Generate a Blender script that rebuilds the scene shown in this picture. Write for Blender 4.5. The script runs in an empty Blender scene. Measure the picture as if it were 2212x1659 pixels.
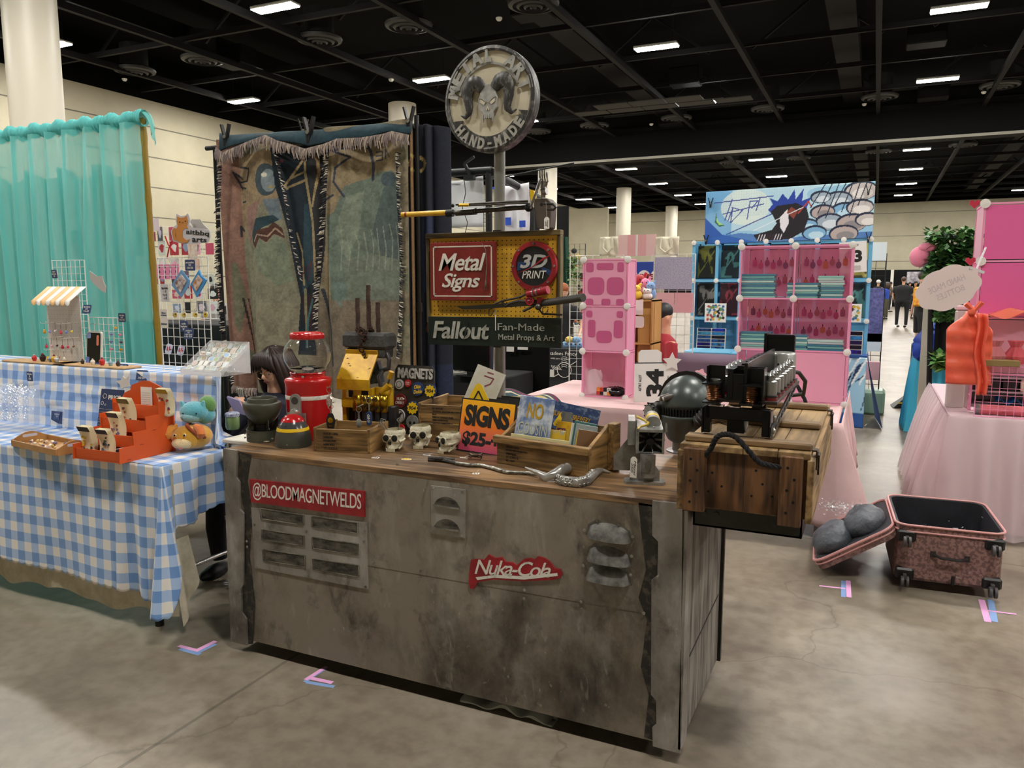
import bpy, math, random
import numpy as np
from mathutils import Vector, Matrix, noise
random.seed(11)
PI=math.pi; S=bpy.context.scene
# ---------------- camera
cd=bpy.data.cameras.new('camera'); cam=bpy.data.objects.new('camera',cd); S.collection.objects.link(cam)
cam.location=(0,0,1.6); cam.rotation_euler=(math.radians(90-7.35),0,math.radians(25)); cd.sensor_width=36; cd.lens=1675/2212*36; cd.clip_end=200
S.camera=cam
# ---------------- world, exposure
W=bpy.data.worlds.new('world'); S.world=W; W.use_nodes=True
W.node_tree.nodes['Background'].inputs[0].default_value=(1,.97,.9,1); W.node_tree.nodes['Background'].inputs[1].default_value=.05
S.view_settings.view_transform='Standard'; S.view_settings.look='None'; S.view_settings.gamma=1; S.view_settings.exposure=2.1
S.cycles.use_denoising=True; S.cycles.max_bounces=8; S.cycles.diffuse_bounces=4; S.cycles.glossy_bounces=4; S.cycles.transparent_max_bounces=14; S.cycles.sample_clamp_indirect=4
LAMP=62.0
# ---------------- measuring helpers (a pixel of the photograph to a point of the place)
_p=math.radians(7.35); _y=math.radians(25)
_F=Vector((-math.sin(_y)*math.cos(_p),math.cos(_y)*math.cos(_p),-math.sin(_p))); _R=Vector((math.cos(_y),math.sin(_y),0)); _U=_R.cross(_F)
def ray(x,y): return _F+_R*((x-1106)/1675)-_U*((y-829.5)/1675)
def az(x,y,z=0):
    d=ray(x,y); return Vector((0,0,1.6))+d*((z-1.6)/d.z)
def ay(x,y,Y):
    d=ray(x,y); return Vector((0,0,1.6))+d*(Y/d.y)
def ax(x,y,X):
    d=ray(x,y); return Vector((0,0,1.6))+d*(X/d.x)
# ---------------- materials
def hx(c,a=1):
    if not isinstance(c,str): return tuple(c)[:3]+(a,)
    c=c.lstrip('#'); v=[int(c[i:i+2],16)/255 for i in (0,2,4)]
    return tuple(x/12.92 if x<=.04045 else ((x+.055)/1.055)**2.4 for x in v)+(a,)
MC={}
def P(name,col,rough=.5,metal=0,c2=None,scale=6,stretch=(1,1,1),lo=.35,hi=.65,bump=0,bs=60,em=0,alpha=1,detail=5,c3=None,**k):
    if name in MC: return MC[name]
    m=bpy.data.materials.new(name); m.use_nodes=True; nt=m.node_tree; b=nt.nodes['Principled BSDF']; N=nt.nodes.new; L=nt.links.new
    b.inputs['Base Color'].default_value=hx(col); b.inputs['Roughness'].default_value=rough; b.inputs['Metallic'].default_value=metal
    m.diffuse_color=hx(col)
    if alpha<1: b.inputs['Alpha'].default_value=alpha
    for kk,v in k.items(): b.inputs[kk.replace('_',' ')].default_value=v
    if em: b.inputs['Emission Color'].default_value=hx(col); b.inputs['Emission Strength'].default_value=em
    if c2 or bump:
        tc=N('ShaderNodeTexCoord'); mp=N('ShaderNodeMapping'); mp.inputs['Scale'].default_value=stretch; L(tc.outputs['Object'],mp.inputs[0])
    if c2:
        n=N('ShaderNodeTexNoise'); n.inputs['Scale'].default_value=scale; n.inputs['Detail'].default_value=detail; n.inputs['Roughness'].default_value=.62; L(mp.outputs[0],n.inputs[0])
        r=N('ShaderNodeValToRGB'); r.color_ramp.elements[0].position=lo; r.color_ramp.elements[1].position=hi
        r.color_ramp.elements[0].color=hx(c2); r.color_ramp.elements[1].color=hx(col)
        if c3: e=r.color_ramp.elements.new((lo+hi)/2); e.color=hx(c3)
        L(n.outputs['Fac'],r.inputs[0]); L(r.outputs[0],b.inputs['Base Color'])
    if bump:
        n2=N('ShaderNodeTexNoise'); n2.inputs['Scale'].default_value=bs; n2.inputs['Detail'].default_value=4; L(mp.outputs[0],n2.inputs[0])
        bp=N('ShaderNodeBump'); bp.inputs['Strength'].default_value=bump; bp.inputs['Distance'].default_value=.01; L(n2.outputs['Fac'],bp.inputs['Height']); L(bp.outputs[0],b.inputs['Normal'])
    MC[name]=m; return m
def wood(name,a,b_,axis=0,scale=1.0,rough=.65,knots=0):
    if name in MC: return MC[name]
    m=bpy.data.materials.new(name); m.use_nodes=True; nt=m.node_tree; b=nt.nodes['Principled BSDF']; N=nt.nodes.new; L=nt.links.new
    m.diffuse_color=hx(a)
    st=[9,9,9]; st[axis]=.8
    tc=N('ShaderNodeTexCoord'); mp=N('ShaderNodeMapping'); mp.inputs['Scale'].default_value=[s*scale for s in st]; L(tc.outputs['Object'],mp.inputs[0])
    n=N('ShaderNodeTexNoise'); n.inputs['Scale'].default_value=1.3; n.inputs['Detail'].default_value=2; n.inputs['Distortion'].default_value=.5; L(mp.outputs[0],n.inputs[0])
    mm=N('ShaderNodeMath'); mm.operation='MULTIPLY'; mm.inputs[1].default_value=22; L(n.outputs['Fac'],mm.inputs[0])
    sn=N('ShaderNodeMath'); sn.operation='SINE'; L(mm.outputs[0],sn.inputs[0])
    n2=N('ShaderNodeTexNoise'); n2.inputs['Scale'].default_value=9; n2.inputs['Detail'].default_value=6; L(mp.outputs[0],n2.inputs[0])
    ad=N('ShaderNodeMath'); ad.operation='MULTIPLY_ADD'; ad.inputs[1].default_value=.16; L(sn.outputs[0],ad.inputs[0]); L(n2.outputs['Fac'],ad.inputs[2])
    n3=N('ShaderNodeTexNoise'); n3.inputs['Scale'].default_value=3; n3.inputs['Detail'].default_value=3; L(tc.outputs['Object'],n3.inputs[0])
    a2=N('ShaderNodeMath'); a2.operation='MULTIPLY_ADD'; a2.inputs[1].default_value=.7; a2.inputs[2].default_value=-.33; L(n3.outputs['Fac'],a2.inputs[0])
    a3=N('ShaderNodeMath'); a3.operation='ADD'; L(ad.outputs[0],a3.inputs[0]); L(a2.outputs[0],a3.inputs[1])
    r=N('ShaderNodeValToRGB'); r.color_ramp.elements[0].position=.28; r.color_ramp.elements[1].position=.72; r.color_ramp.elements[0].color=hx(b_); r.color_ramp.elements[1].color=hx(a)
    L(a3.outputs[0],r.inputs[0]); L(r.outputs[0],b.inputs['Base Color']); b.inputs['Roughness'].default_value=rough
    bp=N('ShaderNodeBump'); bp.inputs['Strength'].default_value=.35; bp.inputs['Distance'].default_value=.004; L(ad.outputs[0],bp.inputs['Height']); L(bp.outputs[0],b.inputs['Normal'])
    MC[name]=m; return m
def vcol(name,rough=.6,metal=0,bump=0,bs=300,sheer=0,**k):
    """material whose colour is the surface's own printed or woven picture (colour attribute)"""
    if name in MC: return MC[name]
    m=P(name,'808080',rough,metal,bump=bump,bs=bs,**k); nt=m.node_tree; b=nt.nodes['Principled BSDF']
    a=nt.nodes.new('ShaderNodeAttribute'); a.attribute_name='Col'; nt.links.new(a.outputs['Color'],b.inputs['Base Color']); return m
# ---------------- objects
def link(o,parent=None):
    S.collection.objects.link(o)
    if parent is not None: o.parent=parent
    return o
def tag(o,label=None,cat=None,group=None,kind=None):
    if label: o['label']=label
    if cat: o['category']=cat
    if group: o['group']=group
    if kind: o['kind']=kind
    return o
def thing(name,label,cat,loc=(0,0,0),rz=0,group=None):
    o=bpy.data.objects.new(name,None); o.empty_display_size=.05; link(o); o.location=loc
    o.rotation_euler=rz if isinstance(rz,tuple) else (0,0,rz)
    return tag(o,label,cat,group)
def kids(o): return [c for c in S.collection.objects if c.parent is o]
def dup(o,loc=None,rz=None,label=None,parent=None,scale=None):
    c=o.copy(); S.collection.objects.link(c)
    if parent is not None: c.parent=parent
    for ch in list(CH.get(o.name,kids(o))): dup(ch,parent=c)
    if loc is not None: c.location=loc
    if rz is not None: c.rotation_euler=rz if isinstance(rz,tuple) else (0,0,rz)
    if scale: c.scale=(scale,)*3 if not isinstance(scale,tuple) else scale
    if label: c['label']=label
    return c
CH={}
def T(x=0,y=0,z=0,rx=0,ry=0,rz=0,s=1):
    return Matrix.Translation((x,y,z))@Matrix.Rotation(rz,4,'Z')@Matrix.Rotation(ry,4,'Y')@Matrix.Rotation(rx,4,'X')@Matrix.Scale(s,4)
FR=Matrix(((1,0,0,0),(0,0,-1,0),(0,1,0,0),(0,0,0,1)))   # drawing plane (x,y) stood upright, its face towards -Y
def basis(z,up=None):
    z=Vector(z).normalized(); u=Vector(up) if up else (Vector((0,0,1)) if abs(z.z)<.9 else Vector((1,0,0)))
    x=u.cross(z).normalized(); y=z.cross(x); return x,y,z
class MB:
    def __init__(s,M=None): s.v=[];s.f=[];s.mi=[];s.M=M or Matrix(); s.k=0; s.col=None
    def add(s,vs,fs,M=None):
        n=len(s.v); A=s.M@M if M is not None else s.M
        s.v+= [tuple(A@Vector(v)) for v in vs]; s.f+=[tuple(n+i for i in f) for f in fs]; s.mi+=[s.k]*len(fs); return s
    def box(s,x0,x1,y0,y1,z0,z1,M=None,b=0):
        if b:
            b=min(b,(x1-x0)*.45,(y1-y0)*.45,(z1-z0)*.45); v=[];f=[]
            X=(x0,x1);Y=(y0,y1);Z=(z0,z1); d=(1,-1)
            for i in(0,1):
                for j in(0,1):
                    for k in(0,1):
                        v+=[(X[i],Y[j]+d[j]*b,Z[k]+d[k]*b),(X[i]+d[i]*b,Y[j],Z[k]+d[k]*b),(X[i]+d[i]*b,Y[j]+d[j]*b,Z[k])]
            I=lambda i,j,k,a:(i*4+j*2+k)*3+a
            for i in(0,1):
                f.append([I(i,0,0,0),I(i,1,0,0),I(i,1,1,0),I(i,0,1,0)][::1 if i else -1]); f.append([I(0,i,0,1),I(1,i,0,1),I(1,i,1,1),I(0,i,1,1)][::-1 if i else 1]); f.append([I(0,0,i,2),I(1,0,i,2),I(1,1,i,2),I(0,1,i,2)][::1 if i else -1])
            for j in(0,1):
                for k in(0,1):
                    f.append([I(0,j,k,1),I(1,j,k,1),I(1,j,k,2),I(0,j,k,2)][::1 if j==k else -1])
                    f.append([I(j,0,k,0),I(j,1,k,0),I(j,1,k,2),I(j,0,k,2)][::-1 if j==k else 1])
                    f.append([I(j,k,0,0),I(j,k,1,0),I(j,k,1,1),I(j,k,0,1)][::1 if j==k else -1])
                    for i in(0,1): f.append([I(i,j,k,0),I(i,j,k,1),I(i,j,k,2)][::1 if (i+j+k)%2 else -1])
            return s.add(v,f,M)
        v=[(x,y,z) for x in(x0,x1) for y in(y0,y1) for z in(z0,z1)]
        return s.add(v,[(0,1,3,2),(4,6,7,5),(0,4,5,1),(2,3,7,6),(0,2,6,4),(1,5,7,3)],M)
    def bc(s,c,d,M=None,b=0,r=None):
        A=Matrix.Translation(c)
        if r: A=A@Matrix.Rotation(r[2],4,'Z')@Matrix.Rotation(r[1],4,'Y')@Matrix.Rotation(r[0],4,'X')
        if M is not None: A=M@A
        return s.box(-d[0]/2,d[0]/2,-d[1]/2,d[1]/2,-d[2]/2,d[2]/2,A,b)
    def bar(s,p,q,w,h=None,up=None):
        p=Vector(p);q=Vector(q);x,y,z=basis(q-p,up);h=h or w; L=(q-p).length
        A=Matrix.Translation(p)@Matrix((x,y,z)).transposed().to_4x4(); return s.box(-w/2,w/2,-h/2,h/2,0,L,A)
    def cyl(s,p,q,r,r2=None,n=16,cap=True):
        return s.tube([p,q],[r,r if r2 is None else r2],n,cap)
    def tube(s,pts,r,n=10,cap=True,up=None):
        pts=[Vector(p) for p in pts]; m=len(pts); R=r if isinstance(r,(list,tuple)) else [r]*m
        v=[];f=[];px=None
        for i,p in enumerate(pts):
            t=(pts[min(i+1,m-1)]-pts[max(i-1,0)])
            if t.length<1e-9: t=Vector((0,0,1))
            t.normalize()
            if px is None: px,_,_=basis(t,up)
            px=(px-t*px.dot(t)).normalized(); py=t.cross(px)
            for k in range(n):
                a=2*PI*k/n; v.append(p+(px*math.cos(a)+py*math.sin(a))*R[i])
        for i in range(m-1):
            for k in range(n): f.append((i*n+k,i*n+(k+1)%n,(i+1)*n+(k+1)%n,(i+1)*n+k))
        if cap: f.append(tuple(range(n))[::-1]); f.append(tuple((m-1)*n+k for k in range(n)))
        return s.add(v,f)
    def lathe(s,pr,n=28,M=None,cap=True,sq=None,a0=0,a1=2*PI):
        full=abs(a1-a0-2*PI)<1e-6; nn=n if full else n+1; v=[];f=[];m=len(pr)
        for (r,z) in pr:
            for k in range(nn):
                a=a0+(a1-a0)*k/n; g=sq(a) if sq else 1; v.append((r*g*math.cos(a),r*g*math.sin(a),z))
        for i in range(m-1):
            for k in range(n): f.append((i*nn+k,i*nn+(k+1)%nn,(i+1)*nn+(k+1)%nn,(i+1)*nn+k))
        if cap and full:
            if pr[0][0]>1e-6: f.append(tuple(range(nn))[::-1])
            if pr[-1][0]>1e-6: f.append(tuple((m-1)*nn+k for k in range(nn)))
        return s.add(v,f,M)
    def sph(s,c,r,n=16,M=None,nz=None):
        if not isinstance(r,(tuple,list)): r=(r,r,r)
        nz=nz or max(6,n//2); v=[(0,0,-1)];f=[]
        for i in range(1,nz):
            t=-PI/2+PI*i/nz
            for k in range(n): v.append((math.cos(t)*math.cos(2*PI*k/n),math.cos(t)*math.sin(2*PI*k/n),math.sin(t)))
        v.append((0,0,1)); e=len(v)-1
        for k in range(n):
            f.append((0,1+(k+1)%n,1+k)); f.append((e,e-n+k,e-n+(k+1)%n))
            for i in range(nz-2): a=1+i*n; f.append((a+k,a+(k+1)%n,a+n+(k+1)%n,a+n+k))
        A=Matrix.Translation(c)@Matrix.Diagonal((*r,1)); 
        if M is not None: A=M@A
        return s.add(v,f,A)
    def prism(s,poly,d,M=None):
        """polygon in xy pushed along z by d"""
        n=len(poly); v=[(x,y,0) for x,y in poly]+[(x,y,d) for x,y in poly]
        ar=sum(poly[i][0]*poly[(i+1)%n][1]-poly[(i+1)%n][0]*poly[i][1] for i in range(n)); o=1 if (ar>0)==(d>0) else -1
        f=[tuple(range(n))[::-1][::o],tuple(range(n,2*n))[::o]]+[(i,(i+1)%n,n+(i+1)%n,n+i)[::o] for i in range(n)]
        return s.add(v,f,M)
    def grid(s,fn,nu,nv,M=None,cu=False):
        v=[fn(i/nu,j/nv) for j in range(nv+1) for i in range(nu+(0 if cu else 1))]; w=nu if cu else nu+1
        f=[(j*w+i,j*w+(i+1)%w,(j+1)*w+(i+1)%w,(j+1)*w+i) for j in range(nv) for i in range(nu)]
        return s.add(v,f,M)
    def torus(s,c,R,r,n=20,k=8,ax=(0,0,1),a0=0,a1=2*PI):
        x,y,z=basis(ax); c=Vector(c); full=abs(a1-a0-2*PI)<1e-6; m=n if full else n+1; v=[];f=[]
        for i in range(m):
            a=a0+(a1-a0)*i/n; d=x*math.cos(a)+y*math.sin(a)
            for j in range(k): b=2*PI*j/k; v.append(c+d*(R+r*math.cos(b))+z*(r*math.sin(b)))
        for i in range(n):
            for j in range(k): f.append((i*k+j,((i+1)%m)*k+j,((i+1)%m)*k+(j+1)%k,i*k+(j+1)%k))
        return s.add(v,f)
    def build(s,name,mats,parent=None,smooth=40,loc=None,sub=0,bev=0,sol=0,label=None,disp=None):
        me=bpy.data.meshes.new(name); me.from_pydata(s.v,[],s.f); 
        if not isinstance(mats,(list,tuple)): mats=[mats]
        for m in mats: me.materials.append(m)
        if len(mats)>1: me.polygons.foreach_set('material_index',s.mi)
        if smooth: me.polygons.foreach_set('use_smooth',[True]*len(me.polygons)); me.set_sharp_from_angle(angle=math.radians(smooth))
        me.update(); o=bpy.data.objects.new(name,me); link(o,parent)
        if loc is not None: o.location=loc
        if bev: q=o.modifiers.new('b','BEVEL'); q.width=bev; q.segments=2; q.limit_method='ANGLE'
        if sol: q=o.modifiers.new('s','SOLIDIFY'); q.thickness=sol; q.offset=0
        if sub: q=o.modifiers.new('u','SUBSURF'); q.levels=sub; q.render_levels=sub
        if label: o['label']=label
        return o
def circ(r,n=24,cx=0,cy=0,a0=0,a1=2*PI,ry=None):
    return [(cx+r*math.cos(a0+(a1-a0)*i/n),cy+(ry or r)*math.sin(a0+(a1-a0)*i/n)) for i in range(n)]
def rrect(w,h,r,n=4,cx=0,cy=0):
    o=[]
    for sx,sy,a in((1,1,0),(-1,1,PI/2),(-1,-1,PI),(1,-1,1.5*PI)):
        o+=[(cx+sx*(w/2-r)+r*math.cos(a+PI/2*i/n),cy+sy*(h/2-r)+r*math.sin(a+PI/2*i/n)) for i in range(n+1)]
    return o
def txt(s,M,w,h,mat,parent=None,name='lettering',ext=.0006,shear=0,bold=0,sp=1,mb=None,keep=False,res=3,wide=0):
    """letters cut from sheet, filling w by h about the origin of M (plane x,y)"""
    c=bpy.data.curves.new('t','FONT'); c.body=s; c.size=1; c.shear=shear; c.offset=bold; c.space_character=sp; c.resolution_u=res; c.extrude=.01; c.align_x='CENTER'; c.space_line=.95
    o=bpy.data.objects.new('t',c); S.collection.objects.link(o); dg=bpy.context.evaluated_depsgraph_get(); me=bpy.data.meshes.new_from_object(o.evaluated_get(dg))
    n=len(me.vertices); co=np.empty(n*3); me.vertices.foreach_get('co',co); co=co.reshape(-1,3)
    fs=[tuple(p.vertices) for p in me.polygons]; bpy.data.objects.remove(o); bpy.data.curves.remove(c); bpy.data.meshes.remove(me)
    if n==0: return None
    lo=co.min(0);hi=co.max(0); ctr=(lo+hi)/2; d=hi-lo; sx=w/d[0] if w else h/d[1]; sy=h/d[1] if h else sx
    if keep: sx=sy=min(sx,sy)
    co=(co-ctr)*[sx,sy,1]; co[:,2]=(co[:,2]/.01+1)*ext/2
    if mb is not None: mb.add([Vector(q) for q in co],fs,M); return
    b=MB(); b.add([Vector(q) for q in co],fs,M); return b.build(name,mat,parent,smooth=0)
class Paint:
    def __init__(s,w,h,nx,ny,bg):
        s.w,s.h,s.nx,s.ny=w,h,nx,ny; s.X,s.Y=np.meshgrid(np.linspace(0,w,nx+1),np.linspace(0,h,ny+1)); s.C=np.empty((ny+1,nx+1,3)); s.C[:]=hx(bg)[:3]; s.rng=np.random.default_rng(5)
    def put(s,m,c,a=1):
        m=m.astype(float)*a; c=np.array(hx(c)[:3]) if not isinstance(c,np.ndarray) else c; s.C=s.C*(1-m[...,None])+c*m[...,None]; return s
    def rect(s,x0,x1,y0,y1,c,a=1): return s.put((s.X>=x0)&(s.X<=x1)&(s.Y>=y0)&(s.Y<=y1),c,a)
    def inside(s,p):
        m=np.zeros(s.X.shape,bool); n=len(p)
        for i in range(n):
            (x0,y0),(x1,y1)=p[i],p[(i+1)%n]
            if y0==y1: continue
            m^=((y0>s.Y)!=(y1>s.Y))&(s.X<(x1-x0)*(s.Y-y0)/(y1-y0)+x0)
        return m
    def poly(s,p,c,a=1): return s.put(s.inside(p),c,a)
    def circ(s,x,y,r,c,ry=None,a=1): return s.put(((s.X-x)/r)**2+((s.Y-y)/(ry or r))**2<=1,c,a)
    def ring(s,x,y,r,t,c,a=1):
        d=np.hypot(s.X-x,s.Y-y); return s.put((d<=r)&(d>=r-t),c,a)
    def line(s,p,t,c,a=1):
        m=np.zeros(s.X.shape,bool)
        for (x0,y0),(x1,y1) in zip(p[:-1],p[1:]):
            dx,dy=x1-x0,y1-y0; L=dx*dx+dy*dy+1e-12; u=np.clip(((s.X-x0)*dx+(s.Y-y0)*dy)/L,0,1); m|=np.hypot(s.X-x0-u*dx,s.Y-y0-u*dy)<t/2
        return s.put(m,c,a)
    def noise(s,sx,sy,seed=0,amp=1):
        r=np.random.default_rng(seed); g=r.random((int(s.h*sy)+3,int(s.w*sx)+3)); x=s.X*sx; y=s.Y*sy; i=x.astype(int);j=y.astype(int);u=x-i;v=y-j;u=u*u*(3-2*u);v=v*v*(3-2*v)
        return ((g[j,i]*(1-u)+g[j,i+1]*u)*(1-v)+(g[j+1,i]*(1-u)+g[j+1,i+1]*u)*v)*amp
    def grain(s,a): s.C*=(1+a*(s.rng.random(s.X.shape)-.5))[...,None]*1.0; return s
    def build(s,name,mat,parent,pos,flip=False,sol=0,smooth=180,**k):
        """pos(x,y)->point"""
        b=MB(); nx,ny=s.nx,s.ny
        b.v=[tuple(pos(s.X[j,i],s.Y[j,i])) for j in range(ny+1) for i in range(nx+1)]; w=nx+1
        b.f=[(j*w+i,j*w+i+1,(j+1)*w+i+1,(j+1)*w+i) for j in range(ny) for i in range(nx)]
        o=b.build(name,mat,parent,smooth=smooth,sol=sol,**k); at=o.data.color_attributes.new('Col','FLOAT_COLOR','POINT')
        C=np.ones((len(b.v),4)); C[:,:3]=np.clip(s.C,0,1).reshape(-1,3); at.data.foreach_set('color',C.ravel()); return o
def ss(a,b,x):
    t=min(1,max(0,(x-a)/(b-a))); return t*t*(3-2*t)
def lerp(a,b,t): return a+(b-a)*t
# ================= THE HALL
def st(o): o['kind']='structure'; return o
def mfloor():
    m=P('polished_concrete','91887c',.35,c2='695f53',scale=1.3,lo=.3,hi=.7,c3='807668',bump=.0,detail=8); nt=m.node_tree; b=nt.nodes['Principled BSDF']; N=nt.nodes.new; L=nt.links.new
    base=b.inputs['Base Color'].links[0].from_socket; tc=N('ShaderNodeTexCoord')
    n=N('ShaderNodeTexNoise'); n.inputs['Scale'].default_value=14; n.inputs['Detail'].default_value=8; L(tc.outputs['Object'],n.inputs[0])
    r=N('ShaderNodeValToRGB'); r.color_ramp.elements[0].position=.35; r.color_ramp.elements[1].position=.6; r.color_ramp.elements[0].color=(.82,.8,.76,1); r.color_ramp.elements[1].color=(1.12,1.12,1.1,1); L(n.outputs['Fac'],r.inputs[0])
    v=N('ShaderNodeTexVoronoi'); v.feature='DISTANCE_TO_EDGE'; v.inputs['Scale'].default_value=.75
    nd=N('ShaderNodeTexNoise'); nd.inputs['Scale'].default_value=2.2; nd.inputs['Detail'].default_value=6; L(tc.outputs['Object'],nd.inputs[0])
    mx=N('ShaderNodeMix'); mx.data_type='VECTOR'; mx.inputs[0].default_value=.35; L(tc.outputs['Object'],mx.inputs[4]); L(nd.outputs['Color'],mx.inputs[5]); L(mx.outputs[1],v.inputs[0])
    cr=N('ShaderNodeValToRGB'); cr.color_ramp.elements[0].position=0; cr.color_ramp.elements[1].position=.0045; cr.color_ramp.elements[0].color=(.7,.68,.65,1); cr.color_ramp.elements[1].color=(1,1,1,1); L(v.outputs['Distance'],cr.inputs[0])
    # saw-cut joints every 6 m
    sp=N('ShaderNodeSeparateXYZ'); L(tc.outputs['Object'],sp.inputs[0]); js=None
    for ax_,off in(('X',2.2),('Y',.9)):
        a=N('ShaderNodeMath'); a.operation='ADD'; a.inputs[1].default_value=off; L(sp.outputs[ax_],a.inputs[0])
        q=N('ShaderNodeMath'); q.operation='PINGPONG'; q.inputs[1].default_value=3.0; L(a.outputs[0],q.inputs[0])
        g=N('ShaderNodeMath'); g.operation='GREATER_THAN'; g.inputs[1].default_value=.008; L(q.outputs[0],g.inputs[0])
        if js is None: js=g
        else:
            w=N('ShaderNodeMath'); w.operation='MINIMUM'; L(js.outputs[0],w.inputs[0]); L(g.outputs[0],w.inputs[1]); js=w
    jm=N('ShaderNodeMapRange'); jm.inputs[3].default_value=.6; L(js.outputs[0],jm.inputs[0])
    def mul(a,c):
        x=N('ShaderNodeMix'); x.data_type='RGBA'; x.blend_type='MULTIPLY'; x.inputs[0].default_value=1; L(a,x.inputs[6]); L(c,x.inputs[7]); return x.outputs[2]
    L(mul(mul(mul(base,r.outputs[0]),cr.outputs[0]),jm.outputs[0]),b.inputs['Base Color'])
    rr=N('ShaderNodeMapRange'); rr.inputs[3].default_value=.24; rr.inputs[4].default_value=.55; L(n.outputs['Fac'],rr.inputs[0]); L(rr.outputs[0],b.inputs['Roughness'])
    bp=N('ShaderNodeBump'); bp.inputs['Strength'].default_value=.05; bp.inputs['Distance'].default_value=.01; n4=N('ShaderNodeTexNoise'); n4.inputs['Scale'].default_value=5; L(tc.outputs['Object'],n4.inputs[0]); L(n4.outputs['Fac'],bp.inputs['Height']); L(bp.outputs[0],b.inputs['Normal'])
    return m
XL,XR,YF,YB,ZD=-23.6,24.0,70.0,-9.0,9.6
st(MB().box(XL-.3,XR+.3,YB-.3,YF+.3,-.2,0).build('floor',mfloor()))
mcream=P('cream_wall_paint','bdb69d',.7,c2='b1aa92',scale=.6); mgroove=P('wall_groove','6b675c',.8)
def wallpanel(name,L,M,joints,vert):
    b=MB(M); b.box(0,L,0,.3,0,8.02); b.k=2; b.box(0,L,-.002,.3,8.02,ZD); b.k=1
    for z in joints: b.box(0,L,-.004,.001,z-.02,z+.02)
    for x in vert: b.box(x-.02,x+.02,-.004,.001,0,joints[-2])
    return st(b.build(name,[mcream,mgroove,P('black_upper_wall','060606',.9,Specular_IOR_Level=.1)]))
JZ=[1.9,2.93,3.97,5.02,6.07,7.11]
wallpanel('wall_left',YF-YB,Matrix(((0,-1,0,XL),(1,0,0,YB),(0,0,1,0),(0,0,0,1))),JZ,[])
wallpanel('wall_back',XR-XL,T(XL,YF,0),[3.4,5.4,7.2],[5.5*i for i in range(1,8)])
wallpanel('wall_right',YF-YB,Matrix(((0,1,0,XR),(1,0,0,YB),(0,0,1,0),(0,0,0,1))),JZ,[])
wallpanel('wall_front',XR-XL,Matrix(((1,0,0,XL),(0,-1,0,YB),(0,0,1,0),(0,0,0,1))),JZ,[])
mblk=P('black_deck_paint','030303',.9,Specular_IOR_Level=.1); mbeam=P('black_beam_paint','0b0b0c',.7,Specular_IOR_Level=.25); mbl2=P('black_sheet','060607',.7,Specular_IOR_Level=.2)
st(MB().box(XL-.3,XR+.3,YB-.3,YF+.3,ZD,ZD+.2).build('ceiling',mblk))
# dark ceiling steelwork
b=MB(); x=-21.5
xs=[-24.8+3.5*i for i in range(14)]
for x in xs:
    if XL<x<XR: b.box(x-.07,x+.07,YB,YF,8.05,8.22)
st(b.build('beam_1',mbeam)).name='ceiling_beam_lengthwise'
b=MB()
for i in range(23):
    y=-8+3.5*i; b.box(XL,XR,y-.05,y+.05,8.22,8.36)
st(b.build('ceiling_beam_crosswise',mbeam))
b=MB()
for y in(3,17,24,31,45,59):
    for i in range(10):
        x=-22+4.6*i; b.bar((x,y,8.3),(x+1.6,y,9.5),.07); b.bar((x+3.4,y,8.3),(x+1.8,y,9.5),.07)
st(b.build('ceiling_brace',mbeam))
b=MB(); b.box(XL,XR,34.1,35.0,7.05,8.9); b.k=1; b.box(XL,XR,34.06,34.1,7.02,7.12)
st(b.build('ceiling_soffit',[mbl2,P('pale_strip','b9b6ab',.6)]))
b=MB()
for x in(-19,-8.4,-1.2,6): b.box(x-.35,x+.35,YB,YF,8.6,9.1)
st(b.build('ceiling_duct',mbl2))
mcol=P('cream_column_paint','cfc9b8',.45)
for n,y in enumerate((10.9,24.7,38.5,52.1,65.8)):
    st(MB(T(-15.9,y,0)).lathe([(.5,0),(.5,8.05)],32).build('pillar_%d'%(n+1),mcol))
b=MB()
for (x0,x1,y) in((XL+.02,-18.3,56),): b.box(x0,x1,y,y+.3,0,7.2)
st(b.build('partition_1',mcream))
st(MB().box(-21.5,-17.2,45,45.1,0,6.3).build('backdrop_1',mbl2))
st(MB().box(-15.4,XR,61.9,62,0,2.6).build('backdrop_2',mbl2))
# lamps of the hall
mlamp=bpy.data.materials.new('lamp_glow'); mlamp.use_nodes=True; _b=mlamp.node_tree.nodes['Principled BSDF']; _b.inputs['Emission Color'].default_value=(1,.965,.90,1); _b.inputs['Emission Strength'].default_value=LAMP; _b.inputs['Base Color'].default_value=(.9,.9,.9,1)
mhous=P('lamp_housing','bdbdb8',.5); mcable=P('black_cable','0a0a0a',.5)
L0=thing('ceiling_light','','lamp',group='hanging lights of the hall')
L0['label']='white lamp hanging in the rows under the black ceiling'
MB().box(-.6,.6,-.2,.2,0,.07,b=.02).build('housing',mhous,L0)
MB().box(-.58,.58,-.17,.17,-.012,-.001).build('diffuser',mlamp,L0)
MB().cyl((-.45,0,.07),(-.45,0,1.4),.006,n=6).cyl((.45,0,.07),(.45,0,1.4),.006,n=6).build('hanger',mcable,L0)
first=True
for gx in(-20.6,-13.1,-5.8,1.4,8.7,16):
    for k in range(-1,9):
        y=7.6+7.08*k
        if gx==-13.1: y+=.3
        z=8.0
        if first: L0.location=(gx,y,z); first=False
        else: dup(L0,(gx,y,z))
mdif=P('diffuser_paint','232324',.5); mdif2=P('diffuser_dark','0e0e0f',.7)
D0=thing('ceiling_diffuser','round ringed air vent under the black ceiling','air vent',group='round air vents of the hall')
for i,(r0,r1,z) in enumerate(((.62,.5,0),(.42,.34,-.03),(.25,.18,-.05),(.1,.04,-.06))):
    MB().lathe([(r0,z+.06),(r0-.02,z),(r1,z-.03),(r1-.01,z+.04),(r0-.05,z+.08)],28,cap=False).build('ring',mdif,D0)
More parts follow.
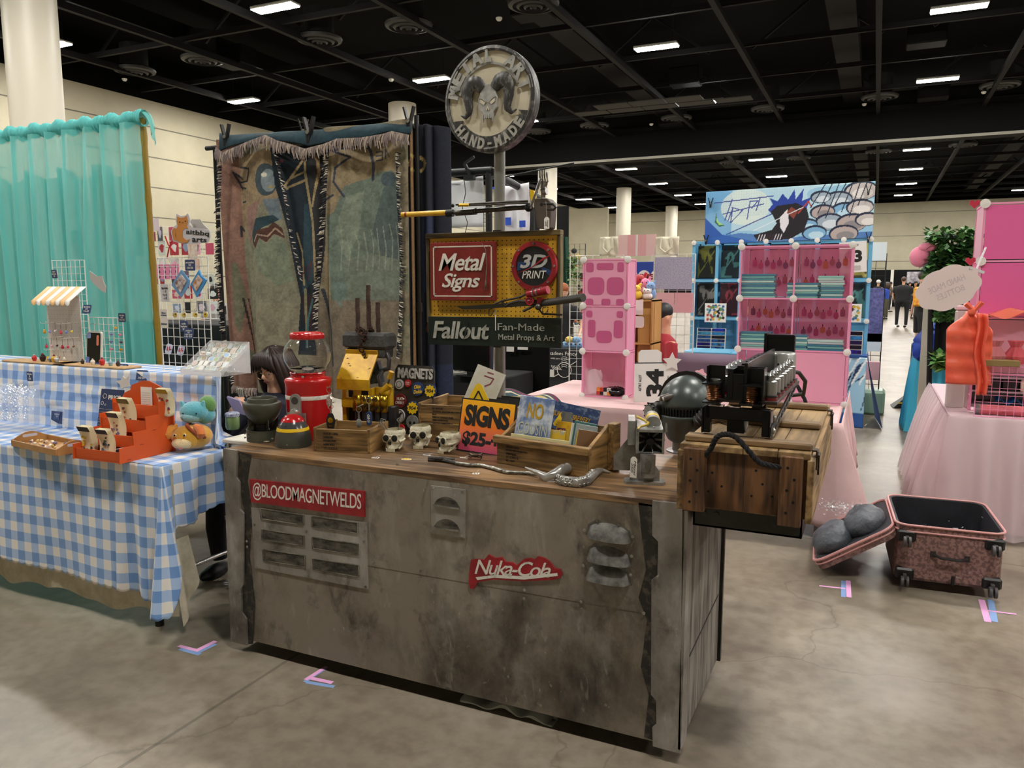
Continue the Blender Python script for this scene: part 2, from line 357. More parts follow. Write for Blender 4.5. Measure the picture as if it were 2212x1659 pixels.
MB().lathe([(.6,.1),(.45,.12),(0,.12)],24).lathe([(.4,.12),(.4,.8)],20).build('collar',mdif2,D0)
vents=[(690,88),(883,58),(438,131),(291,155),(1152,12),(1658,237),(1900,212),(2160,187),(1284,273),(1461,257),(1580,352),(1725,343),(1898,329),(2080,315),(1160,286)]
for i,(x,y) in enumerate(vents):
    p=az(x,y,8.15)
    if i==0: D0.location=p
    else: dup(D0,p)
# speaker boxes / heaters under the deck
h0=tag(MB().bc((0,0,.35),(1.0,.7,.55),b=.03).build('ceiling_heater',mbl2),'black boxy unit hung beneath the ceiling','heater','black boxes hung beneath the ceiling')
for i,(x,y) in enumerate([(512,150),(1152,45),(2000,105),(1480,190),(1450,275),(2015,220)]):
    p=az(x,y,8.1)
    if i==0: h0.location=p
    else: dup(h0,p)
d0=tag(MB().lathe([(.0,-.05),(.05,-.04),(.08,.0),(.08,.03)],14).build('smoke_detector',P('offwhite','dcdad2',.5)),'small white dome sensor under the black ceiling','sensor','small white ceiling sensors')
for i,(x,y) in enumerate([(1078,41),(269,172),(1600,211),(1407,269),(1867,226),(2125,200),(845,173)]):
    p=az(x,y,8.02)
    if i==0: d0.location=p
    else: dup(d0,p)
b=MB(); 
for i in range(5): b.box(i*1.25,i*1.25+1.2,0,.6,0,.03); 
for i in range(3): b.box(1+i*1.25,2.2+i*1.25,-.8,-.1,0,.03)
p0=az(1240,245,7.75); tag(b.build('acoustic_panels',P('grey_panel','3a3937',.8),loc=p0),'grey panels hung flat beneath the ceiling beside the round skull sign','panel')
# ================= THE METAL COUNTER
def WB(t): return MB(Matrix.Translation(-t.location))
def fp(pts,Y): return [(lambda q:(q.x,q.z))(ay(x,y,Y)) for x,y in pts]
def UP(x,y,z): return T(x,y,z)@FR
def LT(t,x,y,z,rx=0,ry=0,rz=0): return Matrix.Translation(-t.location)@T(x,y,z,rx,ry,rz)@FR
def grime(name,base,dark,brown,light,rough=.5,metal=.35):
    m=P(name,base,rough,metal); nt=m.node_tree; b=nt.nodes['Principled BSDF']; N=nt.nodes.new; L=nt.links.new
    tc=N('ShaderNodeTexCoord')
    def nz(sc,det,st=(1,1,1),dis=0):
        mp=N('ShaderNodeMapping'); mp.inputs['Scale'].default_value=st; L(tc.outputs['Object'],mp.inputs[0]); n=N('ShaderNodeTexNoise'); n.inputs['Scale'].default_value=sc; n.inputs['Detail'].default_value=det; n.inputs['Roughness'].default_value=.65; n.inputs['Distortion'].default_value=dis; L(mp.outputs[0],n.inputs[0]); return n.outputs['Fac']
    def mix(a,c,f,lo,hi,amt=1):
        r=N('ShaderNodeMapRange'); r.inputs[1].default_value=lo; r.inputs[2].default_value=hi; r.inputs[4].default_value=amt; L(f,r.inputs[0]); x=N('ShaderNodeMix'); x.data_type='RGBA'; L(r.outputs[0],x.inputs[0])
        if isinstance(a,str): x.inputs[6].default_value=hx(a)
        else: L(a,x.inputs[6])
        x.inputs[7].default_value=hx(c); return x.outputs[2]
    c=mix(base,brown,nz(2.3,6),.48,.66,.9); c=mix(c,light,nz(4,8,(1,1,.35)),.52,.7,.75); c=mix(c,dark,nz(1.7,9,(1.3,1,.9),.15),.48,.68,.9); c=mix(c,light,nz(16,9,(1,1,.4),.8),.6,.75,.6); c=mix(c,dark,nz(6,10,(1,1,.8),.25),.56,.68,.7); c=mix(c,dark,nz(9,8,(1,1,.4),1),.6,.75,.8); c=mix(c,light,nz(38,6,(1,1,.5)),.66,.72,.7)
    L(c,b.inputs['Base Color'])
    bp=N('ShaderNodeBump'); bp.inputs['Strength'].default_value=.25; bp.inputs['Distance'].default_value=.004; L(nz(30,6),bp.inputs['Height']); L(bp.outputs[0],b.inputs['Normal'])
    r=N('ShaderNodeMapRange'); r.inputs[3].default_value=rough-.15; r.inputs[4].default_value=rough+.2; L(nz(7,5),r.inputs[0]); L(r.outputs[0],b.inputs['Roughness'])
    return m
mgr=grime('weathered_sheet_metal','857c70','25211d','65594b','a8a399',.45,.12); mgr2=grime('pale_weathered_metal','8c8780','2c2926','6b6158','b5b1aa',.45,.15)
msil=P('bright_steel','b9b8b2',.28,.9,c2='6a6864',scale=12); mdst=P('dark_steel','4b4a47',.42,.8,c2='2a2928',scale=9); mblack=P('black_plastic','0c0c0d',.4); mvoid=P('deep_black','050505',.9)
mred=P('red_sheet','a5202a',.4,.1,c2='7c161e',scale=14); mwhite=P('white_paint','dedbd1',.5,c2='a7a297',scale=30,lo=.25,hi=.45); mrub=P('black_rubber','101010',.6)
mwoodtop=wood('oiled_counter_top','92724f','4a3625',0,.9,.38); mgreywood=wood('grey_stained_planks','8f8a82','4a423d',2,.8,.6)
CY=2.43; CX0,CX1=-2.487,-.517; CB=3.13; ZT=.9
ct=thing('display_counter','long weathered grey metal counter on casters with red name plate and brown wood top','counter',(-1.5,2.78,0))
b=WB(ct); b.box(CX0+.012,CX1-.006,CY+.006,CB-.02,.07,ZT-.025); b.build('carcass',P('carcass_dark','2a2825',.7),ct)
b=WB(ct); b.box(CX0-.004,CX1+.004,CY-.004,CB,ZT-.022,ZT); b.build('wooden_top',mwoodtop,ct)
b=WB(ct)
lo=fp([(522,985),(1407,1085),(1400,1325),(820,1225),(560,1180),(528,1175)],CY)
b.box(CX0,CX1,CY-.002,CY+.008,.06,ZT-.022); b.prism(lo,.0014,UP(0,CY-.002,0)); b.build('front_panel',mgr,ct)
b=WB(ct)
b.prism(fp([(486,968),(516,972),(514,1030),(522,1040),(522,1098),(530,1108),(530,1260),(524,1270),(526,1320),(536,1335),(538,1392),(503,1383)],CY),.012,UP(0,CY,0)); b.build('corner_plate',mgr2,ct)
b=WB(ct)
b.prism(fp([(1411,1080),(1476,1087),(1471,1624),(1412,1608),(1411,1568),(1420,1560),(1419,1510),(1408,1497),(1409,1250),(1422,1240),(1424,1168),(1411,1155)],CY),.012,UP(0,CY,0))
b.box(CX1,CX1+.01,CY-.012,CY+.075,.06,ZT-.02); b.build('corner_plate',mgr2,ct)
b=WB(ct); b.box(CX1-.01,CX1+.002,CY+.07,CB-.02,.06,ZT-.02); b.build('side_panel',mgreywood,ct)
b=WB(ct)
for z in(.33,): b.bar((CX1+.003,CY+.12,z),(CX1+.003,CB-.05,z+.02),.004,.006)
b.box(CX1-.002,CX1+.014,CB-.012,CB+.012,.05,ZT-.02); b.build('side_strip',mdst,ct)
b=WB(ct); b.prism(fp([(518,975),(545,982),(536,1040),(548,1110),(540,1200),(552,1300),(548,1390),(530,1390),(526,1270),(530,1110),(516,1030)],CY),.0015,UP(0,CY-.003,0)); b.prism(fp([(1380,1085),(1411,1090),(1411,1155),(1424,1168),(1422,1240),(1409,1250),(1408,1497),(1418,1510),(1416,1600),(1392,1590),(1402,1500),(1385,1440),(1398,1340),(1380,1290),(1396,1230),(1386,1150)],CY),.001,UP(0,CY-.003,0)); b.build('paint_and_shade_edge',P('worn_black_paint_and_shade','1b1917',.5,c2='4a443b',scale=28,lo=.38,hi=.5,detail=9),ct)  # worn black paint, also painting in the dark shadow along the corner plates
# slotted plate
pl=WB(ct); A=fp([(545,1095),(795,1128),(797,1272),(553,1225)],CY); pl.prism(A,.006,UP(0,CY-.001,0)); pl.build('slotted_plate',mgr2,ct)
sl=[[(564,1098),(656,1112),(656,1134),(566,1120)],[(675,1115),(773,1129),(773,1152),(676,1137)],[(567,1143),(657,1157),(657,1179),(568,1165)],[(676,1160),(774,1175),(774,1199),(677,1184)],[(569,1186),(659,1200),(660,1225),(571,1210)],[(677,1206),(775,1221),(775,1246),(679,1229)]]
b=WB(ct); 
for s_ in sl: b.prism(fp(s_,CY),.0015,UP(0,CY-.0075,0))
b.build('slot',P('slot_dark','2a2825',.5,.4,c2='6a665e',scale=18,stretch=(1,1,2.5)),ct)
b=WB(ct)
for s_ in sl:
    q=fp(s_,CY-.008); 
    for i in range(4): b.bar((q[i][0],CY-.0085,q[i][1]),(q[(i+1)%4][0],CY-.0085,q[(i+1)%4][1]),.004,.003)
b.build('slot_rim',msil,ct)
b=WB(ct); b.prism(fp([(543,1034),(790,1060),(791,1116),(546,1083)],CY),.01,UP(0,CY-.001,0)); rp=b.build('name_plate',mred,ct)
q0=ay(552,1050,CY);q1=ay(786,1092,CY)
import_M=Matrix.Translation(-ct.location)
def shear_txt(t,s,pts,Y,mat,off,par=None,**k):
    """letters filling the upright four-cornered field pts (tl,tr,br,bl) on plane Y"""
    q=fp(pts,Y); b=MB(); txt(s,Matrix(),2,2,None,mb=b,**k)
    vs=[]
    for x,y,z in b.v:
        u=(x+1)/2;v=(y+1)/2; X=lerp(lerp(q[3][0],q[2][0],u),lerp(q[0][0],q[1][0],u),v); Z=lerp(lerp(q[3][1],q[2][1],u),lerp(q[0][1],q[1][1],u),v); vs.append(Vector((X,Y-off-z,Z))-t.location)
    b.v=vs; return b.build('lettering',mat,par or t,smooth=0)
shear_txt(ct,'@BLOODMAGNETWELDS',[(550,1040),(784,1064),(784,1108),(550,1078)],CY,mwhite,.0112,rp,sp=.92,bold=.004)
b=WB(ct); b.prism(fp([(933,1048),(1008,1057),(1006,1161),(934,1151)],CY),.007,UP(0,CY-.001,0)); lp=b.build('louvre_plate',mgr2,ct)
b=WB(ct)
def dome(x0,x1,yb,h):
    o=[(x0,yb),(x1,yb+(x1-x0)*.14)]; n=9
    for i in range(1,n): 
        u=1-i/n; o.append((lerp(x0,x1,u),yb+(x1-x0)*.14*u-h*math.sin(PI*u)**.6))
    return o
for yb in(1088,1136): b.prism(fp(dome(940,996,yb,20),CY),.002,UP(0,CY-.008,0))
b.build('louvre',P('slot_dark','2a2825'),ct)
b=WB(ct)
for yb in(1089,1137):
    q=fp([(940,yb),(996,yb+8)],CY); b.bar((q[0][0],CY-.012,q[0][1]),(q[1][0],CY-.012,q[1][1]),.008,.005)
b.build('louvre_lip',msil,ct)
# three hooded louvres
for i,(x0,y0) in enumerate(((1263,1122),(1262,1172),(1260,1213))):
    hd=WB(ct); h=54-4*i
    pts=[(x0+2,y0+32),(x0+8,y0+10),(x0+25,y0-1),(x0+78,y0+12),(x0+98,y0+24),(x0+107,y0+48)]
    hd.prism(fp(pts+[(x0+106,y0+52)],CY),.003,UP(0,CY-.001,0)); 
    q=fp([(x0+6,y0+34),(x0+102,y0+50),(x0+84,y0+16),(x0+20,y0+2)],CY)
    n=12; rows=[]
    for j in range(5):
        v=j/4; row=[]
        for k in range(n+1):
            u=k/n; hh=math.sin(PI*u)**.3 if 0<u<1 else 0
            X=lerp(q[0][0],q[1][0],u); Z=lerp(q[0][1],q[1][1],u)+ (q[3][1]-q[0][1])*hh*(1-math.cos(v*PI/2))*1.0
            row.append((X,CY-.004-.036*hh*math.cos(v*PI/2)**.8,Z))
        rows.append(row)
    hd.grid(lambda u,v:rows[round(v*4)][round(u*n)],n,4)
    hd.build('hooded_louvre',P('louvre_steel','726f69',.42,.2,c2='45433f',scale=30),ct)
b=WB(ct)
bl=[(548,1039),(783,1064),(787,1106),(552,1132),(788,1168),(664,1146),(556,1224),(668,1243),(792,1266),(938,1053),(1001,1061),(1000,1156),(937,1147),(808,1214),(809,1227),(910,1232),(909,1246),(1135,1273),(1134,1291),(1257,1298),(1258,1314),(1392,1323),(1432,1300),(1432,1415),(507,1136),(512,1228),(518,1362),(536,1168),(537,1180),(1290,1124),(1338,1131),(1264,1144),(1368,1158),(1263,1180),(1366,1200),(1262,1220),(1364,1240),(1436,1110),(1100,1460),(1310,1520),(508,995),(860,1002)]
for x,y in bl: p=ay(x,y,CY); b.lathe([(.0055,0),(.0055,.003),(.002,.004),(0,.0025)],10,UP(p.x,CY-.006,p.z))
b.build('rivets',msil,ct)
b=WB(ct)
for x in(-2.28,-.72):
    for y in(2.56,3.0):
        b.cyl((x-.012,y,.033),(x+.012,y,.033),.033,n=18); b.box(x-.025,x+.025,y-.03,y+.03,.05,.075)
b.build('caster',mrub,ct)
# cola sign riveted on the front
ns=WB(ct); out=[(1015,1258),(1017,1226),(1020,1208),(1032,1206),(1048,1208),(1058,1196),(1072,1204),(1086,1202),(1094,1212),(1110,1214),(1118,1220),(1134,1206),(1148,1204),(1156,1208),(1164,1200),(1178,1204),(1190,1212),(1200,1226),(1212,1228),(1217,1238),(1212,1247),(1196,1251),(1130,1254),(1070,1250),(1034,1256),(1026,1270),(1018,1270)]
ns.prism(fp(out,CY),.006,UP(0,CY-.003,0)); ns=ns.build('cola_sign',mred,ct)
shear_txt(ct,'Nuka-Cola',[(1026,1206),(1192,1214),(1192,1246),(1028,1238)],CY,mwhite,.0095,ns,shear=.35,bold=.008,sp=.85)
b=WB(ct); b.prism(fp([(1030,1245),(1075,1240),(1135,1243),(1206,1236),(1207,1242),(1135,1250),(1070,1246),(1034,1251)],CY),.0008,UP(0,CY-.0092,0)); b.build('underline',mwhite,ns)
# cloth peeping out beneath
b=MB()
def f(u,v):
    p=lerp(-1.36,-.98,u); a=v*PI*.9; r=.018*(1-.6*abs(u-.5)*2)+.008*math.sin(u*17)
    return (p,CY+.075-.06*math.sin(a)-.02*math.sin(u*9)*.3,.008+r*(1+math.cos(a))+.004*math.sin(u*23+v*5))
b.grid(f,30,8); b.grid(lambda u,v:(lerp(-1.36,-.98,u),CY+.06+v*.25,.012+.004*math.sin(u*20)),20,3)
tag(b.build('dust_cloth',P('grey_cotton','8c8c86',.9),sol=.004),'rumpled grey cloth lying on the floor beneath the metal counter','cloth')
# ================= BIG WOODEN CRATE on a black bracket beside the counter
br=thing('shelf_bracket','black steel box bracket holding the long wooden crate at the end of the counter','bracket',(-.33,2.75,.8))
b=WB(br); b.box(-.495,-.165,2.44,3.1,.83,.836); b.box(-.495,-.165,2.44,2.446,.83,.897); b.box(-.495,-.489,2.44,3.1,.83,.897); b.box(-.171,-.165,2.44,3.1,.83,.897); b.build('tray',P('black_bracket_paint','141312',.35,.3,c2='2c2a27',scale=8),br)
b=WB(br)
for x in(-.46,-.42): b.cyl((x,2.442,.875),(x,2.434,.875),.008,n=10)
b.build('bolts',mdst,br)
wc=wood('old_pine_brown','76502f','3a2414',2,.9,.7); wcl=wood('old_pine_tan','a5855a','5f482b',1,.8,.75); wcx=wood('old_pine_lid','a8895c','6a5233',1,.6,.7); wce=wood('pine_batten','835a34','432a17',2,1.1,.65)
cr=thing('ammunition_crate','long old brown wooden crate with black rope handle jutting past the counter end','crate',(-.33,2.9,.9))
F0,F1,X0,X1,Z0,Z1=2.36,3.42,-.535,-.135,.898,1.1
b=WB(cr); b.box(X0+.022,-.335,F0+.03,F0+.05,Z0+.01,Z1-.012); b.box(-.334,X1-.022,F0+.03,F0+.05,Z0+.01,Z1-.012); b.build('end_board',wc,cr)
b=WB(cr); b.box(X0+.022,X1-.022,F1-.05,F1-.03,Z0+.01,Z1-.012); b.build('end_board',wc,cr)
b=WB(cr); b.box(X0,X0+.02,F0+.012,F1,Z0,Z1-.012,b=.002); b.build('side_board',wcl,cr)
b=WB(cr); b.box(X1-.02,X1,F0+.012,F1,Z0,Z1-.012,b=.002); b.build('side_board',wcl,cr)
b=WB(cr); b.box(X0+.02,X1-.02,F0+.05,F1-.05,Z0+.002,Z0+.018); b.build('bottom_board',wcl,cr)
for x0,x1 in((X0+.02,X0+.088),(X1-.095,X1-.03)):
    b=WB(cr); b.box(x0,x1,F0,F0+.03,Z0-.012 if x0>-.4 else Z0+.0,Z1-.002,b=.003); bt=b.build('batten',wce,cr)
    b=WB(cr)
    for k in range(5): b.cyl((lerp(x0,x1,.35+.3*(k%2)),F0-.0005,Z0+.03+.034*k),(lerp(x0,x1,.35+.3*(k%2)),F0+.003,Z0+.03+.034*k),.0045,n=8)
    b.build('nail_holes',mvoid,bt)
    MB(Matrix.Translation(-cr.location)).box(x0,x1,F1-.03,F1,Z0,Z1-.002,b=.003).build('batten',wce,cr)
b=WB(cr)
for x,z in((-.43,1.02),(-.44,.96),(-.4,.98),(-.3,1.04),(-.28,1.0),(-.31,.96),(-.25,.965)): b.cyl((x,F0+.0295,z),(x,F0+.034,z),.004,n=8)
b.build('nail_holes',mvoid,cr)
lid=[]
b=WB(cr); 
for x0,x1 in((X0+.006,-.34),(-.338,-.24),(-.238,X1-.012)): b.box(x0,x1,F0+.018,F1,Z1-.012,Z1+.008,b=.002)
ld=b.build('lid',wcx,cr)
for y in(F0+.05,F0+.42,F0+.86):
    b=WB(cr); b.box(X0+.012,X1-.01,y,y+.055,Z1+.008,Z1+.03,b=.005); b.build('lid_batten',wood('batten_tan','8f7350','54402a',0,.9),ld)
for y in(F0+.09,F0+.9):
    b=WB(cr); b.box(X1-.05,X1+.002,y-.018,y+.018,Z1+.004,Z1+.009); b.box(X1-.001,X1+.004,y-.02,y+.02,Z1-.05,Z1+.006); b.cyl((X1+.006,y-.025,Z1-.008),(X1+.006,y+.025,Z1-.008),.005,n=8); b.bar((X1+.006,y,Z1-.01),(X1+.006,y+.01,Z1-.07),.006); b.build('latch',P('rusty_iron','4c4136',.6,.6,c2='2b241e',scale=20),cr)
# twisted rope handles
def rope(t,pts,r,mat,name='rope_handle'):
    m=len(pts); P3=[Vector(p) for p in pts]; out=[]
    def cr_(i,u):
        a=P3[max(i-1,0)];b_=P3[i];c=P3[i+1];d=P3[min(i+2,m-1)]
        return .5*((2*b_)+(c-a)*u+(2*a-5*b_+4*c-d)*u*u+(3*b_-a-3*c+d)*u**3)
    for i in range(m-1): out+=[cr_(i,k/14) for k in range(14)]
    out.append(P3[-1]); b=WB(t)
    for s_ in range(3):
        q=[]
        for i,p in enumerate(out):
            d=(out[min(i+1,len(out)-1)]-out[max(i-1,0)]).normalized(); x,y,z=basis(d,(0,1,0.01)); a=i*.42+s_*2*PI/3; q.append(p+(x*math.cos(a)+y*math.sin(a))*r*.55)
        b.tube(q,r*.62,7)
    return b.build(name,mat,t)
mrope=P('black_rope','17171a',.9,bump=.6,bs=400)
rp_=[ay(x,y,Y) for x,y,Y in[(1518,990,2.385),(1535,970,2.345),(1548,945,2.33),(1568,938,2.33),(1590,945,2.33),(1618,975,2.33),(1640,998,2.335),(1665,1006,2.34),(1698,1011,2.385)]]
rope(cr,rp_,.0075,mrope)
rope(cr,[(-.44,F1-.03,1.02),(-.42,F1+.03,1.12),(-.34,F1+.06,1.22),(-.25,F1+.03,1.12),(-.22,F1-.03,1.0)],.0075,mrope)
# ================= THINGS ON THE COUNTER
def two(a,b_,z=.9):
    A=az(*a,z);B=az(*b_,z); return A,math.atan2(B.y-A.y,B.x-A.x),(B-A).length
mol=P('olive_drab_metal','55574a',.42,.15,c2='3d3f34',scale=9); mol2=P('olive_grey','4b4d45',.35,.15,c2='3a3c35',scale=7)
myel=P('worn_yellow_paint','d9ac17',.45,.1,c2='b8860f',scale=12); mylw=P('yellow_enamel','e0b818',.4); mbrass=P('brass','c9a030',.25,.9,c2='8a6a1a',scale=10)
mbone=P('aged_bone_plaster','d6cfb6',.6,c2='8f866a',scale=22,lo=.3,hi=.5,bump=.3,bs=80); mboned=P('bone_hollow','17130e',.9)
mpaper=P('white_tag_card','e9e6e0',.7); mink=P('black_ink','141414',.7); mstr=P('string','cfc8b8',.8)
mglossred=P('glossy_red_enamel','b3191b',.22,0); mgry=P('cast_grey_metal','9a9a97',.4,.6); 
mwc=wood('crate_honey_wood','a07c4a','5c4423',0,1.1,.6); mwcy=wood('crate_honey_wood_ends','a07c4a','5c4423',1,1.1,.6)
def price_tag(px,py,s_,label,w=.03,h=.018,rz=.2,z=.9):
    p=az(px,py,z); t=thing('price_tag',label,'price tag',p,rz,'small white price tags lying on the counter')
    MB().prism(rrect(w,h,.002),.0008).build('card',mpaper,t); txt(s_,T(0,0,.001),w*.7,h*.5,mink,t,'writing',ext=.0003)
    MB().tube([(0,h*.4,.001),(.004,h,.003),(.002,h*1.7,.002),(.006,h*2.3,.003)],.0005,5).build('string',mstr,t)
# olive shell holder
p=az(570,950,.9); t=thing('shell_holder','olive green metal cup on a ring stand at the counter corner by the woman','prop',p)
MB().lathe([(.074,0),(.074,.05),(.076,.052),(.070,.052),(.069,.004),(.05,.002)],36).build('ring_base',mol,t)
MB().lathe([(.02,.06),(.048,.085),(.072,.115),(.083,.145),(.086,.165),(.082,.172),(.066,.175),(.064,.192),(.061,.194),(.058,.19),(.056,.172),(.03,.168),(0,.166)],40).build('cup',mol,t)
b=MB(); b.lathe([(.03,.02),(.042,.03),(.042,.075),(.03,.082),(0,.082)],24); b.lathe([(.0,.0),(.05,.002),(.05,.02),(0,.022)],24)
b.build('core',P('dark_gunmetal','17181a',.4,.5),t)
b=MB()
for k in range(4):
    a=PI/4+k*PI/2+.3; M=T(rz=a); b.box(.04,.068,-.002,.002,.05,.1,M); b.bar((.04*math.cos(a),.04*math.sin(a),.09),(.072*math.cos(a),.072*math.sin(a),.055),.004,.01)
b.build('vane',mol,t)
b=MB()
for x,z in((-.03,.038),(-.01,.036),(-.03,.02),(-.01,.018)): b.lathe([(.004,0),(.004,.003),(0,.004)],8,T(x-.01,-.072,z,rx=PI/2))
b.build('rivets',mol2,t)
b=MB()
for k in range(3): b.sph((-.012+.012*k,-.02+.012*(k%2),.172),.006,10)
b.build('candy',mylw,t)
b=MB()
for k in range(3): b.box(.0,.07,-.055+.02*k,-.04+.02*k,.003+.009*k,.009+.009*k,T(rz=.1*k),b=.001)
b.build('slats',P('pale_slat','a89c86',.6),t)
# dome with red cap
p=az(634,962,.9); t=thing('domed_warhead','squat olive dome with yellow band and glossy red cap on the counter edge','prop',p)
MB().lathe([(.078,0),(.0785,.004),(.078,.03),(.074,.055),(.069,.07)],40).build('body',mol2,t)
MB().lathe([(.0695,.068),(.0705,.07),(.0665,.083),(.065,.083)],40).build('yellow_band',mylw,t)
MB().lathe([(.0655,.082),(.06,.096),(.051,.109)],40).build('grey_ring',P('glossy_grey_enamel','4a4b4b',.2,.2),t)
MB().lathe([(.0515,.108),(.044,.121),(.03,.132),(.015,.1375),(0,.139)],40).build('red_cap',mglossred,t)
b=MB()
for a in(-2.2,-1.2): b.lathe([(.004,0),(.003,.003),(0,.003)],8,T(.0765*math.cos(a),.0765*math.sin(a),.018,rz=a,ry=PI/2))
for a in(-2.0,-1.4): b.lathe([(.004,0),(.003,.003),(0,.003)],8,T(.059*math.cos(a),.059*math.sin(a),.097,rz=a,ry=PI/3))
b.build('screws',msil,t)
# gumball machine
p=az(670,944,.9); t=thing('gumball_machine','red gumball machine with empty clear glass globe and grey coin slot','gumball machine',p,.15)
flu=lambda a:1+.012*math.cos(8*a)
MB().lathe([(.098,0),(.1,.01),(.101,.12),(.102,.24),(.106,.262),(.106,.268),(.1,.276),(.08,.283),(.078,.284),(.078,.296),(.082,.3),(.078,.305),(.07,.303),(.0,.3)],48,sq=flu).build('body',mglossred,t)
MB().lathe([(.1025,.184),(.1032,.186),(.1035,.2),(.1028,.202)],48,sq=flu).build('white_band',mwhite,t)
mgl=P('clear_glass','ffffff',.02,Transmission_Weight=1.0,IOR=1.25)
gl=[(.068,.302),(.088,.325),(.104,.355),(.107,.385),(.1,.415),(.085,.438),(.066,.455),(.062,.46)]
MB().lathe(gl,48,cap=False).build('glass_globe',mgl,t,sol=.0025)
MB().lathe([(.067,.304),(.04,.306),(.03,.315),(.018,.322),(0,.324)],24).build('inner_cone',P('clear_plastic_white','e4dedb',.2),t)
MB().lathe([(.066,.452),(.072,.456),(.074,.47),(.07,.479),(.06,.484),(0,.486)],64,sq=lambda a:1+.07*abs(math.cos(8*a))).build('scalloped_lid',mglossred,t)
b=MB(); yy=-.103
b.prism([(-.045,.02),(.045,.02),(.045,.13),(-.045,.13)],.008,UP(0,yy,0)); cp=b.build('coin_mechanism',mgry,t)
b=MB(); b.prism([(-.026,.02),(.026,.02)]+[(.026*math.cos(a),.19+.026*math.sin(a)) for a in np.linspace(0,PI,10)],.013,UP(0,yy-.002,0)); b.build('escutcheon',mgry,t)
b=MB(); b.lathe([(.022,0),(.022,.012),(.019,.016),(.010,.016),(.010,.02),(0,.021)],24,UP(0,yy-.014,.13)); b.bar((-.038,yy-.036,.117),(.04,yy-.038,.143),.006,.01); b.lathe([(.008,.018),(.007,.026),(0,.027)],12,UP(0,yy-.014,.13)); b.build('turn_handle',P('polished_grey','c4c2bd',.25,.8),t)
b=MB(); b.prism(circ(.017,24),.001,UP(0,yy-.015,.186)); b.build('badge',P('dark_badge','4c4b49',.4,.5),t)
b=MB(); b.lathe([(.03,0),(.032,.01),(.028,.02),(.024,.01)],20,UP(0,yy-.002,.03),a0=PI,a1=2*PI); b.box(-.03,.03,yy-.03,yy,.0,.006,b=.001); b.build('chute',mgry,t)
b=MB()
for x in(-.038,.038):
    for z in(.03,.12): b.lathe([(.004,0),(.003,.002),(0,.002)],8,UP(x,yy-.008,z))
b.sph((.03,-.095,.29),.006,10); b.build('screws',msil,t)
# small crate with stencil
def open_box(t,L,D,H,th,mx,my,slope=0,rail=0):
    mz=mx
    MB().box(0,L,0,D,0,th,b=.001).build('bottom_board',mx,t)
    MB().box(th,L-th,0,th,th,H,b=.0015).build('front_board',mx,t)
    MB().box(th,L-th,D-th,D,th,H if not slope else slope,b=.0015).build('back_board',mx,t)
A,an,L=two((678,975),(800,981)); t=thing('keychain_crate','small open wooden crate with black stencil lines holding the keychains','crate',A,an)
open_box(t,L,.21,.098,.01,mwc,mwcy)
for x in(0,L-.014): MB().box(x,x+.014,0,.21,0,.103,b=.0015).build('end_board',mwcy,t)
b=MB()
for i,s_ in enumerate(['1010-01-6506','LAUNCHER','PROJECTILE','64MM M234','VT.12.5CU 6']): txt(s_,UP(.045+len(s_)*.0028,-.0003,.079-.0155*i),len(s_)*.0056,.0095,None,mb=b,bold=.02)
b.build('stencil',mink,t)
KC=t
# keychains on hooks
def keychain(px,py,Y,kind,label,hook=True):
    q=ay(px,py,Y); k=thing('keychain',label,'keychain',q,.2,'keychains on hooks over the small crate')
    MB().torus((0,0,0),.012,.0013,20,6,(0,1,0)).build('ring',msil,k)
    b=MB()
    for i in range(5): b.torus((0,0,-.015-.006*i),.003,.0008,10,5,(i%2,(i+1)%2,0))
    b.build('chain_links',msil,k)
    if kind=='blue': MB().prism(rrect(.022,.058,.008,cy=-.074),.006,FR).build('blue_tab',P('navy_enamel','1d3563',.3),k); txt('G&G',T(0,-.0065,-.074,ry=PI/2)@FR,.035,.012,mwhite,k,'script',ext=.0006,shear=.3,bold=.02)
    if kind=='oval': MB().lathe([(.012,0),(.014,.002),(.012,.004),(0,.004)],24,T(0,0,-.06)@FR@Matrix.Diagonal((1,1.4,1,1))).build('oval_pendant',mgry,k)
    if kind=='red': MB().prism([(-.008,-.03),(.006,-.028),(.013,-.04),(.01,-.055),(.006,-.07),(-.004,-.075),(-.011,-.06),(-.012,-.045)],.008,FR).build('red_figure',P('red_chrome','a33a35',.2,.5,c2='cfcac4',scale=60),k)
    if kind=='coffin': MB().prism([(-.01,-.03),(.01,-.03),(.022,-.06),(.012,-.11),(-.012,-.11),(-.022,-.06)],.004,FR).build('coffin_tab',mink,k); b=MB(); b.prism([(.012*(1+.15*(i%2))*math.cos(i*PI/8),-.06+.012*(1+.15*(i%2))*math.sin(i*PI/8)) for i in range(16)],.001,T(0,-.004,0)@FR); txt('904',T(0,-.0045,-.085)@FR,.018,.008,None,mb=b,bold=.02); b.build('gold_print',mbrass,k)
    b=MB(); b.tube([(0,.045,.014),(0,0,.0125),(.001,-.014,.012),(.002,-.026,.016)],.0018,7); b.build('hook',msil,k)
keychain(711,842,2.68,'red','keychain with shiny red and chrome figure over the small crate'); keychain(714,878,2.66,'coffin','black coffin shaped keychain with gold gear print beside the gumball machine')
keychain(775,884,2.66,'oval','keychain with plain grey oval pendant over the small crate'); keychain(797,866,2.66,'blue','keychain with dark blue tab and white script over the small crate')
q=ay(741,935,2.63); t=thing('display_peg','slim silver display peg with crossbar standing in the small crate','stand',(q.x,q.y,.912))
b=MB(); b.box(-.012,.012,-.008,.008,0,.006); b.cyl((0,0,.006),(0,0,.07),.002); b.bar((-.015,0,.062),(.016,0,.07),.004); b.torus((-.004,0,.055),.008,.0015,14,5,(0,1,0)); b.build('peg',msil,t)
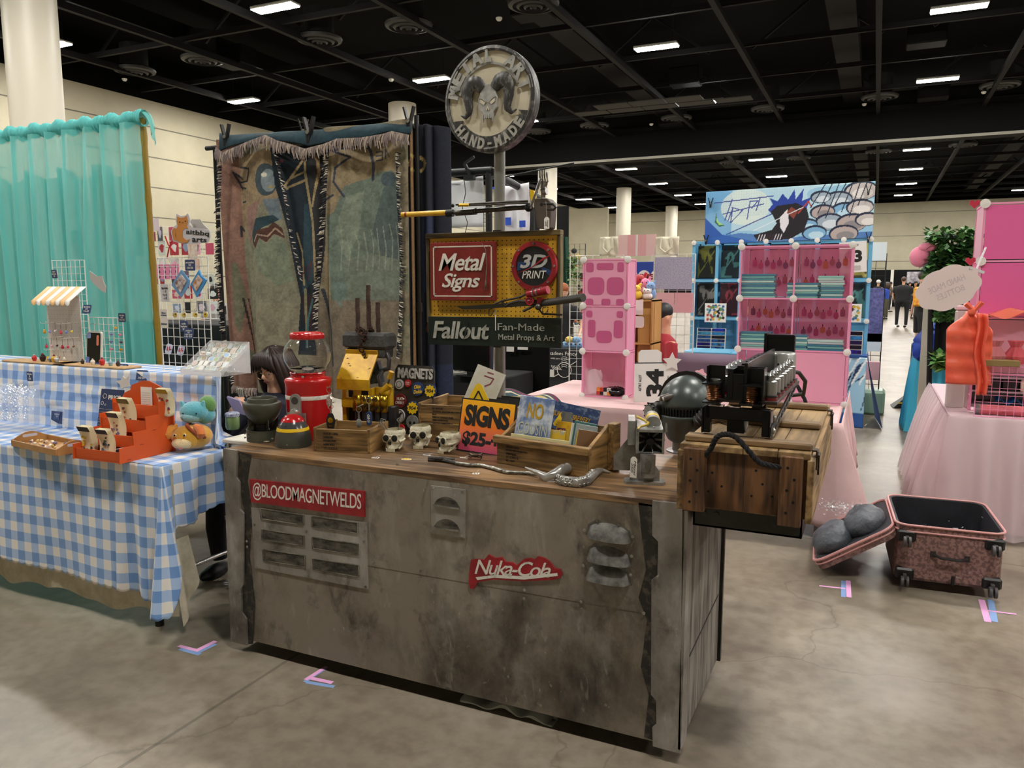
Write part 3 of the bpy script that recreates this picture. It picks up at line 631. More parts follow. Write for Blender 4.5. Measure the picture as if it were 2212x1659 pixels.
# key chain sign: brass band over dark tubes
q=az(770,955,.9); t=thing('shotgun_tube_sign','row of dark tubes under a brass band with cut letters behind the small crate','sign',(q.x,q.y+.12,.9),.12)
b=MB()
for i in range(5): b.cyl((-.066+.033*i,0,0),(-.066+.033*i,0,.125),.017,n=18)
b.build('tubes',P('lead_grey_tube','47474a',.4,.6,c2='2b2b2d',scale=9),t)
b=MB()
def f(u,v): x=-.088+.176*u; return (x,-.012-.009*abs(math.sin(PI*(x+.0825)/.033)),.122+.075*v)
b.grid(f,40,2); b.build('brass_band',mbrass,t,sol=.002)
b=MB(); txt('BIZ-45',UP(.005,-.023,.18),.07,.022,None,mb=b,bold=.01); txt('KEYCHAINS',UP(.005,-.023,.14),.13,.022,None,mb=b,bold=.01,sp=1.1); b.build('cut_letters',P('letter_dark_steel','3b382f',.35,.7),t)
MB().box(.088,.125,-.01,.03,0,.15,b=.003).build('side_block',P('lead_grey_tube','47474a'),t)
# yellow machine arm prop
q=ay(785,930,2.98); t=thing('yellow_claw_machine','battered yellow steel machine prop with tilted hood and lever carrying a stone block','prop',(q.x,2.98,.9),.1)
def chips(n,seed,fn,name,par,mat=None):
    r=random.Random(seed); b=MB()
    for _ in range(n):
        u,v=r.random(),r.random(); p,nn=fn(u,v); x,y,z=basis(nn); a=r.random()*6; L=r.uniform(.003,.012); w=L*r.uniform(.15,.4)
        pl=[p+z*.0006+x*(L*math.cos(a+k*1.05)*(1 if k%2 else .6)-0)+y*(w*math.sin(a+k*1.05)) for k in range(6)]
        b.add(pl,[(0,1,2,3,4,5)])
    return b.build(name,mat or P('bare_brown_steel','3a2c22',.6,.4),par)
b=MB(); b.prism([(-.06,.15),(.05,.28),(.055,.335),(.055,.3),(.058,.28),(-.052,.15),(-.06,.10),(-.062,.10)],.17,T(-.09,0,0,rz=PI/2,rx=0)@Matrix(((1,0,0,0),(0,0,1,0),(0,1,0,0),(0,0,0,1)))) 
b=MB(); 
hood=[(-.085,.215),(-.087,.265),(.0,.375),(-.004,.395),(.004,.395),(.008,.372),(-.078,.262),(-.078,.215)]   # (y,z)
b.add([(x,y,z) for x in(-.085,.085) for y,z in hood],[tuple(range(8)),tuple(range(15,7,-1))]+[(i,8+i,8+(i+1)%8,(i+1)%8) for i in range(8)])
hd=b.build('hood',myel,t,bev=.0015)
chips(9,3,lambda u,v:(Vector((lerp(-.07,.07,u),lerp(-.085,-.005,v),lerp(.268,.368,v))),Vector((0,-.78,.62))),'paint_chips',hd)
b=MB(); b.box(-.07,.07,-.06,-.02,.14,.17,b=.004); b.box(-.075,.075,-.065,-.055,.13,.175,b=.002); b.box(-.08,-.06,-.05,.0,.02,.22); b.box(.06,.08,-.05,0,.02,.22); b.box(-.02,.02,-.05,-.03,.16,.22); b.box(-.085,.085,-.03,.03,.0,.05,b=.004)
b.build('frame',myel,t,bev=.001)
b=MB(); b.box(-.06,.06,-.03,.01,.05,.14,b=.005); b.box(-.05,.05,-.045,-.03,.175,.21,b=.003); b.build('motor',P('dark_gunmetal','17181a'),t)
b=MB(); 
for x,z0,z1,r in((.115,.04,.2,.016),(.15,.1,.22,.017),(.1,.19,.225,.024)): b.cyl((x,-.01,z0),(x,-.01,z1),r,n=16)
b.sph((.135,-.02,.205),(.028,.024,.03)); b.cyl((.12,-.03,.2),(.16,-.03,.24),.016); b.box(.08,.16,-.03,.02,0,.03,b=.004); b.build('joint',myel,t)
b=MB(); b.tube([(.1,.0,.22),(.09,.0,.27),(.1,.02,.3),(.13,.02,.31),(.135,.02,.35),(.115,.03,.38)],.011,10); b.tube([(.125,-.01,.06),(.13,-.02,.1),(.125,-.01,.17)],.014,10); b.tube([(.145,-.03,.05),(.15,-.03,.1),(.14,-.03,.13)],.012,10); b.build('grey_pipe',P('grey_pipe','4c4b4e',.4,.5),t)
b=MB(); b.cyl((.138,-.03,.215),(.165,-.035,.275),.006); b.build('lever_rod',msil,t)
b=MB(); b.cyl((.163,-.035,.27),(.176,-.037,.303),.0115,r2=.0125); b.build('lever_grip',myel,t)
b=MB(); b.box(.09,.15,0,.03,.22,.32,T(ry=-.2)); b.build('back_plate',P('scratched_blue_steel','5d6b72',.3,.7,c2='222a30',scale=25),t)
# concrete block with rebar and chain
t2=thing('concrete_block_club','dark grey stone block with three rusty bars and a chain above the yellow hood','prop',(q.x+.005,3.03,1.27),.06)
def rough(b,seed,amt): 
    r=random.Random(seed); b.v=[tuple(Vector(v)+Vector((r.uniform(-amt,amt),r.uniform(-amt,amt),r.uniform(-amt,amt)))) for v in b.v]; return b
mcon=P('dark_concrete','4c4b49',.8,c2='333230',scale=9,bump=.5,bs=60)
b=MB(); b.box(-.115,.125,-.05,.05,.03,.105,b=.012); rough(b,4,.0045); bk=b.build('block',mcon,t2)
b=MB(); b.box(-.095,.11,-.045,.045,-.01,.032,b=.006); rough(b,5,.003); b.build('lower_block',mcon,t2)
mrust=P('rusty_rebar','5b4a42',.75,.4,c2='35271f',scale=30)
for x,h,ly in((-.055,.165,.0),(.005,.225,0),(.055,.145,.0)):
    b=MB(); pts=[(x+.0012*math.sin(i*.5),ly,.1+h*i/30) for i in range(31)]; b.tube(pts,[.0105+.0014*(i%2) for i in range(31)],9); b.build('rebar',mrust,t2)
b=MB(); rr=random.Random(2)
for i in range(22):
    a=i*.9; b.torus((-.0+.028*math.cos(a)*(1 if i<12 else .5)+(.0 if i<12 else .0),-.055-.004*math.sin(i) if i>=9 else -.02+.03*math.sin(a),.112+.008*math.sin(i*2) if i<12 else .11-.0125*(i-12)),.0105,.0032,12,6,(math.sin(i*1.3),1,math.cos(i*1.7)))
b.build('rust_chain',P('rusty_chain','54382b',.7,.5,c2='2a1a12',scale=40),t2)
# magnets board
q=ay(893,930,3.04); t=thing('magnet_board','dark steel plate headed with raised silver letters and covered in round magnets','sign',(q.x,3.04,.9),(-.12,0,.0))
Wd=.215; MB().prism([(-.115,0),(.1,0),(.1,.3),(.085,.325),(-.1,.325),(-.115,.3)],.006,FR).build('steel_plate',P('dark_tin_plate','4a4643',.45,.5,c2='353230',scale=8),t)
txt('MAGNETS',T(0,-.008,.287)@FR,.19,.05,P('hammered_silver','cfcdc9',.45,.15,c2='8d8a86',scale=60),t,ext=.006,bold=.035,sp=.95)
def magnet(x,z,r,label,face,fn):
    m=thing('magnet',label,'magnet',t.matrix_basis@Vector((x,-.0075,z)),(-.12,0,0),'round magnets on the steel plate')
    MB().lathe([(r,0),(r,.002),(r*.93,.005),(0,.0062)],28,FR).build('button',face,m); fn(m,r); return m
bpy.context.view_layer.update()
mnv=P('navy_print','1f3768',.35); mmar=P('maroon_print','6b1c20',.3); mgrey_=P('grey_print','b9b8b4',.5); mrd=P('bright_red_print','c22530',.35)
D=lambda z:T(0,-z,0)@FR
def gear(m,r):
    b=MB(); b.prism([(r*(.9 if (i//2)%2 else .74)*math.cos(i*PI/20),r*(.9 if (i//2)%2 else .74)*math.sin(i*PI/20)) for i in range(40)],.001,D(.0062)); b.build('yellow_gear',mylw,m); txt('904',D(.0072),r*1.15,r*.55,mink,m,'number',shear=.15,bold=.02)
magnet(-.085,.232,.024,'pale grey round magnet with plain outline at the plate top corner',mgrey_,lambda m,r:MB().torus((0,-.006,0),r*.6,.0012,24,5,(0,1,0)).build('outline',mink,m))
magnet(-.038,.24,.018,'small bright red round magnet with white script',mrd,lambda m,r:txt('Nuka\nCola',D(.006),r*1.2,r*.8,mwhite,m,'script',shear=.3,bold=.02))
magnet(.018,.215,.033,'dark blue round magnet reading Okie Dokie in yellow script',mnv,lambda m,r:txt('Okie\nDokie',T(0,-.006,0)@FR@Matrix.Rotation(.15,4,'Z'),r*1.4,r*1.25,mylw,m,'script',shear=.3,bold=.025))
magnet(.086,.21,.032,'yellow gear magnet with number 904, higher of the two',mnv,gear)
magnet(-.075,.155,.034,'maroon round magnet reading NUKA CHERRY with small cherries',mmar,lambda m,r:(txt('NUKA\nCHERRY',D(.006),r*1.4,r*.95,mwhite,m,'print',bold=.01),MB().sph((.012,-.006,.014),.004,8).sph((.02,-.006,.01),.004,8).build('cherries',mwhite,m)))
magnet(-.004,.125,.033,'yellow gear magnet with number 904, lower one beside the crate',mnv,gear)
magnet(-.078,.083,.033,'silver round magnet with horned skull outline',mgrey_,lambda m,r:MB().torus((0,-.006,0),r*.85,.0012,26,5,(0,1,0)).prism([(-.012,.006),(-.02,.014),(-.012,.02),(0,.008),(.012,.02),(.02,.014),(.012,.006),(.008,-.012),(0,-.018),(-.008,-.012)],.001,D(.006)).build('outline',mink,m))
def skm(m,r): MB().sph((-.01,-.006,-.004),(.007,.002,.008),10).sph((.013,-.006,-.004),(.007,.002,.008),10).sph((.001,-.006,-.017),(.003,.002,.005),8).build('hollows',mboned,m)
magnet(-.004,.06,.034,'grey cracked skull shaped magnet low on the steel plate',P('grey_skull_print','8d8c88',.6,c2='6c6b67',scale=60),skm)
magnet(-.066,.022,.024,'glossy red round magnet at the plate foot behind the tin',mrd,lambda m,r:None)
# tins
q=az(876,938,.9); t=thing('meat_tin','dark round cornered tin with red and white letters before the magnet plate','tin',(q.x,q.y+.03,.9),.1)
MB().prism(rrect(.1,.05,.02,5),.045).build('can',P('dark_blue_tin','2c2122',.3,.4),t); MB().prism(rrect(.102,.052,.02,5),.004,T(0,0,.045)).build('lid_rim',P('gold_rim','a89a62',.3,.8),t)
txt('SPAM',T(0,-.0255,.022)@FR,.07,.022,P('label_red','b01f2c',.5),t,bold=.03)
q=az(833,925,.9); t=thing('jerky_tin','small red black and green tin box standing behind the first skull','tin',(q.x,q.y+.03,.9),.1)
b=MB(); b.box(-.03,.03,-.02,.02,0,.035,b=.003); b.k=1; b.box(-.03,.03,-.0205,.0205,.035,.085,b=.003); b.k=2; b.box(-.0305,-.005,-.0208,.021,.02,.07,b=.002); b.build('box',[P('tin_green','1f7a3f',.4),mrd,mink],t)
# wooden crate behind with signs in it
A,an,L=two((905,930),(1150,905)); A=ay(904,930,2.93); A.z=.9; B=Vector((A.x+.42,2.93+.10,.9))
t=thing('sign_crate','long dark wooden crate with faded black stencil behind the SIGNS board','crate',A,.1)
L=.47
for k in range(2): MB().box(.012,L-.012,0,.012,.002+.085*k,.083+.085*k,b=.002).build('front_board',mwc,t)
for k in range(2): MB().box(.012,L-.012,.3,.312,.002+.085*k,.083+.085*k,b=.002).build('back_board',mwc,t)
for x in(0,L-.014): MB().box(x,x+.014,.0,.312,0,.175,b=.002).build('end_board',mwcy,t)
MB().box(.014,L-.014,.012,.3,0,.01).build('bottom_board',mwc,t)
for y in(.03,.25): MB().box(L,L+.02,y,y+.05,0,.17,b=.003).build('batten',mwcy,t)
b=MB()
for i,s_ in enumerate(['51 1034-45','TACTICAL NUCLEAR M58 TYPE I','M-42','FISSION CONTACT FUSE','HEMP NOISE CORE','CAUTION RADIATION']): txt(s_,UP(.07+len(s_)*.0025,-.0003,.152-.013*i),len(s_)*.005,.008,None,mb=b,bold=.02)
b.build('stencil',mink,t)
mwh=P('chipped_white_enamel','cfccc0',.4,.1,c2='b5ae99',scale=7); mkat=P('faded_maroon','7a3540',.6)
r1=thing('ramen_sign','tall leaning white enamel sign with maroon Japanese strokes in the dark crate','sign',t.matrix_basis@Vector((.17,.12,.012)),(-.3,.32,.1))
MB().box(-.07,.075,0,.004,0,.33).build('plate',mwh,r1)
def strokes(segs,t_,w,mat,par,name='strokes',y=-.001):
    b=MB()
    for a,c in segs: b.bar((a[0],y,a[1]),(c[0],y,c[1]),.002,w,up=(0,1,0)) if 0 else b.add([( a[0]-w*(c[1]-a[1])/math.hypot(c[0]-a[0],c[1]-a[1])/2,y,a[1]+w*(c[0]-a[0])/math.hypot(c[0]-a[0],c[1]-a[1])/2),(a[0]+w*(c[1]-a[1])/math.hypot(c[0]-a[0],c[1]-a[1])/2,y,a[1]-w*(c[0]-a[0])/math.hypot(c[0]-a[0],c[1]-a[1])/2),(c[0]+w*(c[1]-a[1])/math.hypot(c[0]-a[0],c[1]-a[1])/2,y,c[1]-w*(c[0]-a[0])/math.hypot(c[0]-a[0],c[1]-a[1])/2),(c[0]-w*(c[1]-a[1])/math.hypot(c[0]-a[0],c[1]-a[1])/2,y,c[1]+w*(c[0]-a[0])/math.hypot(c[0]-a[0],c[1]-a[1])/2)],[(0,1,2,3)])
    return b.build(name,mat,par,smooth=0)
strokes([((-.012,.31),(.02,.312)),((-.02,.29),(.028,.292)),((.028,.294),(.022,.262)),((.023,.264),(.0,.245)),((.004,.225),(.004,.175)),((-.02,.14),(-.005,.13)),((.026,.148),(-.01,.105))],0,.006,mkat,r1)
r2=thing('warning_triangle','yellow triangular warning sign with black outline leaning in the dark crate','sign',t.matrix_basis@Vector((.265,.05,.035)),(-.15,-.02,.1))
def rtri(w,h,r):
    o=[]
    for cx,cy,a in((-w/2+r,r,-PI*.83-.3),(w/2-r,r,-PI/2),(0,h-r,.5)):
        for i in range(6): aa=a+i*.36; o.append((cx+r*math.cos(aa),cy+r*math.sin(aa)))
    return o
MB().prism([(-.13,-.0),(-.12,-.006),(.12,-.006),(.13,0),(.13,.01),(.014,.222),(0,.23),(-.014,.222),(-.13,.01)],.004,FR).build('plate',mylw,r2)
b=MB()
for a,c in(((-.1,.012),(0,.195)),((0,.195),(.1,.012)),((.1,.012),(-.1,.012))): b.bar((a[0],-.0045,a[1]),(c[0],-.0045,c[1]),.007,.001,up=(0,1,0))
b.build('outline',mink,r2)
for i in range(3):
    s_=thing('metal_plate_sign','thin dark metal plate sign stored upright in the dark crate','sign',t.matrix_basis@Vector((.3+.03*i,.12+.05*i,.012)),(-.12,.05,.1),'dark metal plate signs stored in the dark crate')
    MB().box(-.06,.07,0,.003,0,.175).build('plate',P('dark_tin_plate','4a4643'),s_)
# SIGNS board
A,B=az(997,968,.9),az(1095,975,.9); t=thing('signs_board','orange and yellow board reading SIGNS in bold black letters, propped on the counter','sign',Vector((-1.575,2.82,.902)),(-.2,.03,-.05))
pt=Paint(.25,.213,60,60,'000000'); v=np.clip(pt.Y/.213,0,1)[...,None]; c0,c1,c2=[np.array(hx(c)[:3]) for c in('c44a72','ee7a2a','f5b41a')]
pt.C=np.where(v<.5,c0+(c1-c0)*v*2,c1+(c2-c1)*(v*2-1)); pt.build('face',vcol('sign_print',.35),t,lambda x,y:(x+.006,-.0045,y+.006))
MB().box(0,.262,-.004,.004,0,.225).build('backing',mink,t)
txt('SIGNS',T(.131,-.005,.155)@FR,.215,.09,mink,t,bold=.05,sp=.95); txt('$25-+',T(.115,-.005,.055)@FR,.18,.065,mink,t,'price',bold=.045)
# front slanted crate with signs
A,an,L=two((1073,1000),(1262,1032)); t=thing('sloped_sign_crate','wooden crate with sloped sides and raised lip full of small metal signs','crate',A,an)
L=.41; Dp=.2
MB().box(.0,L,0,.014,0,.082,b=.002).build('front_board',mwc,t)
MB().box(-.012,L+.012,-.012,.016,.082,.112,b=.003).build('front_lip',mwc,t)
MB().box(.014,L-.014,.014,Dp,0,.012).build('bottom_board',mwc,t)
MB().box(.014,L-.014,Dp-.012,Dp,.012,.16,b=.002).build('back_board',mwc,t)
for x in(0,L-.014):
    b=MB(); b.add([(xx,y,z) for xx in(x,x+.014) for y,z in((.015,0),(Dp,0),(Dp,.175),(Dp-.03,.175),(.015,.1))],[(0,1,2,3,4)[::-1],(5,6,7,8,9)]+[(i,(i+1)%5,5+(i+1)%5,5+i) for i in range(5)]); b.build('end_board',mwcy,t)
    if x>0: MB().box(L,L+.03,Dp-.05,Dp+.0,0,.18,b=.003).build('corner_post',mwcy,t)
b=MB()
for i,s_ in enumerate(['3010-01-6506','LAUNCHER PROJECTILE','64MM M234','VT.12.5CU 6','SX 14397']): txt(s_,UP(.045+len(s_)*.0027,-.0003,.072-.0135*i),len(s_)*.0054,.0082,None,mb=b,bold=.02)
b.build('stencil',mink,t)
def insign(nm,x,y,w,h,tilt,mat,label,ry=0,grp=None,z=.014):
    s_=thing(nm,label,'sign',t.matrix_basis@Vector((x,y,z)),(tilt,ry,an),grp); MB().box(0,w,0,.0025,0,h,b=.001).build('plate',mat,s_); return s_
mbl=P('blue_galvanised','6f87b8',.35,.4,c2='d5dde8',scale=16,lo=.42,hi=.58,bump=.1,detail=8); mbl_d=P('dark_blue_galvanised','34466e',.35,.4,c2='8190a6',scale=45,lo=.3,hi=.5)
s1=insign('no_cousin_sign',.045,.05,.165,.17,-.25,mbl,'blue and silver sign reading NO COUSIN at the front of the sloped crate',.03,None,.1)
txt('NO',T(.083,-.002,.115)@FR,.075,.06,P('gold_foil','d2a52c',.35,.5),s1,bold=.01); txt('COUSIN',T(.083,-.002,.045)@FR,.135,.045,P('pale_foil','c9cbb8',.35,.4),s1,bold=.0)
s2=insign('surface_mewery_sign',.11,.165,.235,.11,-.28,mbl_d,'long dark blue sign with small gold lettering at the back of the sloped crate',.1,None,.135)
txt('SURFACE - BREWERY',T(.118,-.002,.062)@FR,.17,.02,P('gold_foil','d2a52c'),s2,bold=.01)
s3=insign('yellow_notice_sign',.2,.045,.075,.11,-.25,P('yellow_silver_print','cda92a',.4,.2,c2='a8a698',scale=30,lo=.4,hi=.55),'small yellow sign with a silver panel beside the NO COUSIN sign',0,None,.04)
MB().prism(rrect(.06,.03,.004,cx=.0375,cy=.06),.0008,T(0,-.002,0)@FR).build('silver_panel',P('silver_film','9aa09c',.3,.7),s3)
s4=insign('yellow_open_sign',.215,.075,.07,.13,-.22,myel,'yellow sign with purple ON patch near the crate end',0,None,.05)
MB().prism(rrect(.055,.028,.003,cx=.033,cy=.09),.001,T(0,-.002,0)@FR).build('purple_patch',P('purple_print','5e2a4c',.5),s4); txt('ON',T(.033,-.0035,.09)@FR,.035,.018,P('gold_foil','d2a52c'),s4,bold=.02)
s5=thing('mug_sign','grey cup shaped metal cut out with wavy steam above the yellow signs','sign',t.matrix_basis@Vector((.25,.1,.12)),(-.2,.0,an))
MB().prism([(-.03,0),(.03,0),(.042,.035),(.05,.04),(.04,.045),(.024,.046),(.03,.06),(.022,.075),(.028,.09),(.018,.095),(.0,.093),(-.02,.096),(-.026,.08),(-.018,.066),(-.024,.046),(-.045,.044),(-.035,.03)],.003,FR).build('cut_out',P('grey_cut_metal','7f7f7c',.4,.6),s5)
s6=thing('triangle_sign','small yellow triangular metal sign behind the NO COUSIN sign','sign',t.matrix_basis@Vector((.215,.13,.15)),(-.2,.0,an)); MB().prism([(-.03,0),(.03,0),(.036,.008),(.005,.055),(-.005,.055),(-.036,.008)],.003,FR).build('plate',mylw,s6)
fs=[('c99b1e',.262,.11),('e2dfd6',.285,.12),('3f6d6a',.297,.13),('c9a93a',.27,.095),('96a09e',.305,.12),('d0b04a',.315,.09),('7a5a3c',.32,.1)]
for i,(c,x,h) in enumerate(fs):
    s_=thing('filed_sign','thin small metal sign filed edge on at the end of the sloped crate','sign',t.matrix_basis@Vector((x,.05,.014)),(-.15,.22,an+.9),'thin signs filed edge on in the sloped crate'); MB().box(0,.09,0,.003,0,h+.05,b=.001).build('plate',P('filed_'+c,c,.4),s_)
pw=insign('pale_strip_sign',.045,.024,.27,.09,-.1,P('pale_yellow_print','d8cf9a',.5),'pale yellow narrow sign lying along the lip of the sloped crate',0,None,.03)
# skull cups
def skull(px,py,rz,sc,label,name='skull_cup',spoons=0):
    p=az(px,py,.9); t=thing(name,label,'skull',p,rz,'plaster skull cups'); 
    b=MB(Matrix.Scale(sc,4))
    def cran(u,v,inn=0):
        a=2*PI*u; q=-1.15+v*1.75; r=math.cos(q); k=.92 if inn else 1
        x=.048*r*math.cos(a)*k; y=.056*r*math.sin(a)*k+.012; z=.068+.045*math.sin(q)
        if y<-.02: y=-.02+(y+.02)*.55
        # brow ridge & temples
        x*=1-.10*math.exp(-((z-.062)/.014)**2)*(abs(x)>.02)
        return (x,y,min(z,.099+.0035*math.sin(3*a)))
    b.grid(lambda u,v:cran(u,v),32,14,cu=True); b.grid(lambda u,v:cran(1-u,v,1),32,14,cu=True)
    b.torus((0,.0115,.099),.0,.0001,4,3)
    def face(u,v):
        x=(u-.5)*2; w=lerp(.024,.042,ss(0,.6,v)); z=lerp(.012,.078,v)
        y=-.044+ .03*abs(x)**2.2+.008*math.sin(v*PI)*0
        y-= .006*math.exp(-((v-.95)/.08)**2)+.007*math.exp(-((v-.45)/.1)**2)*(math.exp(-((abs(x)-.7)/.25)**2)); y-=.008*math.exp(-((v-.08)/.16)**2)
        return (x*w,y,z)
    b.grid(face,20,18)
    b.add([(-.024,-.02,.012),(.024,-.02,.012),(.03,.03,.02),(-.03,.03,.02)],[(3,2,1,0)])
    for s_ in(-1,1):
        b.tube([(s_*.034,-.03,.046),(s_*.045,-.014,.048),(s_*.046,.01,.052)],[.007,.0055,.005],8)
        b.tube([(s_*.03,-.024,.012),(s_*.035,-.0,.025),(s_*.04,.016,.05)],[.005,.006,.006],8)
    for s_ in(-1,1): b.torus((s_*.0187,-.044,.063),.0148,.003,16,7,(s_*.18,-1,.05))
    b.tube([(0,-.05,.066),(0,-.053,.058)],[.004,.003],8)
    b.build('skull',mbone,t)
    b=MB(Matrix.Scale(sc,4))
    for s_ in(-1,1): b.sph((s_*.0195,-.0478,.0615),(.0145,.0028,.0145),16)
    b.sph((-.0035,-.0525,.041),(.0045,.003,.009),8); b.sph((.0035,-.0525,.041),(.0045,.003,.009),8); b.build('hollows',mboned,t)
    b=MB(Matrix.Scale(sc,4))
    for k in range(8): x=-.019+.0054*k; b.box(x-.0023,x+.0023,-.052+.5*abs(x)**1.0*.3,-.044,.001,.016,b=.0012)
    b.build('teeth',P('ivory_teeth','cfc6a8',.45),t)
    return t
sk=skull(852,972,-.25+.45,.95,'bone coloured skull cup holding two cross ended spoons beside the small crate')
skull(908,966,.35,1.0,'taller bone skull cup standing between two others by the magnet plate'); skull(968,977,-.35,.9,'smaller bone skull cup turned sideways next to the SIGNS board')
def fourspoon(x,y,tilt,label):
    s_=thing('rune_spoon',label,'spoon',sk.matrix_basis@Vector((x,y,.05)),(0,tilt,0.3),'silver spoons in the skull cup'); b=MB(); b.cyl((0,0,0),(0,0,.07),.0022,n=8)
    for a in range(4): b.torus((.007*math.cos(a*PI/2),0,.08+.007*math.sin(a*PI/2)),.0055,.0013,14,5,(0,1,0))
    b.build('spoon',P('dull_silver','8d8a84',.35,.8),s_)
fourspoon(-.005,0,-.75,'silver spoon with clover loops leaning furthest out of the skull cup'); fourspoon(.015,.0,.15,'silver spoon with clover loops standing upright in the skull cup'); fourspoon(-.015,.01,-.5,'silver spoon with clover loops between the other two')
price_tag(811,989,'109','white tag lying on the counter in front of the small crate'); price_tag(922,983,'-','white tag lying by the third skull cup',.034,.014,-.15); price_tag(1002,989,'- 65','white tag lying behind the crab ring',.034,.012,.1)
price_tag(1028,1023,'65','white tag lying below the silver branch',.026,.02,.35); price_tag(1190,1040,'100','white tag lying beside the tentacle bracelet',.028,.012,.45)
# yellow pin card
p=az(878,992,.9); t=thing('pin_card','small oval yellow and white card lying on the counter by the first skull','card',p,.3)
MB().prism(circ(.021,24,ry=.014),.001).build('oval',P('cream_card','e8e2cf',.6),t); MB().prism(circ(.018,24,ry=.011),.0008,T(0,0,.001)).build('yellow_print',mylw,t); MB().box(-.007,-.006,-.01,.01,.0018,.0022).box(.006,.007,-.01,.01,.0018,.0022).build('lines',mpaper,t)
# silver branch and bark wand
pts=[az(*q,.908) for q in((925,992),(955,993),(985,1000),(1015,1005),(1040,1005),(1068,1012),(1095,1020),(1120,1021),(1145,1022),(1160,1027))]
t=thing('silver_branch_wand','cast silver branch wand with dark bark handle lying along the counter edge','wand',pts[4])
def wpath(a): return [q-Vector(t.location) for q in a]
MB().tube(wpath(pts[2:]),[.007,.008,.0075,.008,.007,.0065,.0065,.003],10).build('cast_branch',P('cast_silver','b4b1a8',.3,.85,c2='57544e',scale=40,bump=.5,bs=90),t)
b=MB(); b.tube(wpath(pts[:3]),[.009,.0085,.007],8); b.tube(wpath([az(925,989,.914),az(955,990,.915),az(983,992,.912)]),[.006,.007,.004],8); b.build('bark_handle',P('charred_bark','2e2a29',.8,c2='55504c',scale=30,bump=.8,bs=70,stretch=(1,1,1)),t)
# crab ring
p=az(1028,992,.9); t=thing('metal_crab','small dark metal crab with curled legs beside the SIGNS board','ornament',p,.3); mcb=P('dark_bronze','55483f',.35,.8)
MB().sph((0,0,.016),(.016,.011,.008),14).build('shell',mcb,t)
b=MB()
for s_ in(-1,1):
    for k in range(4): a=.5+k*.35; b.tube([(s_*.012,.004-.004*k,.016),(s_*(.024+.002*k),.012-.01*k,.026),(s_*(.022),.018-.014*k-.004,.002)],[.0024,.002,.001],6)
b.build('legs',mcb,t)
b=MB()
for s_ in(-1,1): b.tube([(s_*.012,-.008,.014),(s_*.022,-.018,.016),(s_*.012,-.026,.012)],[.003,.004,.0015],6)
b.build('claws',mcb,t)
# tentacle sculptures
msh=P('polished_pewter','c4c2bd',.3,.6,c2='8a8883',scale=6); msk=P('sucker_dark','24201e',.4,.6)
def suckers(t,pts,r,side,n,name='suckers'):
    b=MB()
    for i in range(n):
        u=i/(n-1)*(len(pts)-1); k=min(int(u),len(pts)-2); p=pts[k].lerp(pts[k+1],u-k); d=(pts[k+1]-pts[k]).normalized(); rr=r(i/(n-1))
        for s_ in(-.45,.45):
            x,y,z=basis(d); nn=(side+Vector((0,0,s_))).normalized(); nn=(nn-d*nn.dot(d)).normalized(); b.torus(p+nn*rr*.93,rr*.28,rr*.12,10,5,nn)
    return b.build(name,msh,t)
P1=[az(*q,z) for q,z in (((1135,1010),.93),((1160,1020),.925),((1180,1032),.912),((1195,1028),.918),((1215,1015),.925),((1240,1008),.925),((1255,1015),.92))]
t=thing('tentacle_hook','polished metal tentacle curling up with a thin pointed tip before the sloped crate','sculpture',(P1[3].x,P1[3].y,.9))
q1=[p-Vector(t.location) for p in P1]; MB().tube(q1,[.003,.009,.017,.021,.021,.019,.017],16).sph(q1[-1],.018,12).build('body',msh,t); suckers(t,q1[4:],lambda u:.02,Vector((0,-.2,1)),6)
P2=[az(*q,z) for q,z in (((1212,1035),.914),((1222,1040),.914),((1245,1043),.914),((1268,1038),.914),((1280,1026),.914),((1292,1018),.912),((1302,1016),.908),((1318,1021),.904))]
t=thing('tentacle_bracelet','polished metal tentacle bracelet with two rows of ring suckers on the counter edge','sculpture',(P2[2].x,P2[2].y,.9))
q2=[p-Vector(t.location) for p in P2]; MB().sph(q2[0],.016,12).tube(q2,[.016,.0195,.02,.019,.017,.013,.008,.003],16).build('body',msh,t)
suckers(t,q2[:5],lambda u:.02,Vector((0.1,-1,.25)),11)
# black and white patterned mat
p=az(1360,925,.9); t=tag(MB().box(-.06,.05,-.05,.16,0,.003,T(rz=.15)).build('patterned_mat',P('chevron_weave','e0ddd6',.8)),'black and white zigzag woven mat beneath the back of the counter','mat'); t.location=(-.98,2.93,.9)
b=MB()
for j in range(9):
    for i in range(5): x=-.055+.02*i; y=-.045+.022*j; b.add([(x,y,.0034),(x+.01,y+.01,.0034),(x+.01,y+.018,.0034),(x,y+.008,.0034)],[(0,1,2,3)]); b.add([(x+.01,y+.01,.0034),(x+.02,y,.0034),(x+.02,y+.008,.0034),(x+.01,y+.018,.0034)],[(0,1,2,3)])
b.build('zigzag',mink,t).matrix_local=T(rz=.15)
# ================= PROPS AT THE RIGHT END OF THE COUNTER
mstl=P('raw_welded_steel','a3a39f',.35,.45,c2='737270',scale=14); mdk=P('near_black_steel','1c1c1c',.5,.5)  # one near-black steel for the core, capacitor flanges and arm joint
p=az(1392,1043,.9); t=thing('steel_gauntlet_sculpture','welded steel box sculpture with starburst end and yellow cable on a flanged foot','sculpture',p,.3); t.scale=(1,1,.87)
MB().prism([(-.072,-.02),(-.064,-.03),(.064,-.03),(.072,-.02),(.072,.02),(.064,.03),(-.064,.03),(-.072,.02)],.012).build('foot_plate',mstl,t)
b=MB(); b.prism([(-.052,.012),(.052,.012),(.052,.05),(.03,.085),(-.02,.085),(-.052,.045)],.006,UP(0,0,0)); b.build('gusset',mstl,t)
b=MB(); b.prism([(-.1,.012),(.03,.012),(.03,.12),(-.0,.15),(-.05,.15),(-.1,.075)],.006,UP(-.01,.14,0)); b.build('gusset',mstl,t)
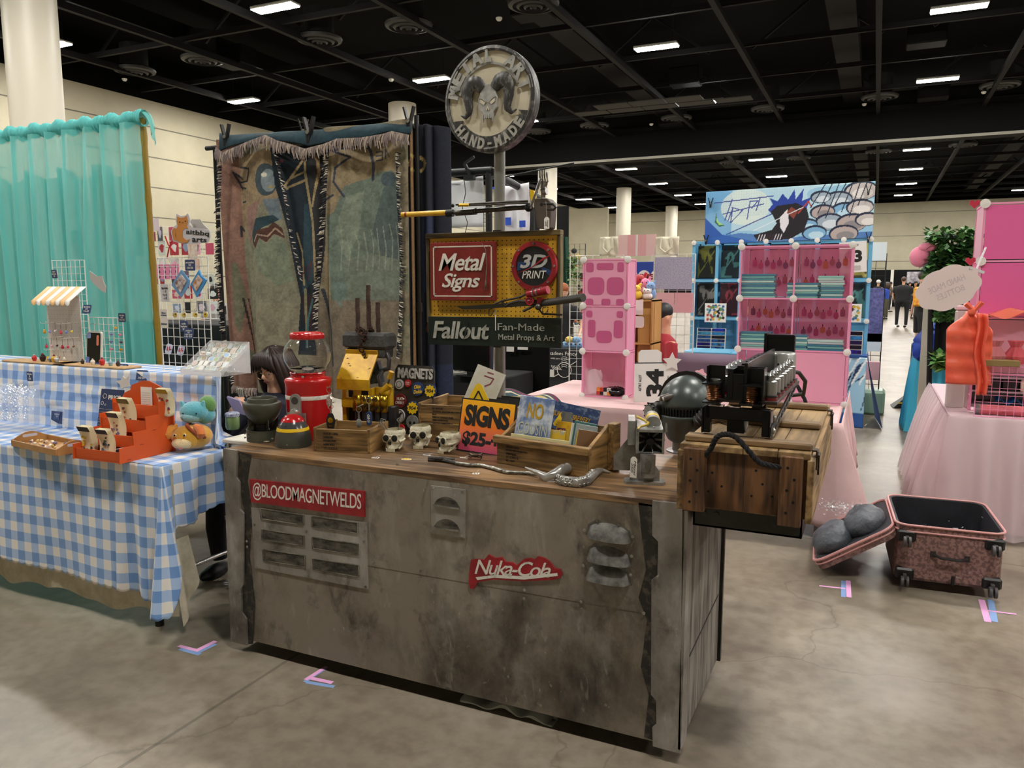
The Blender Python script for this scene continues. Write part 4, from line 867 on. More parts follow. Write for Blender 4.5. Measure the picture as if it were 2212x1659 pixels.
b=MB(); b.lathe([(.026,.03),(.027,.125)],16,T(.01,-.012,0),a0=PI,a1=2*PI,cap=False); b.lathe([(.0,.02),(.018,.035),(.027,.05)],16,T(.01,-.012,0),a0=PI,a1=2*PI); b.box(-.012,.032,-.013,.02,.03,.12); b.build('leg_shell',mstl,t)
MB().prism([(-.012,.0),(.0,-.012),(.012,0),(.012,.02),(.004,.03),(-.012,.018)],.002,UP(.01,-.042,.075)).build('inset_plate',P('dull_plate','6d6e6b',.4,.7),t)
fr=MB(); x0,x1,z0,z1=-.032,.066,.122,.222
fr.box(x0,x1,0,.2,z1-.004,z1); fr.box(x0,x0+.004,0,.2,z0,z1); fr.box(x1-.004,x1,0,.2,z0,z1); fr.box(x0,x1,0,.2,z0,z0+.004)
for a in((x0,x0+.01,z0,z1),(x1-.008,x1,z0,z1),(x0,x1,z1-.012,z1)): fr.box(a[0],a[1],-.004,.004,a[2],a[3],b=.001)
fr.build('box_shell',mstl,t,bev=.001)
b=MB(); b.box(x0+.004,x1-.004,.05,.06,z0+.004,z1-.004); b.lathe([(.012,0),(.018,.03),(.014,.05),(0,.05)],14,UP(.017,.05,.17)); b.build('dark_core',mdk,t)
b=MB()
for k in range(8):
    a=k*PI/4+.2; b.bar((.017+.014*math.cos(a),.035,.17+.014*math.sin(a)),(.017+.052*math.cos(a),-.002,.17+.052*math.sin(a)),.002,.008)
b.build('starburst_fins',mstl,t)
b=MB(); b.box(-.06,-.032,.1,.24,.13,.235,b=.002); b.build('side_box',mstl,t)
b=MB(); b.cyl((.03,.07,.236),(.03,.2,.236),.026,n=20); b.build('motor_drum',mstl,t); b=MB(); b.cyl((.03,.11,.236),(.03,.15,.236),.0268,n=20); b.build('yellow_band',mylw,t)
b=MB(); b.tube([(-.025,.2,.235),(-.02,.15,.24),(.0,.1,.238),(.012,.06,.236),(.006,.04,.232),(-.02,.02,.228),(-.028,.0,.22)],.005,9); b.build('yellow_cable',P('mustard_cable','b79a25',.4),t)
b=MB(); 
for q in((-.028,.03,.2),(-.028,.03,.14),(.0,.08,.223),(.01,.05,.223),(.03,.03,.223)): b.sph(q,.004,8)
for q in((-.035,-.004,.03),(.035,-.004,.03)): b.sph(q,.006,10)
b.build('rivets',msil,t)
b=MB(); b.prism([(0,0),(.012,0),(.008,.035),(.003,.04)],.003,T(.07,.05,.2,rz=.8)@FR); b.build('fin',mstl,t)
pt_=thing('hang_tag','white tag with handwriting hanging from the steel box sculpture','price tag',p+Vector((-.028,-.04,.1)),(0,.03,.0))
MB().prism([(-.012,-.075),(.012,-.075),(.012,-.008),(.005,0),(-.005,0),(-.012,-.008)],.0008,FR).build('card',mpaper,pt_); txt('Metal\n250',T(.0,-.0012,-.04,ry=PI/2)@FR,.052,.017,mink,pt_,'writing',ext=.0003,shear=.2)
# helmet on a stand
mhel=P('helmet_grey_green','59615e',.33,.2,c2='444a48',scale=5); mhd=P('helmet_dark','19191a',.45,.3); mhr=P('ribbed_hose','2b2726',.5)
p=az(1478,975,.9); t=thing('armour_helmet','large dark grey green helmet with slotted visor and round side filter on a metal stand','helmet',p,-.1)
B_=.165
b=MB(); b.lathe([(.075,0),(.075,.006),(.07,.008),(0,.008)],28); b.lathe([(.05,.008),(.05,.1)],24,cap=False); b.build('stand',mstl,t)
def hf(u,v):
    a=2*PI*u; q=lerp(-.1,PI/2,v); r=math.cos(q); return (.108*r*math.cos(a),.125*r*math.sin(a)+.01,B_+.04+.115*math.sin(q))
MB().grid(hf,36,12,cu=True).build('dome_shell',mhel,t,sol=.004)
b=MB(); b.lathe([(.095,B_-.005),(.1,B_+.03)],32,Matrix.Diagonal((1,1.15,1,1))); b.build('visor_band',mvoid,t)
b=MB()
for k in range(13):
    a=-PI/2-.75+.125*k; b.bar((.099*math.cos(a),.115*math.sin(a),B_),(.103*math.cos(a),.119*math.sin(a),B_+.03),.006,.004)
b.build('visor_slats',P('slat_grey','303332',.4,.4),t)
def lf(u,v):
    a=lerp(PI*1.02,PI*2.05,u); z=lerp(B_-.002,.05,v); r=lerp(.104,.062,v**1.3); cut=.0
    return (r*math.cos(a)-.01*v,r*1.15*math.sin(a)+.0,z+ .02*v*abs(math.cos(a))**2)
MB().grid(lf,24,10).build('jaw_guard',mhel,t,sol=.005)
def lb(u,v):
    a=lerp(0,PI,u); r=lerp(.1,.075,v); return (r*math.cos(a),r*1.1*math.sin(a),lerp(B_+.03,.07,v))
MB().grid(lb,20,6).build('neck_guard',mhd,t,sol=.004)
b=MB()
for s_ in(1,):
    pts=[(.06-.0*i,.128*math.cos(.25+i*.26)*-1+.01,B_+.045+.128*math.sin(.25+i*.26)) for i in range(11)]
b.v=[];b.f=[]
for i in range(13):
    a=-.35+PI*1.08*i/12; c,s_=math.cos(a),math.sin(a)
    b.v+=[(.112*c,.02,B_+.04+.119*s_),(.112*c,.055,B_+.04+.115*s_),(.127*c,.055,B_+.04+.131*s_),(.127*c,.02,B_+.04+.135*s_)]
for i in range(12):
    for k in range(4): b.f.append((i*4+k,i*4+(k+1)%4,i*4+4+(k+1)%4,i*4+4+k))
b.f+=[(0,1,2,3),(51,50,49,48)]; b.build('brow_rim',P('rim_brown_black','1e1a1a',.45,.3),t)
b=MB(); d=Vector((-.55,-.83,.05)).normalized(); c=Vector((-.1,-.055,B_+.005))
b.cyl(c,c+d*.035,.038,n=24); b.cyl(c+d*.035,c+d*.05,.034,r2=.03,n=24); b.cyl(c-d*.02,c,.045,n=24); b.build('side_filter',P('filter_grey','3d3d3c',.45,.4),t)
b=MB(); b.cyl(c+d*.05,c+d*.053,.026,n=24); b.build('filter_lens',P('frosted_lens','8d8d88',.25,.1),t)
b=MB()
for k in range(10): 
    x_,y_,z_=basis(d); a=k*PI/5; q=c+d*.04+(x_*math.cos(a)+y_*math.sin(a))*.036; b.bar(q,q+d*.008,.006)
b.build('filter_teeth',mhd,t)
b=MB()
for k in(0,1): q=Vector((-.075+.02*k,-.1-.008*k,B_+.068)); b.cyl(q+Vector((.06,.02,.02)),q,.0115,n=14)
b.build('lamp_tubes',P('brushed_tube','6b6460',.35,.7),t)
b=MB()
for k in(0,1): q=Vector((-.075+.02*k,-.1-.008*k,B_+.068)); b.cyl(q,q-Vector((.006,.002,.002)),.0095,n=14)
b.build('lamp_lens',P('clear_lens','d9d5cc',.15),t)
b=MB(); pts=[]; R_=[]
for i in range(41):
    a=-.35+2.0*i/40; pts.append((.1+.045*math.sin(a*1.1),-.075-.02*math.cos(a),B_-.02+.11*i/40)); R_.append(.026+.004*(1 if (i//2)%2 else -.3))
b.tube(pts,R_,18); b.build('ribbed_hose',mhr,t)
b=MB(); c=Vector((.105,-.1,B_-.03))
for k in range(7): a=k*2*PI/7; b.bar(c,c+Vector((.038*math.cos(a),.012,.038*math.sin(a))),.006,.014)
b.torus(c+Vector((0,.01,0)),.036,.006,20,8,(0,1,0)); b.cyl(c,c+Vector((0,.06,0)),.034,n=18); b.build('ear_vent',P('vent_brown_grey','3a3431',.45,.3),t)
# long black capacitor gun on the crate
mgb=P('satin_black_steel','101011',.28,.5); mcap=P('brushed_aluminium','a9aaa8',.3,.85,c2='878886',scale=30,stretch=(1,1,.1)); mcop=P('copper_coil','8a5a38',.35,.8); mbr=P('brown_bakelite','2e211c',.4); mrb=P('red_ring','7c1c20',.3)
q=az(1588,936,1.14); t=thing('capacitor_gun','long black gun prop lined with silver capacitors standing on the big wooden crate','prop',(q.x,q.y,1.135),-.02)
b=MB(); b.box(-.095,.095,0,.022,.045,.085,b=.002); b.box(-.1,-.078,-.0,.03,.0,.085,b=.002); b.box(.078,.1,0,.03,.0,.085,b=.002); b.box(-.104,-.1,-.005,.05,-.0,.08); b.box(.1,.104,-.005,.05,-.0,.08); b.build('front_yoke',mgb,t)
b=MB(); b.box(-.032,.022,.03,.07,0,.06,b=.002); b.build('mount_block',mgb,t); MB().box(-.03,.02,.5,.54,0,.1).build('mount_block',mgb,t)
b=MB(); b.lathe([(.03,0),(.032,.004),(.022,.006),(.021,.004),(.012,.004),(0,.004)],22,T(.022,.05,.033,ry=PI/2)); b.build('pulley',mstl,t)
b=MB(); b.box(-.1,.118,.02,.62,.098,.108,b=.001); b.build('deck_plate',mbr,t)
b=MB(); b.box(-.03,-.012,.0,.6,.108,.205); b.box(.02,.03,.0,.6,.108,.225); b.box(-.012,.02,.0,.01,.108,.19); b.box(-.012,.02,.58,.6,.108,.21)
for k in range(7): b.box(-.012,.02,.06+.08*k,.075+.08*k,.195,.21)
b.build('centre_rail',mgb,t,bev=.0015)
for s_,x0,x1 in((0,-.098,-.045),(1,.012,.082)):
    b=MB(); b.box(x1-.004,x1,-.02,.05,.1,.21) if s_ else b.box(x0,x0+.004,.02,.05,.15,.21); b.box(x0,x1,-.03,.05,.098,.103); b.box(x0,x1,.045,.05,.1,.21); b.box(x0-.005,x1-.004,-.02,.04,.155,.16); 
    if s_: b.bar((x1-.002,-.02,.21),(x0+.01,.0,.21),.004)
    b.build('coil_bay',mgb,t)
    b=MB()
    for k in range(9): b.torus(((x0+x1)/2-.003,.01,.107+.0055*k),.016,.003,18,6)
    b.cyl(((x0+x1)/2-.003,.01,.1),((x0+x1)/2-.003,.01,.155),.014); b.build('copper_coil',mcop,t)
for k in range(7):
    for x in(.088,-.075):
        if x<0 and k>5: continue
        y=.06+.082*k; b=MB(M=T(x,y,0)); b.lathe([(.022,.12),(.0235,.122),(.0235,.165),(.02,.168),(.012,.169),(.012,.182),(.014,.184),(.007,.192),(0,.193)],18); b.bc((.0,-.0,.18),(.028,.006,.006)); cp=b.build('capacitor',mcap,t)
        MB(M=T(x,y,0)).lathe([(.026,.108),(.026,.12),(.0,.12)],16).build('red_ring',mrb,cp)
        MB(M=T(x,y,0)).lathe([(.028,.1185),(.028,.1205),(.0,.1205)],16).build('flange',mdk,cp)
b=MB(); b.lathe([(.055,.11),(.055,.2),(.05,.208),(0,.21)],32,T(.045,.66,0)); b.box(.02,.04,.6,.62,.108,.2); b.build('rear_drum',P('drum_silver','b4b4b1',.3,.7),t)
b=MB()
for a in(-2.2,-1.6,-1.0): b.box(-.003,.003,-.0565,-.0545,.13,.17,T(.045,.66,0,rz=a+PI/2))
b.build('drum_slot',mvoid,t)
b=MB(); b.box(-.025,.085,.72,.76,.1,.27,b=.003); b.box(-.025,-.015,.7,.77,.2,.275); b.build('rear_block',mgb,t)
b=MB(); b.prism([(0,.03),(.62,.115),(.64,.11),(.64,.09),(.02,-.0),(0,.0)],.006,T(.106,0,0)@Matrix(((0,0,1,0),(1,0,0,0),(0,1,0,0),(0,0,0,1)))); b.build('side_truss',P('bright_truss','77777a',.25,.8),t)
b=MB()
for k in range(9): y=.05+.065*k; b.prism([(y,.012+.13*y),(y+.035,.016+.13*y),(y+.04,.03+.13*y),(y+.006,.026+.13*y)],.002,T(.1115,0,0)@Matrix(((0,0,1,0),(1,0,0,0),(0,1,0,0),(0,0,0,1))))
b.build('truss_opening',mvoid,t)
b=MB(); 
for y,z in((.63,.1),(.01,.02),(.01,.06)): b.lathe([(.009,0),(.009,.004),(.005,.008),(0,.008)],10,T(.11,y,z,ry=PI/2))
b.build('bolts',msil,t)
b=MB(); b.tube([(.07,.72,.13),(.1,.78,.12),(.12,.84,.08),(.11,.9,.02),(.05,.92,.006)],.008,8); b.build('power_cable',mrub,t)
b=MB(); b.box(-.085,-.04,.0,.03,.0855,.088); b.box(-.02,.01,.0,.03,.0855,.088); b.build('pale_labels',P('pale_pink_label','e3cfcf',.6),t)
b=MB()
for k in range(4): b.tube([(-.095+.0*k,.03,.02+.006*k),(-.06,.05,.026+.004*k),(-.03,.04,.02+.006*k)],.0012,5)
b.build('thin_wires',mgb,t)
# ================= SIGN TOWER BEHIND THE COUNTER
TY=3.3
def PZ(x,y,Y=TY): return ay(x,y,Y)
mpipe=P('brushed_pipe','9c9a95',.32,.5,c2='787672',scale=20,stretch=(1,1,.1))
t=thing('sign_pole','tall round steel pole standing behind the counter carrying all the metal signs','pole',(PZ(1072,700).x,TY+.04,0))
c=PZ(1062,217)
MB().cyl((0,0,0),(0,0,c.z-.16),.026,n=20).build('pipe',mpipe,t); MB().lathe([(.2,0),(.2,.012),(.03,.02),(.026,.03)],28).build('floor_flange',mdst,t)
MB().box(-.02,.02,-.033,-.02,1.3,1.85).build('mount_strip',mdst,t)
R_=.232
t=thing('round_skull_sign','round metal sign with horned skull reading METAL ART and HAND MADE on the pole','sign',(c.x,TY,c.z),(0,0,-.05))
mdsk=P('cream_disc','d3cbb4',.5,c2='bdb49a',scale=9); mcut=P('cut_plate_grey','b5b4af',.45,.1,c2='908f8b',scale=25); mchar=P('scratched_charcoal','3a3938',.45,.15,c2='8f8d89',scale=45,lo=.3,hi=.5,stretch=(1,1,.4))
MB().lathe([(R_-.004,0),(R_-.004,.02),(0,.02)],56,FR).build('cream_disc',mdsk,t)
MB().lathe([(R_,-.03),(R_+.002,.028),(R_-.012,.034),(R_-.02,.028),(R_-.02,.02)],64,FR,cap=False).build('outer_rim',mchar,t)
b=MB()
b.lathe([(R_*.70,.02),(R_*.70,.026),(R_*.655,.026),(R_*.655,.02)],48,FR,cap=False,a0=.35,a1=PI-.2); b.build('inner_arc',mcut,t)
b=MB()
o=[(R_*.97*math.cos(a),R_*.97*math.sin(a)) for a in np.linspace(PI*1.12,PI*1.9,30)]; o2=[(R_*(.7+(.12*(1 if i%2 else 0) if i<4 or i>25 else 0))*math.cos(a),R_*(.7+(.12*(1 if i%2 else 0) if i<4 or i>25 else 0))*math.sin(a)) for i,a in enumerate(np.linspace(PI*1.88,PI*1.14,30))]
b.prism(o+o2,.008,T(0,-.018,0)@FR); b.build('lower_band',mchar,t)
def arc(s_,r,a0,a1,w,h,mat,yy,flip=0,nm='arched_lettering',**k):
    b=MB(); n=len(s_)
    for i,ch in enumerate(s_):
        if ch==' ': continue
        a=a0+(a1-a0)*i/(n-1); rot=a-PI/2 if not flip else a+PI/2
        txt(ch,T(0,-yy,0)@FR@T(r*math.cos(a),r*math.sin(a),0,rz=rot),w*(.55 if ch in 'IL1' else 1)*(.6 if ch=='-' else 1),h*(.2 if ch=='-' else 1),None,mb=b,ext=.008,bold=.05)
    return b.build(nm,mat,t,smooth=0)
arc('METAL ART',R_*.835,PI*.92,PI*.08,.058,.066,mcut,.024)
arc('HAND-MADE',R_*.845,PI*1.22,PI*1.80,.034,.05,P('silver_outline','c9c8c4',.3,.6),.0262,1)
# skull face and horns, layered plate
b=MB(); sk_=[(-.035,.068),(0,.078),(.03,.066),(.043,.03),(.05,.012),(.046,-.012),(.05,-.03),(.03,-.045),(.026,-.062),(-.026,-.062),(-.03,-.045),(-.05,-.03),(-.047,-.012),(-.052,.012),(-.042,.03)]
b.prism(sk_,.014,T(0,-.022,-.01)@FR); b.build('skull_plate',mcut,t,bev=.002)
b=MB()
for s_ in(-1,1):
    b.prism([(s_*.038,.012),(s_*.01,-.006),(s_*.02,-.016),(s_*.038,-.004)],.002,T(0,-.0365,-.01)@FR)
b.prism([(0,-.02),(.01,-.038),(.004,-.042),(0,-.03),(-.004,-.042),(-.01,-.038)],.002,T(0,-.0365,-.01)@FR); b.build('eye_cutouts',mdsk,t)
b=MB()
for s_ in(-1,1): b.prism([(s_*.045,.016),(s_*.03,.022),(s_*.005,-.002),(s_*.008,-.006),(s_*.028,.01)],.004,T(0,-.036,-.01)@FR)
for k in range(4): b.prism(rrect(.009,.02,.004,cx=-.0165+.011*k,cy=-.066),.008,T(0,-.03,-.01)@FR)
for s_ in(-1,1): b.prism([(s_*.022,-.055),(s_*.031,-.055),(s_*.029,-.08),(s_*.024,-.092)],.01,T(0,-.03,-.01)@FR)
b.build('brow_and_teeth',mcut,t)
for s_ in(-1,1):
    pts=[];rad=[]
    ctrl=[(s_*.03,-.025,.045),(s_*.055,-.03,.072),(s_*.085,-.032,.078),(s_*.105,-.032,.05),(s_*.108,-.032,.015),(s_*.1,-.032,-.02),(s_*.1,-.032,-.05),(s_*.12,-.03,-.07),(s_*.148,-.028,-.058)]; rr=[.024,.032,.034,.03,.025,.021,.016,.010,.002]
    for i in range(len(ctrl)-1):
        for k in range(4): u=k/4; pts.append([lerp(ctrl[i][j],ctrl[i+1][j],u) for j in range(3)]); rad.append(lerp(rr[i],rr[i+1],u)*(1+.06*((i*4+k)%2)))
    pts.append(ctrl[-1]); rad.append(.001)
    b=MB(); b.tube(pts,rad,10); b.v=[(x,-.018+(y+.03)*.45-.014,z) for x,y,z in b.v]; b.build('horn',mchar,t)
# pegboard
bl_,br_=PZ(925,515),PZ(1208,503); zb=PZ(1070,700).z
Wp=br_.x-bl_.x; Hp=bl_.z+.01-(zb); t=thing('pegboard_sign_stand','worn yellow pegboard with wooden frame hung on the pole behind the counter','pegboard',(bl_.x,TY,zb))
mpeg=P('worn_yellow_pegboard','d8a62c',.55,c2='8d6a20',scale=5,lo=.22,hi=.46,detail=9)
MB().box(0,Wp,0,.006,0,Hp).build('board',mpeg,t)
b=MB()
nx=28; nz=19
for i in range(nx):
    for j in range(nz):
        x=.03+(Wp-.06)*i/(nx-1); z=.02+(Hp-.05)*j/(nz-1); b.add([(x+.0032*math.cos(k*PI/3),-.0006,z+.0032*math.sin(k*PI/3)) for k in range(6)],[(0,1,2,3,4,5)])
b.build('peg_holes',P('peg_hole_dark','241c10',.9),t)
mfw=wood('grey_brown_frame','7c6a45','40341f',0,1,.6)
MB().box(-.01,Wp+.01,-.012,.03,Hp-.012,Hp+.012,b=.002).build('frame_top',mfw,t); MB().box(-.01,.008,-.008,.03,0,Hp-.012,b=.002).build('frame_side',wood('grey_brown_frame_v','7c6a45','40341f',2,1,.6),t); MB().box(Wp-.008,Wp+.01,-.008,.03,0,Hp-.012,b=.002).build('frame_side',MC['grey_brown_frame_v'],t)
a0=PZ(928,530,3.27);a1=PZ(1070,524,3.27);a2=PZ(1073,650,3.27)
t=thing('metal_signs_sign','square red metal sign with white script reading Metal Signs on the yellow pegboard','sign',(a0.x,3.285,a2.z),(0,.0,0))
w=a1.x-a0.x; h=(a0.z-a2.z)+.012; msr=P('brick_red_enamel','8e2f2b',.35,.2,c2='6f2320',scale=9)
MB().box(0,w,-.014,.004,0,h,b=.003).build('plate',msr,t)
b=MB(); e=.018
for x0,x1,z0,z1 in((e,w-e,h-e-.006,h-e),(e,w-e,e,e+.006),(e,e+.006,e,h-e),(w-e-.006,w-e,e,h-e)): b.box(x0,x1,-.0152,-.014,z0,z1)
b.build('white_border',P('chipped_white','d9cfc0',.5,c2='a8604f',scale=35,lo=.3,hi=.42),t)
txt('Metal',T(w*.5,-.0145,h*.66)@FR,w*.72,h*.3,mwhite,t,ext=.003,shear=.3,bold=.014,sp=.93); txt('Signs',T(w*.48,-.0145,h*.31)@FR,w*.58,h*.32,mwhite,t,ext=.003,shear=.3,bold=.014,sp=.93)
b=MB()
for x,z in((.03,h-.03),(w-.03,.03),(.03,.03)): b.lathe([(.004,0),(.003,.003),(0,.003)],8,UP(x,-.014,z))
b.build('screws',msil,t)
t2=thing('bead_chain','thin silver bead chain dangling over the red Metal Signs plate','chain',(a0.x+w*.87,3.262,a2.z+h*.97))
b=MB(); b.tube([(-.02,0,.0),(0,0,-.03),(.005,0,-.1),(0,0,-.17)],.0018,6); b.cyl((0,0,-.17),(0,0,-.2),.003,r2=.006,n=10); b.cyl((-.005,0,-.2),(-.005,0,-.215),.002); b.cyl((.005,0,-.2),(.005,0,-.215),.002); b.build('chain',msil,t2)
c=PZ(1154,575,3.28); t=thing('print_roundel','round red rimmed badge reading 3D PRINT on the yellow pegboard','sign',(c.x,3.288,c.z)); R2=.113
MB().lathe([(R2,0),(R2,.01),(R2*.98,.016),(R2*.8,.018),(R2*.79,.012)],48,FR,cap=False).build('red_rim',mred,t)
pt=Paint(.2,.2,80,80,'15181c'); pt.poly([(0,0),(0,.14),(.2,.03),(.2,0)],'15181c'); pt.poly([(0,.12),(.2,.2),(.2,.05),(.1,.03),(0,.1)],'17375c'); pt.poly([(0,.14),(.08,.2),(.2,.2),(.2,.1),(.12,.12)],'101418')
b=MB(); b.lathe([(R2*.8,0),(R2*.8,.012),(0,.012)],40,FR); b.build('dark_face',P('dark_face','14181e',.4),t)
b=MB(); b.prism([(-.085,-.02),(-.08,.02),(-.02,.02),(.085,-.02),(.08,-.045),(.02,-.0)],.0006,T(0,-.0125,0)@FR); b.build('blue_field',P('deep_blue_field','1c3a66',.4),t)
l3=txt('3D',T(0,-.0135,.022)@FR,.135,.062,P('chrome_letters','c3c6c8',.25,.4),t,ext=.003,shear=.25,bold=.03); 
txt('PRINT',T(.003,-.0135,-.038)@FR,.12,.035,mwhite,t,'word',ext=.003,shear=.25,bold=.0)
b=MB(); b.prism([(-.09,-.035),(-.02,-.012),(.07,.038),(.085,.05),(.05,.038),(-.01,-.004)],.002,T(0,-.0175,0)@FR); b.build('red_slash',mred,t)
b=MB()
for k in range(8): a=PI/2+k*PI/4; b.lathe([(.006,0),(.005,.004),(0,.005)],10,UP(R2*.9*math.cos(a),-.0175,R2*.9*math.sin(a)))
b.build('bolts',msil,t)
# katana like blade with valves and sleeve
mgun=P('aged_gunmetal','5b5853',.38,.75,c2='35322f',scale=20)
o=PZ(1100,660,3.2); t=thing('steampunk_blade','curved metal blade prop with red valve wheel and grey tube handle across the pegboard','prop',(o.x,3.24,o.z),(0,-.0,0))
def L(x,y,dy=0): q=PZ(x,y,3.24+dy); return q-Vector((o.x,3.24,o.z))
b=MB(); pl=[(985,661),(1000,668),(1040,668),(1090,664),(1160,660),(1160,652),(1090,655),(1020,660)]; b.prism([(L(*q).x,L(*q).z) for q in pl],.004,T(0,0,0)@FR); b.build('blade',P('dark_blade','3d3b35',.35,.7),t)
b=MB(); b.cyl(L(1170,655),L(1258,643,-.12),.0165,n=16); b.cyl(L(1254,643.5,-.115),L(1260,643,-.122),.0175,n=16); b.build('handle_tube',P('sleeve_grey','4a4a48',.45,.4),t)
b=MB(); b.tube([L(1070,656),L(1085,650),(L(1110,645)),L(1125,641),L(1137,635)],.005,8); b.tube([L(1085,653),L(1092,662),L(1100,656),L(1120,650),L(1140,652)],.007,8); b.tube([L(1130,672),L(1145,665),L(1160,655)],.006,8); b.tube([L(1160,662),L(1172,678),L(1215,680)],.0045,8); b.cyl(L(1135,651),L(1175,654),.012,n=12); b.sph(L(1163,663,-.02),.016,12); b.build('pipework',mgun,t)
b=MB(); c=L(1144,650,-.03); b.torus(c,.017,.004,20,8,(0,1,0)); 
for k in range(6): a=k*PI/3; b.bar(c,c+Vector((.017*math.cos(a),0,.017*math.sin(a))),.004)
b.sph(c,.006,8); b.build('valve_wheel',P('valve_red','a01f30',.35,.2),t)
b=MB(); b.cyl(L(1140,636,-.02),L(1178,627,-.03),.017,n=16); b.cyl(L(1172,629,-.03),L(1184,626,-.035),.0185,n=16); b.box(-.0,.0,0,0,0,0); b.build('red_cylinder',P('valve_red','a01f30'),t)
b=MB(); 
for x in(1152,1160,1168): q=L(x,633-(x-1152)*.25,-.025); q2=L(x+3,632.3-(x-1152)*.25,-.027); b.cyl(q,q2,.0182,n=16)
b.build('clamp_rings',msil,t)
b=MB(); c=L(1168,652,-.0); b.box(c.x-.012,c.x+.012,-.02,.01,c.z-.02,c.z+.02,b=.002); b.build('red_block',P('valve_red','a01f30'),t)
t=thing('pegboard_hook','bent wire hook holding the blade prop on the pegboard','hook',PZ(1063,675,3.28),0,'wire hooks on the pegboard'); MB().tube([(0,.005,.02),(0,-.03,.015),(0,-.035,-.01),(.008,-.03,-.015),(.014,-.0,.01)],.0022,6).build('wire',mdst,t); dup(t,PZ(1178,673,3.28))
# Fallout sign
A,B=PZ(924,688,3.25),PZ(1211,748,3.25); t=thing('props_banner_sign','long dark green sign board reading Fallout Fan-Made Metal Props & Art under the pegboard','sign',(A.x,3.255,PZ(1070,749,3.25).z),(0,-.006,0)); w=B.x-A.x; h=.135
MB().box(0,w,0,.02,0,h,b=.001).build('board',P('dark_green_board','1b2a23',.45,.2,c2='141c19',scale=6),t)
mls=P('worn_silver_letters','bdbdb3',.45,.05,c2='8f9087',scale=25)
txt('Fallout',T(w*.26,-.001,h*.53)@FR,w*.44,h*.62,mls,t,ext=.004,shear=.18,bold=.022,sp=.98); txt('Fan-Made',T(w*.715,-.001,h*.68)@FR,w*.34,h*.24,mls,t,'words',ext=.003,bold=.0); txt('Metal Props & Art',T(w*.752,-.001,h*.3)@FR,w*.405,h*.26,mls,t,'words',ext=.003)
b=MB(); cx=w*.305; b.prism([(cx+.016,h*.8),(cx-.012,h*.5),(cx-.001,h*.5),(cx-.014,h*.2),(cx+.012,h*.56),(cx+.001,h*.56)],.006,T(0,-.0035,0)@FR); b.build('lightning_bolt',P('bolt_dark','1d2a25',.5),t)
MB().cyl((w*.53,-.005,h*.55),(w*.53,-.005,h*1.25),.002).build('string',mpaper,t)
# arm prop with skeletal hand and yellow tube on top
o=PZ(1065,455,3.28); t=thing('mechanical_arm','long mechanical arm prop with yellow tube and skeletal metal hand fixed across the pole','prop',(o.x,3.28,o.z))
def L(x,y,dy=0): q=PZ(x,y,3.24+dy); return q-Vector(t.location)
b=MB(); b.cyl(L(985,459),L(1143,447),.011,n=16); b.cyl(L(985,460),L(1025,457),.0145,n=14); b.cyl(L(978,460),L(990,459),.006); b.cyl(L(985,442,-.02),L(1140,434,-.02),.005); b.cyl(L(990,445,-.02),L(1140,438,-.02),.004)
for x in(1027,1055): b.cyl(L(x,458-(x-1000)*.07),L(x+2,458-(x-1000)*.07),.016,n=14)
b.build('main_tube',mgun,t)
b=MB(); b.cyl(L(868,464),L(974,459),.0125,n=18); b.build('yellow_tube',P('yellow_tube','d9a915',.35),t); b=MB(); b.cyl(L(876,463.5),L(880,463.3),.0128,n=18); b.build('red_band',mred,t)
b=MB(); b.cyl(L(992,443,-.025),L(1013,443,-.025),.0075,n=4); b.prism([(L(*q,-.02).x,L(*q,-.02).z) for q in((1140,408),(1148,410),(1152,424),(1150,436),(1144,436),(1141,424))],.02,T(0,-.02,0)@FR); b.build('yellow_bracket',mylw,t)
b=MB(); b.cyl(L(965,461),L(979,460),.017,n=16); b.sph(L(1142,448),.02,12); b.sph(L(978,444),.009,8); b.build('black_joint',mdk,t)
b=MB(); P_=[(1156,428),(1182,428),(1190,437),(1190,462),(1187,492),(1180,496),(1160,493),(1157,470),(1153,455),(1153,432)]
b.prism([(L(*q).x,L(*q).z) for q in P_],.07,T(0,.03,0)@FR); b.build('forearm_housing',P('brown_grey_housing','5a5049',.5,.3),t,bev=.004)
b=MB(); b.tube([L(1176,440,-.05),L(1195,441,-.05),L(1201,448,-.05),L(1196,453,-.05),L(1182,452,-.04)],.006,9); b.cyl(L(1170,442,-.03),L(1170,442,-.05),.008); b.build('side_handle',mdst,t)
mbn=P('silver_bone','a8a5a0',.25,.9,c2='4b4744',scale=60)
b=MB(); b.cyl(L(1173,427),L(1174,412),.011,n=14); b.cyl(L(1173,412),L(1176,392),.013,r2=.017,n=14); b.cyl(L(1171,413),L(1181,411),.019,n=14)
b.build('wrist_and_palm',mbn,t)
for i,(x,yt) in enumerate(((1166,369),(1171,366),(1176,366),(1181,370))):
    b=MB(); b.tube([L(x+2,394,-.01),L(x+1,386,-.012),L(x,378,-.016),L(x,yt,-.012)],[.0045,.0035,.0042,.003],8); b.build('finger',mbn,t)
b=MB(); b.tube([L(1168,386,-.02),L(1163,400,-.03),L(1157,418,-.035),L(1150,436,-.04),L(1146,451,-.04)],[.006,.0075,.005,.006,.004],9); b.build('thumb',mbn,t)
pt_=thing('hang_tag','white tag with handwriting hanging from the mechanical arm over the pegboard','price tag',PZ(1181,478,3.13)+Vector((0,0,.01)),(0,0,0))
MB().prism([(-.012,-.042),(.012,-.042),(.012,.0),(.005,.008),(-.005,.008),(-.012,0)],.0008,FR).build('card',mpaper,pt_); txt('Metal\n650',T(.0,-.0012,-.02,ry=PI/2)@FR,.03,.014,mink,pt_,'writing',ext=.0003,shear=.2); MB().tube([(0,0,.008),(-.002,.0,.05),(-.005,-.0,.075)],.0006,5).build('string',mstr,pt_)
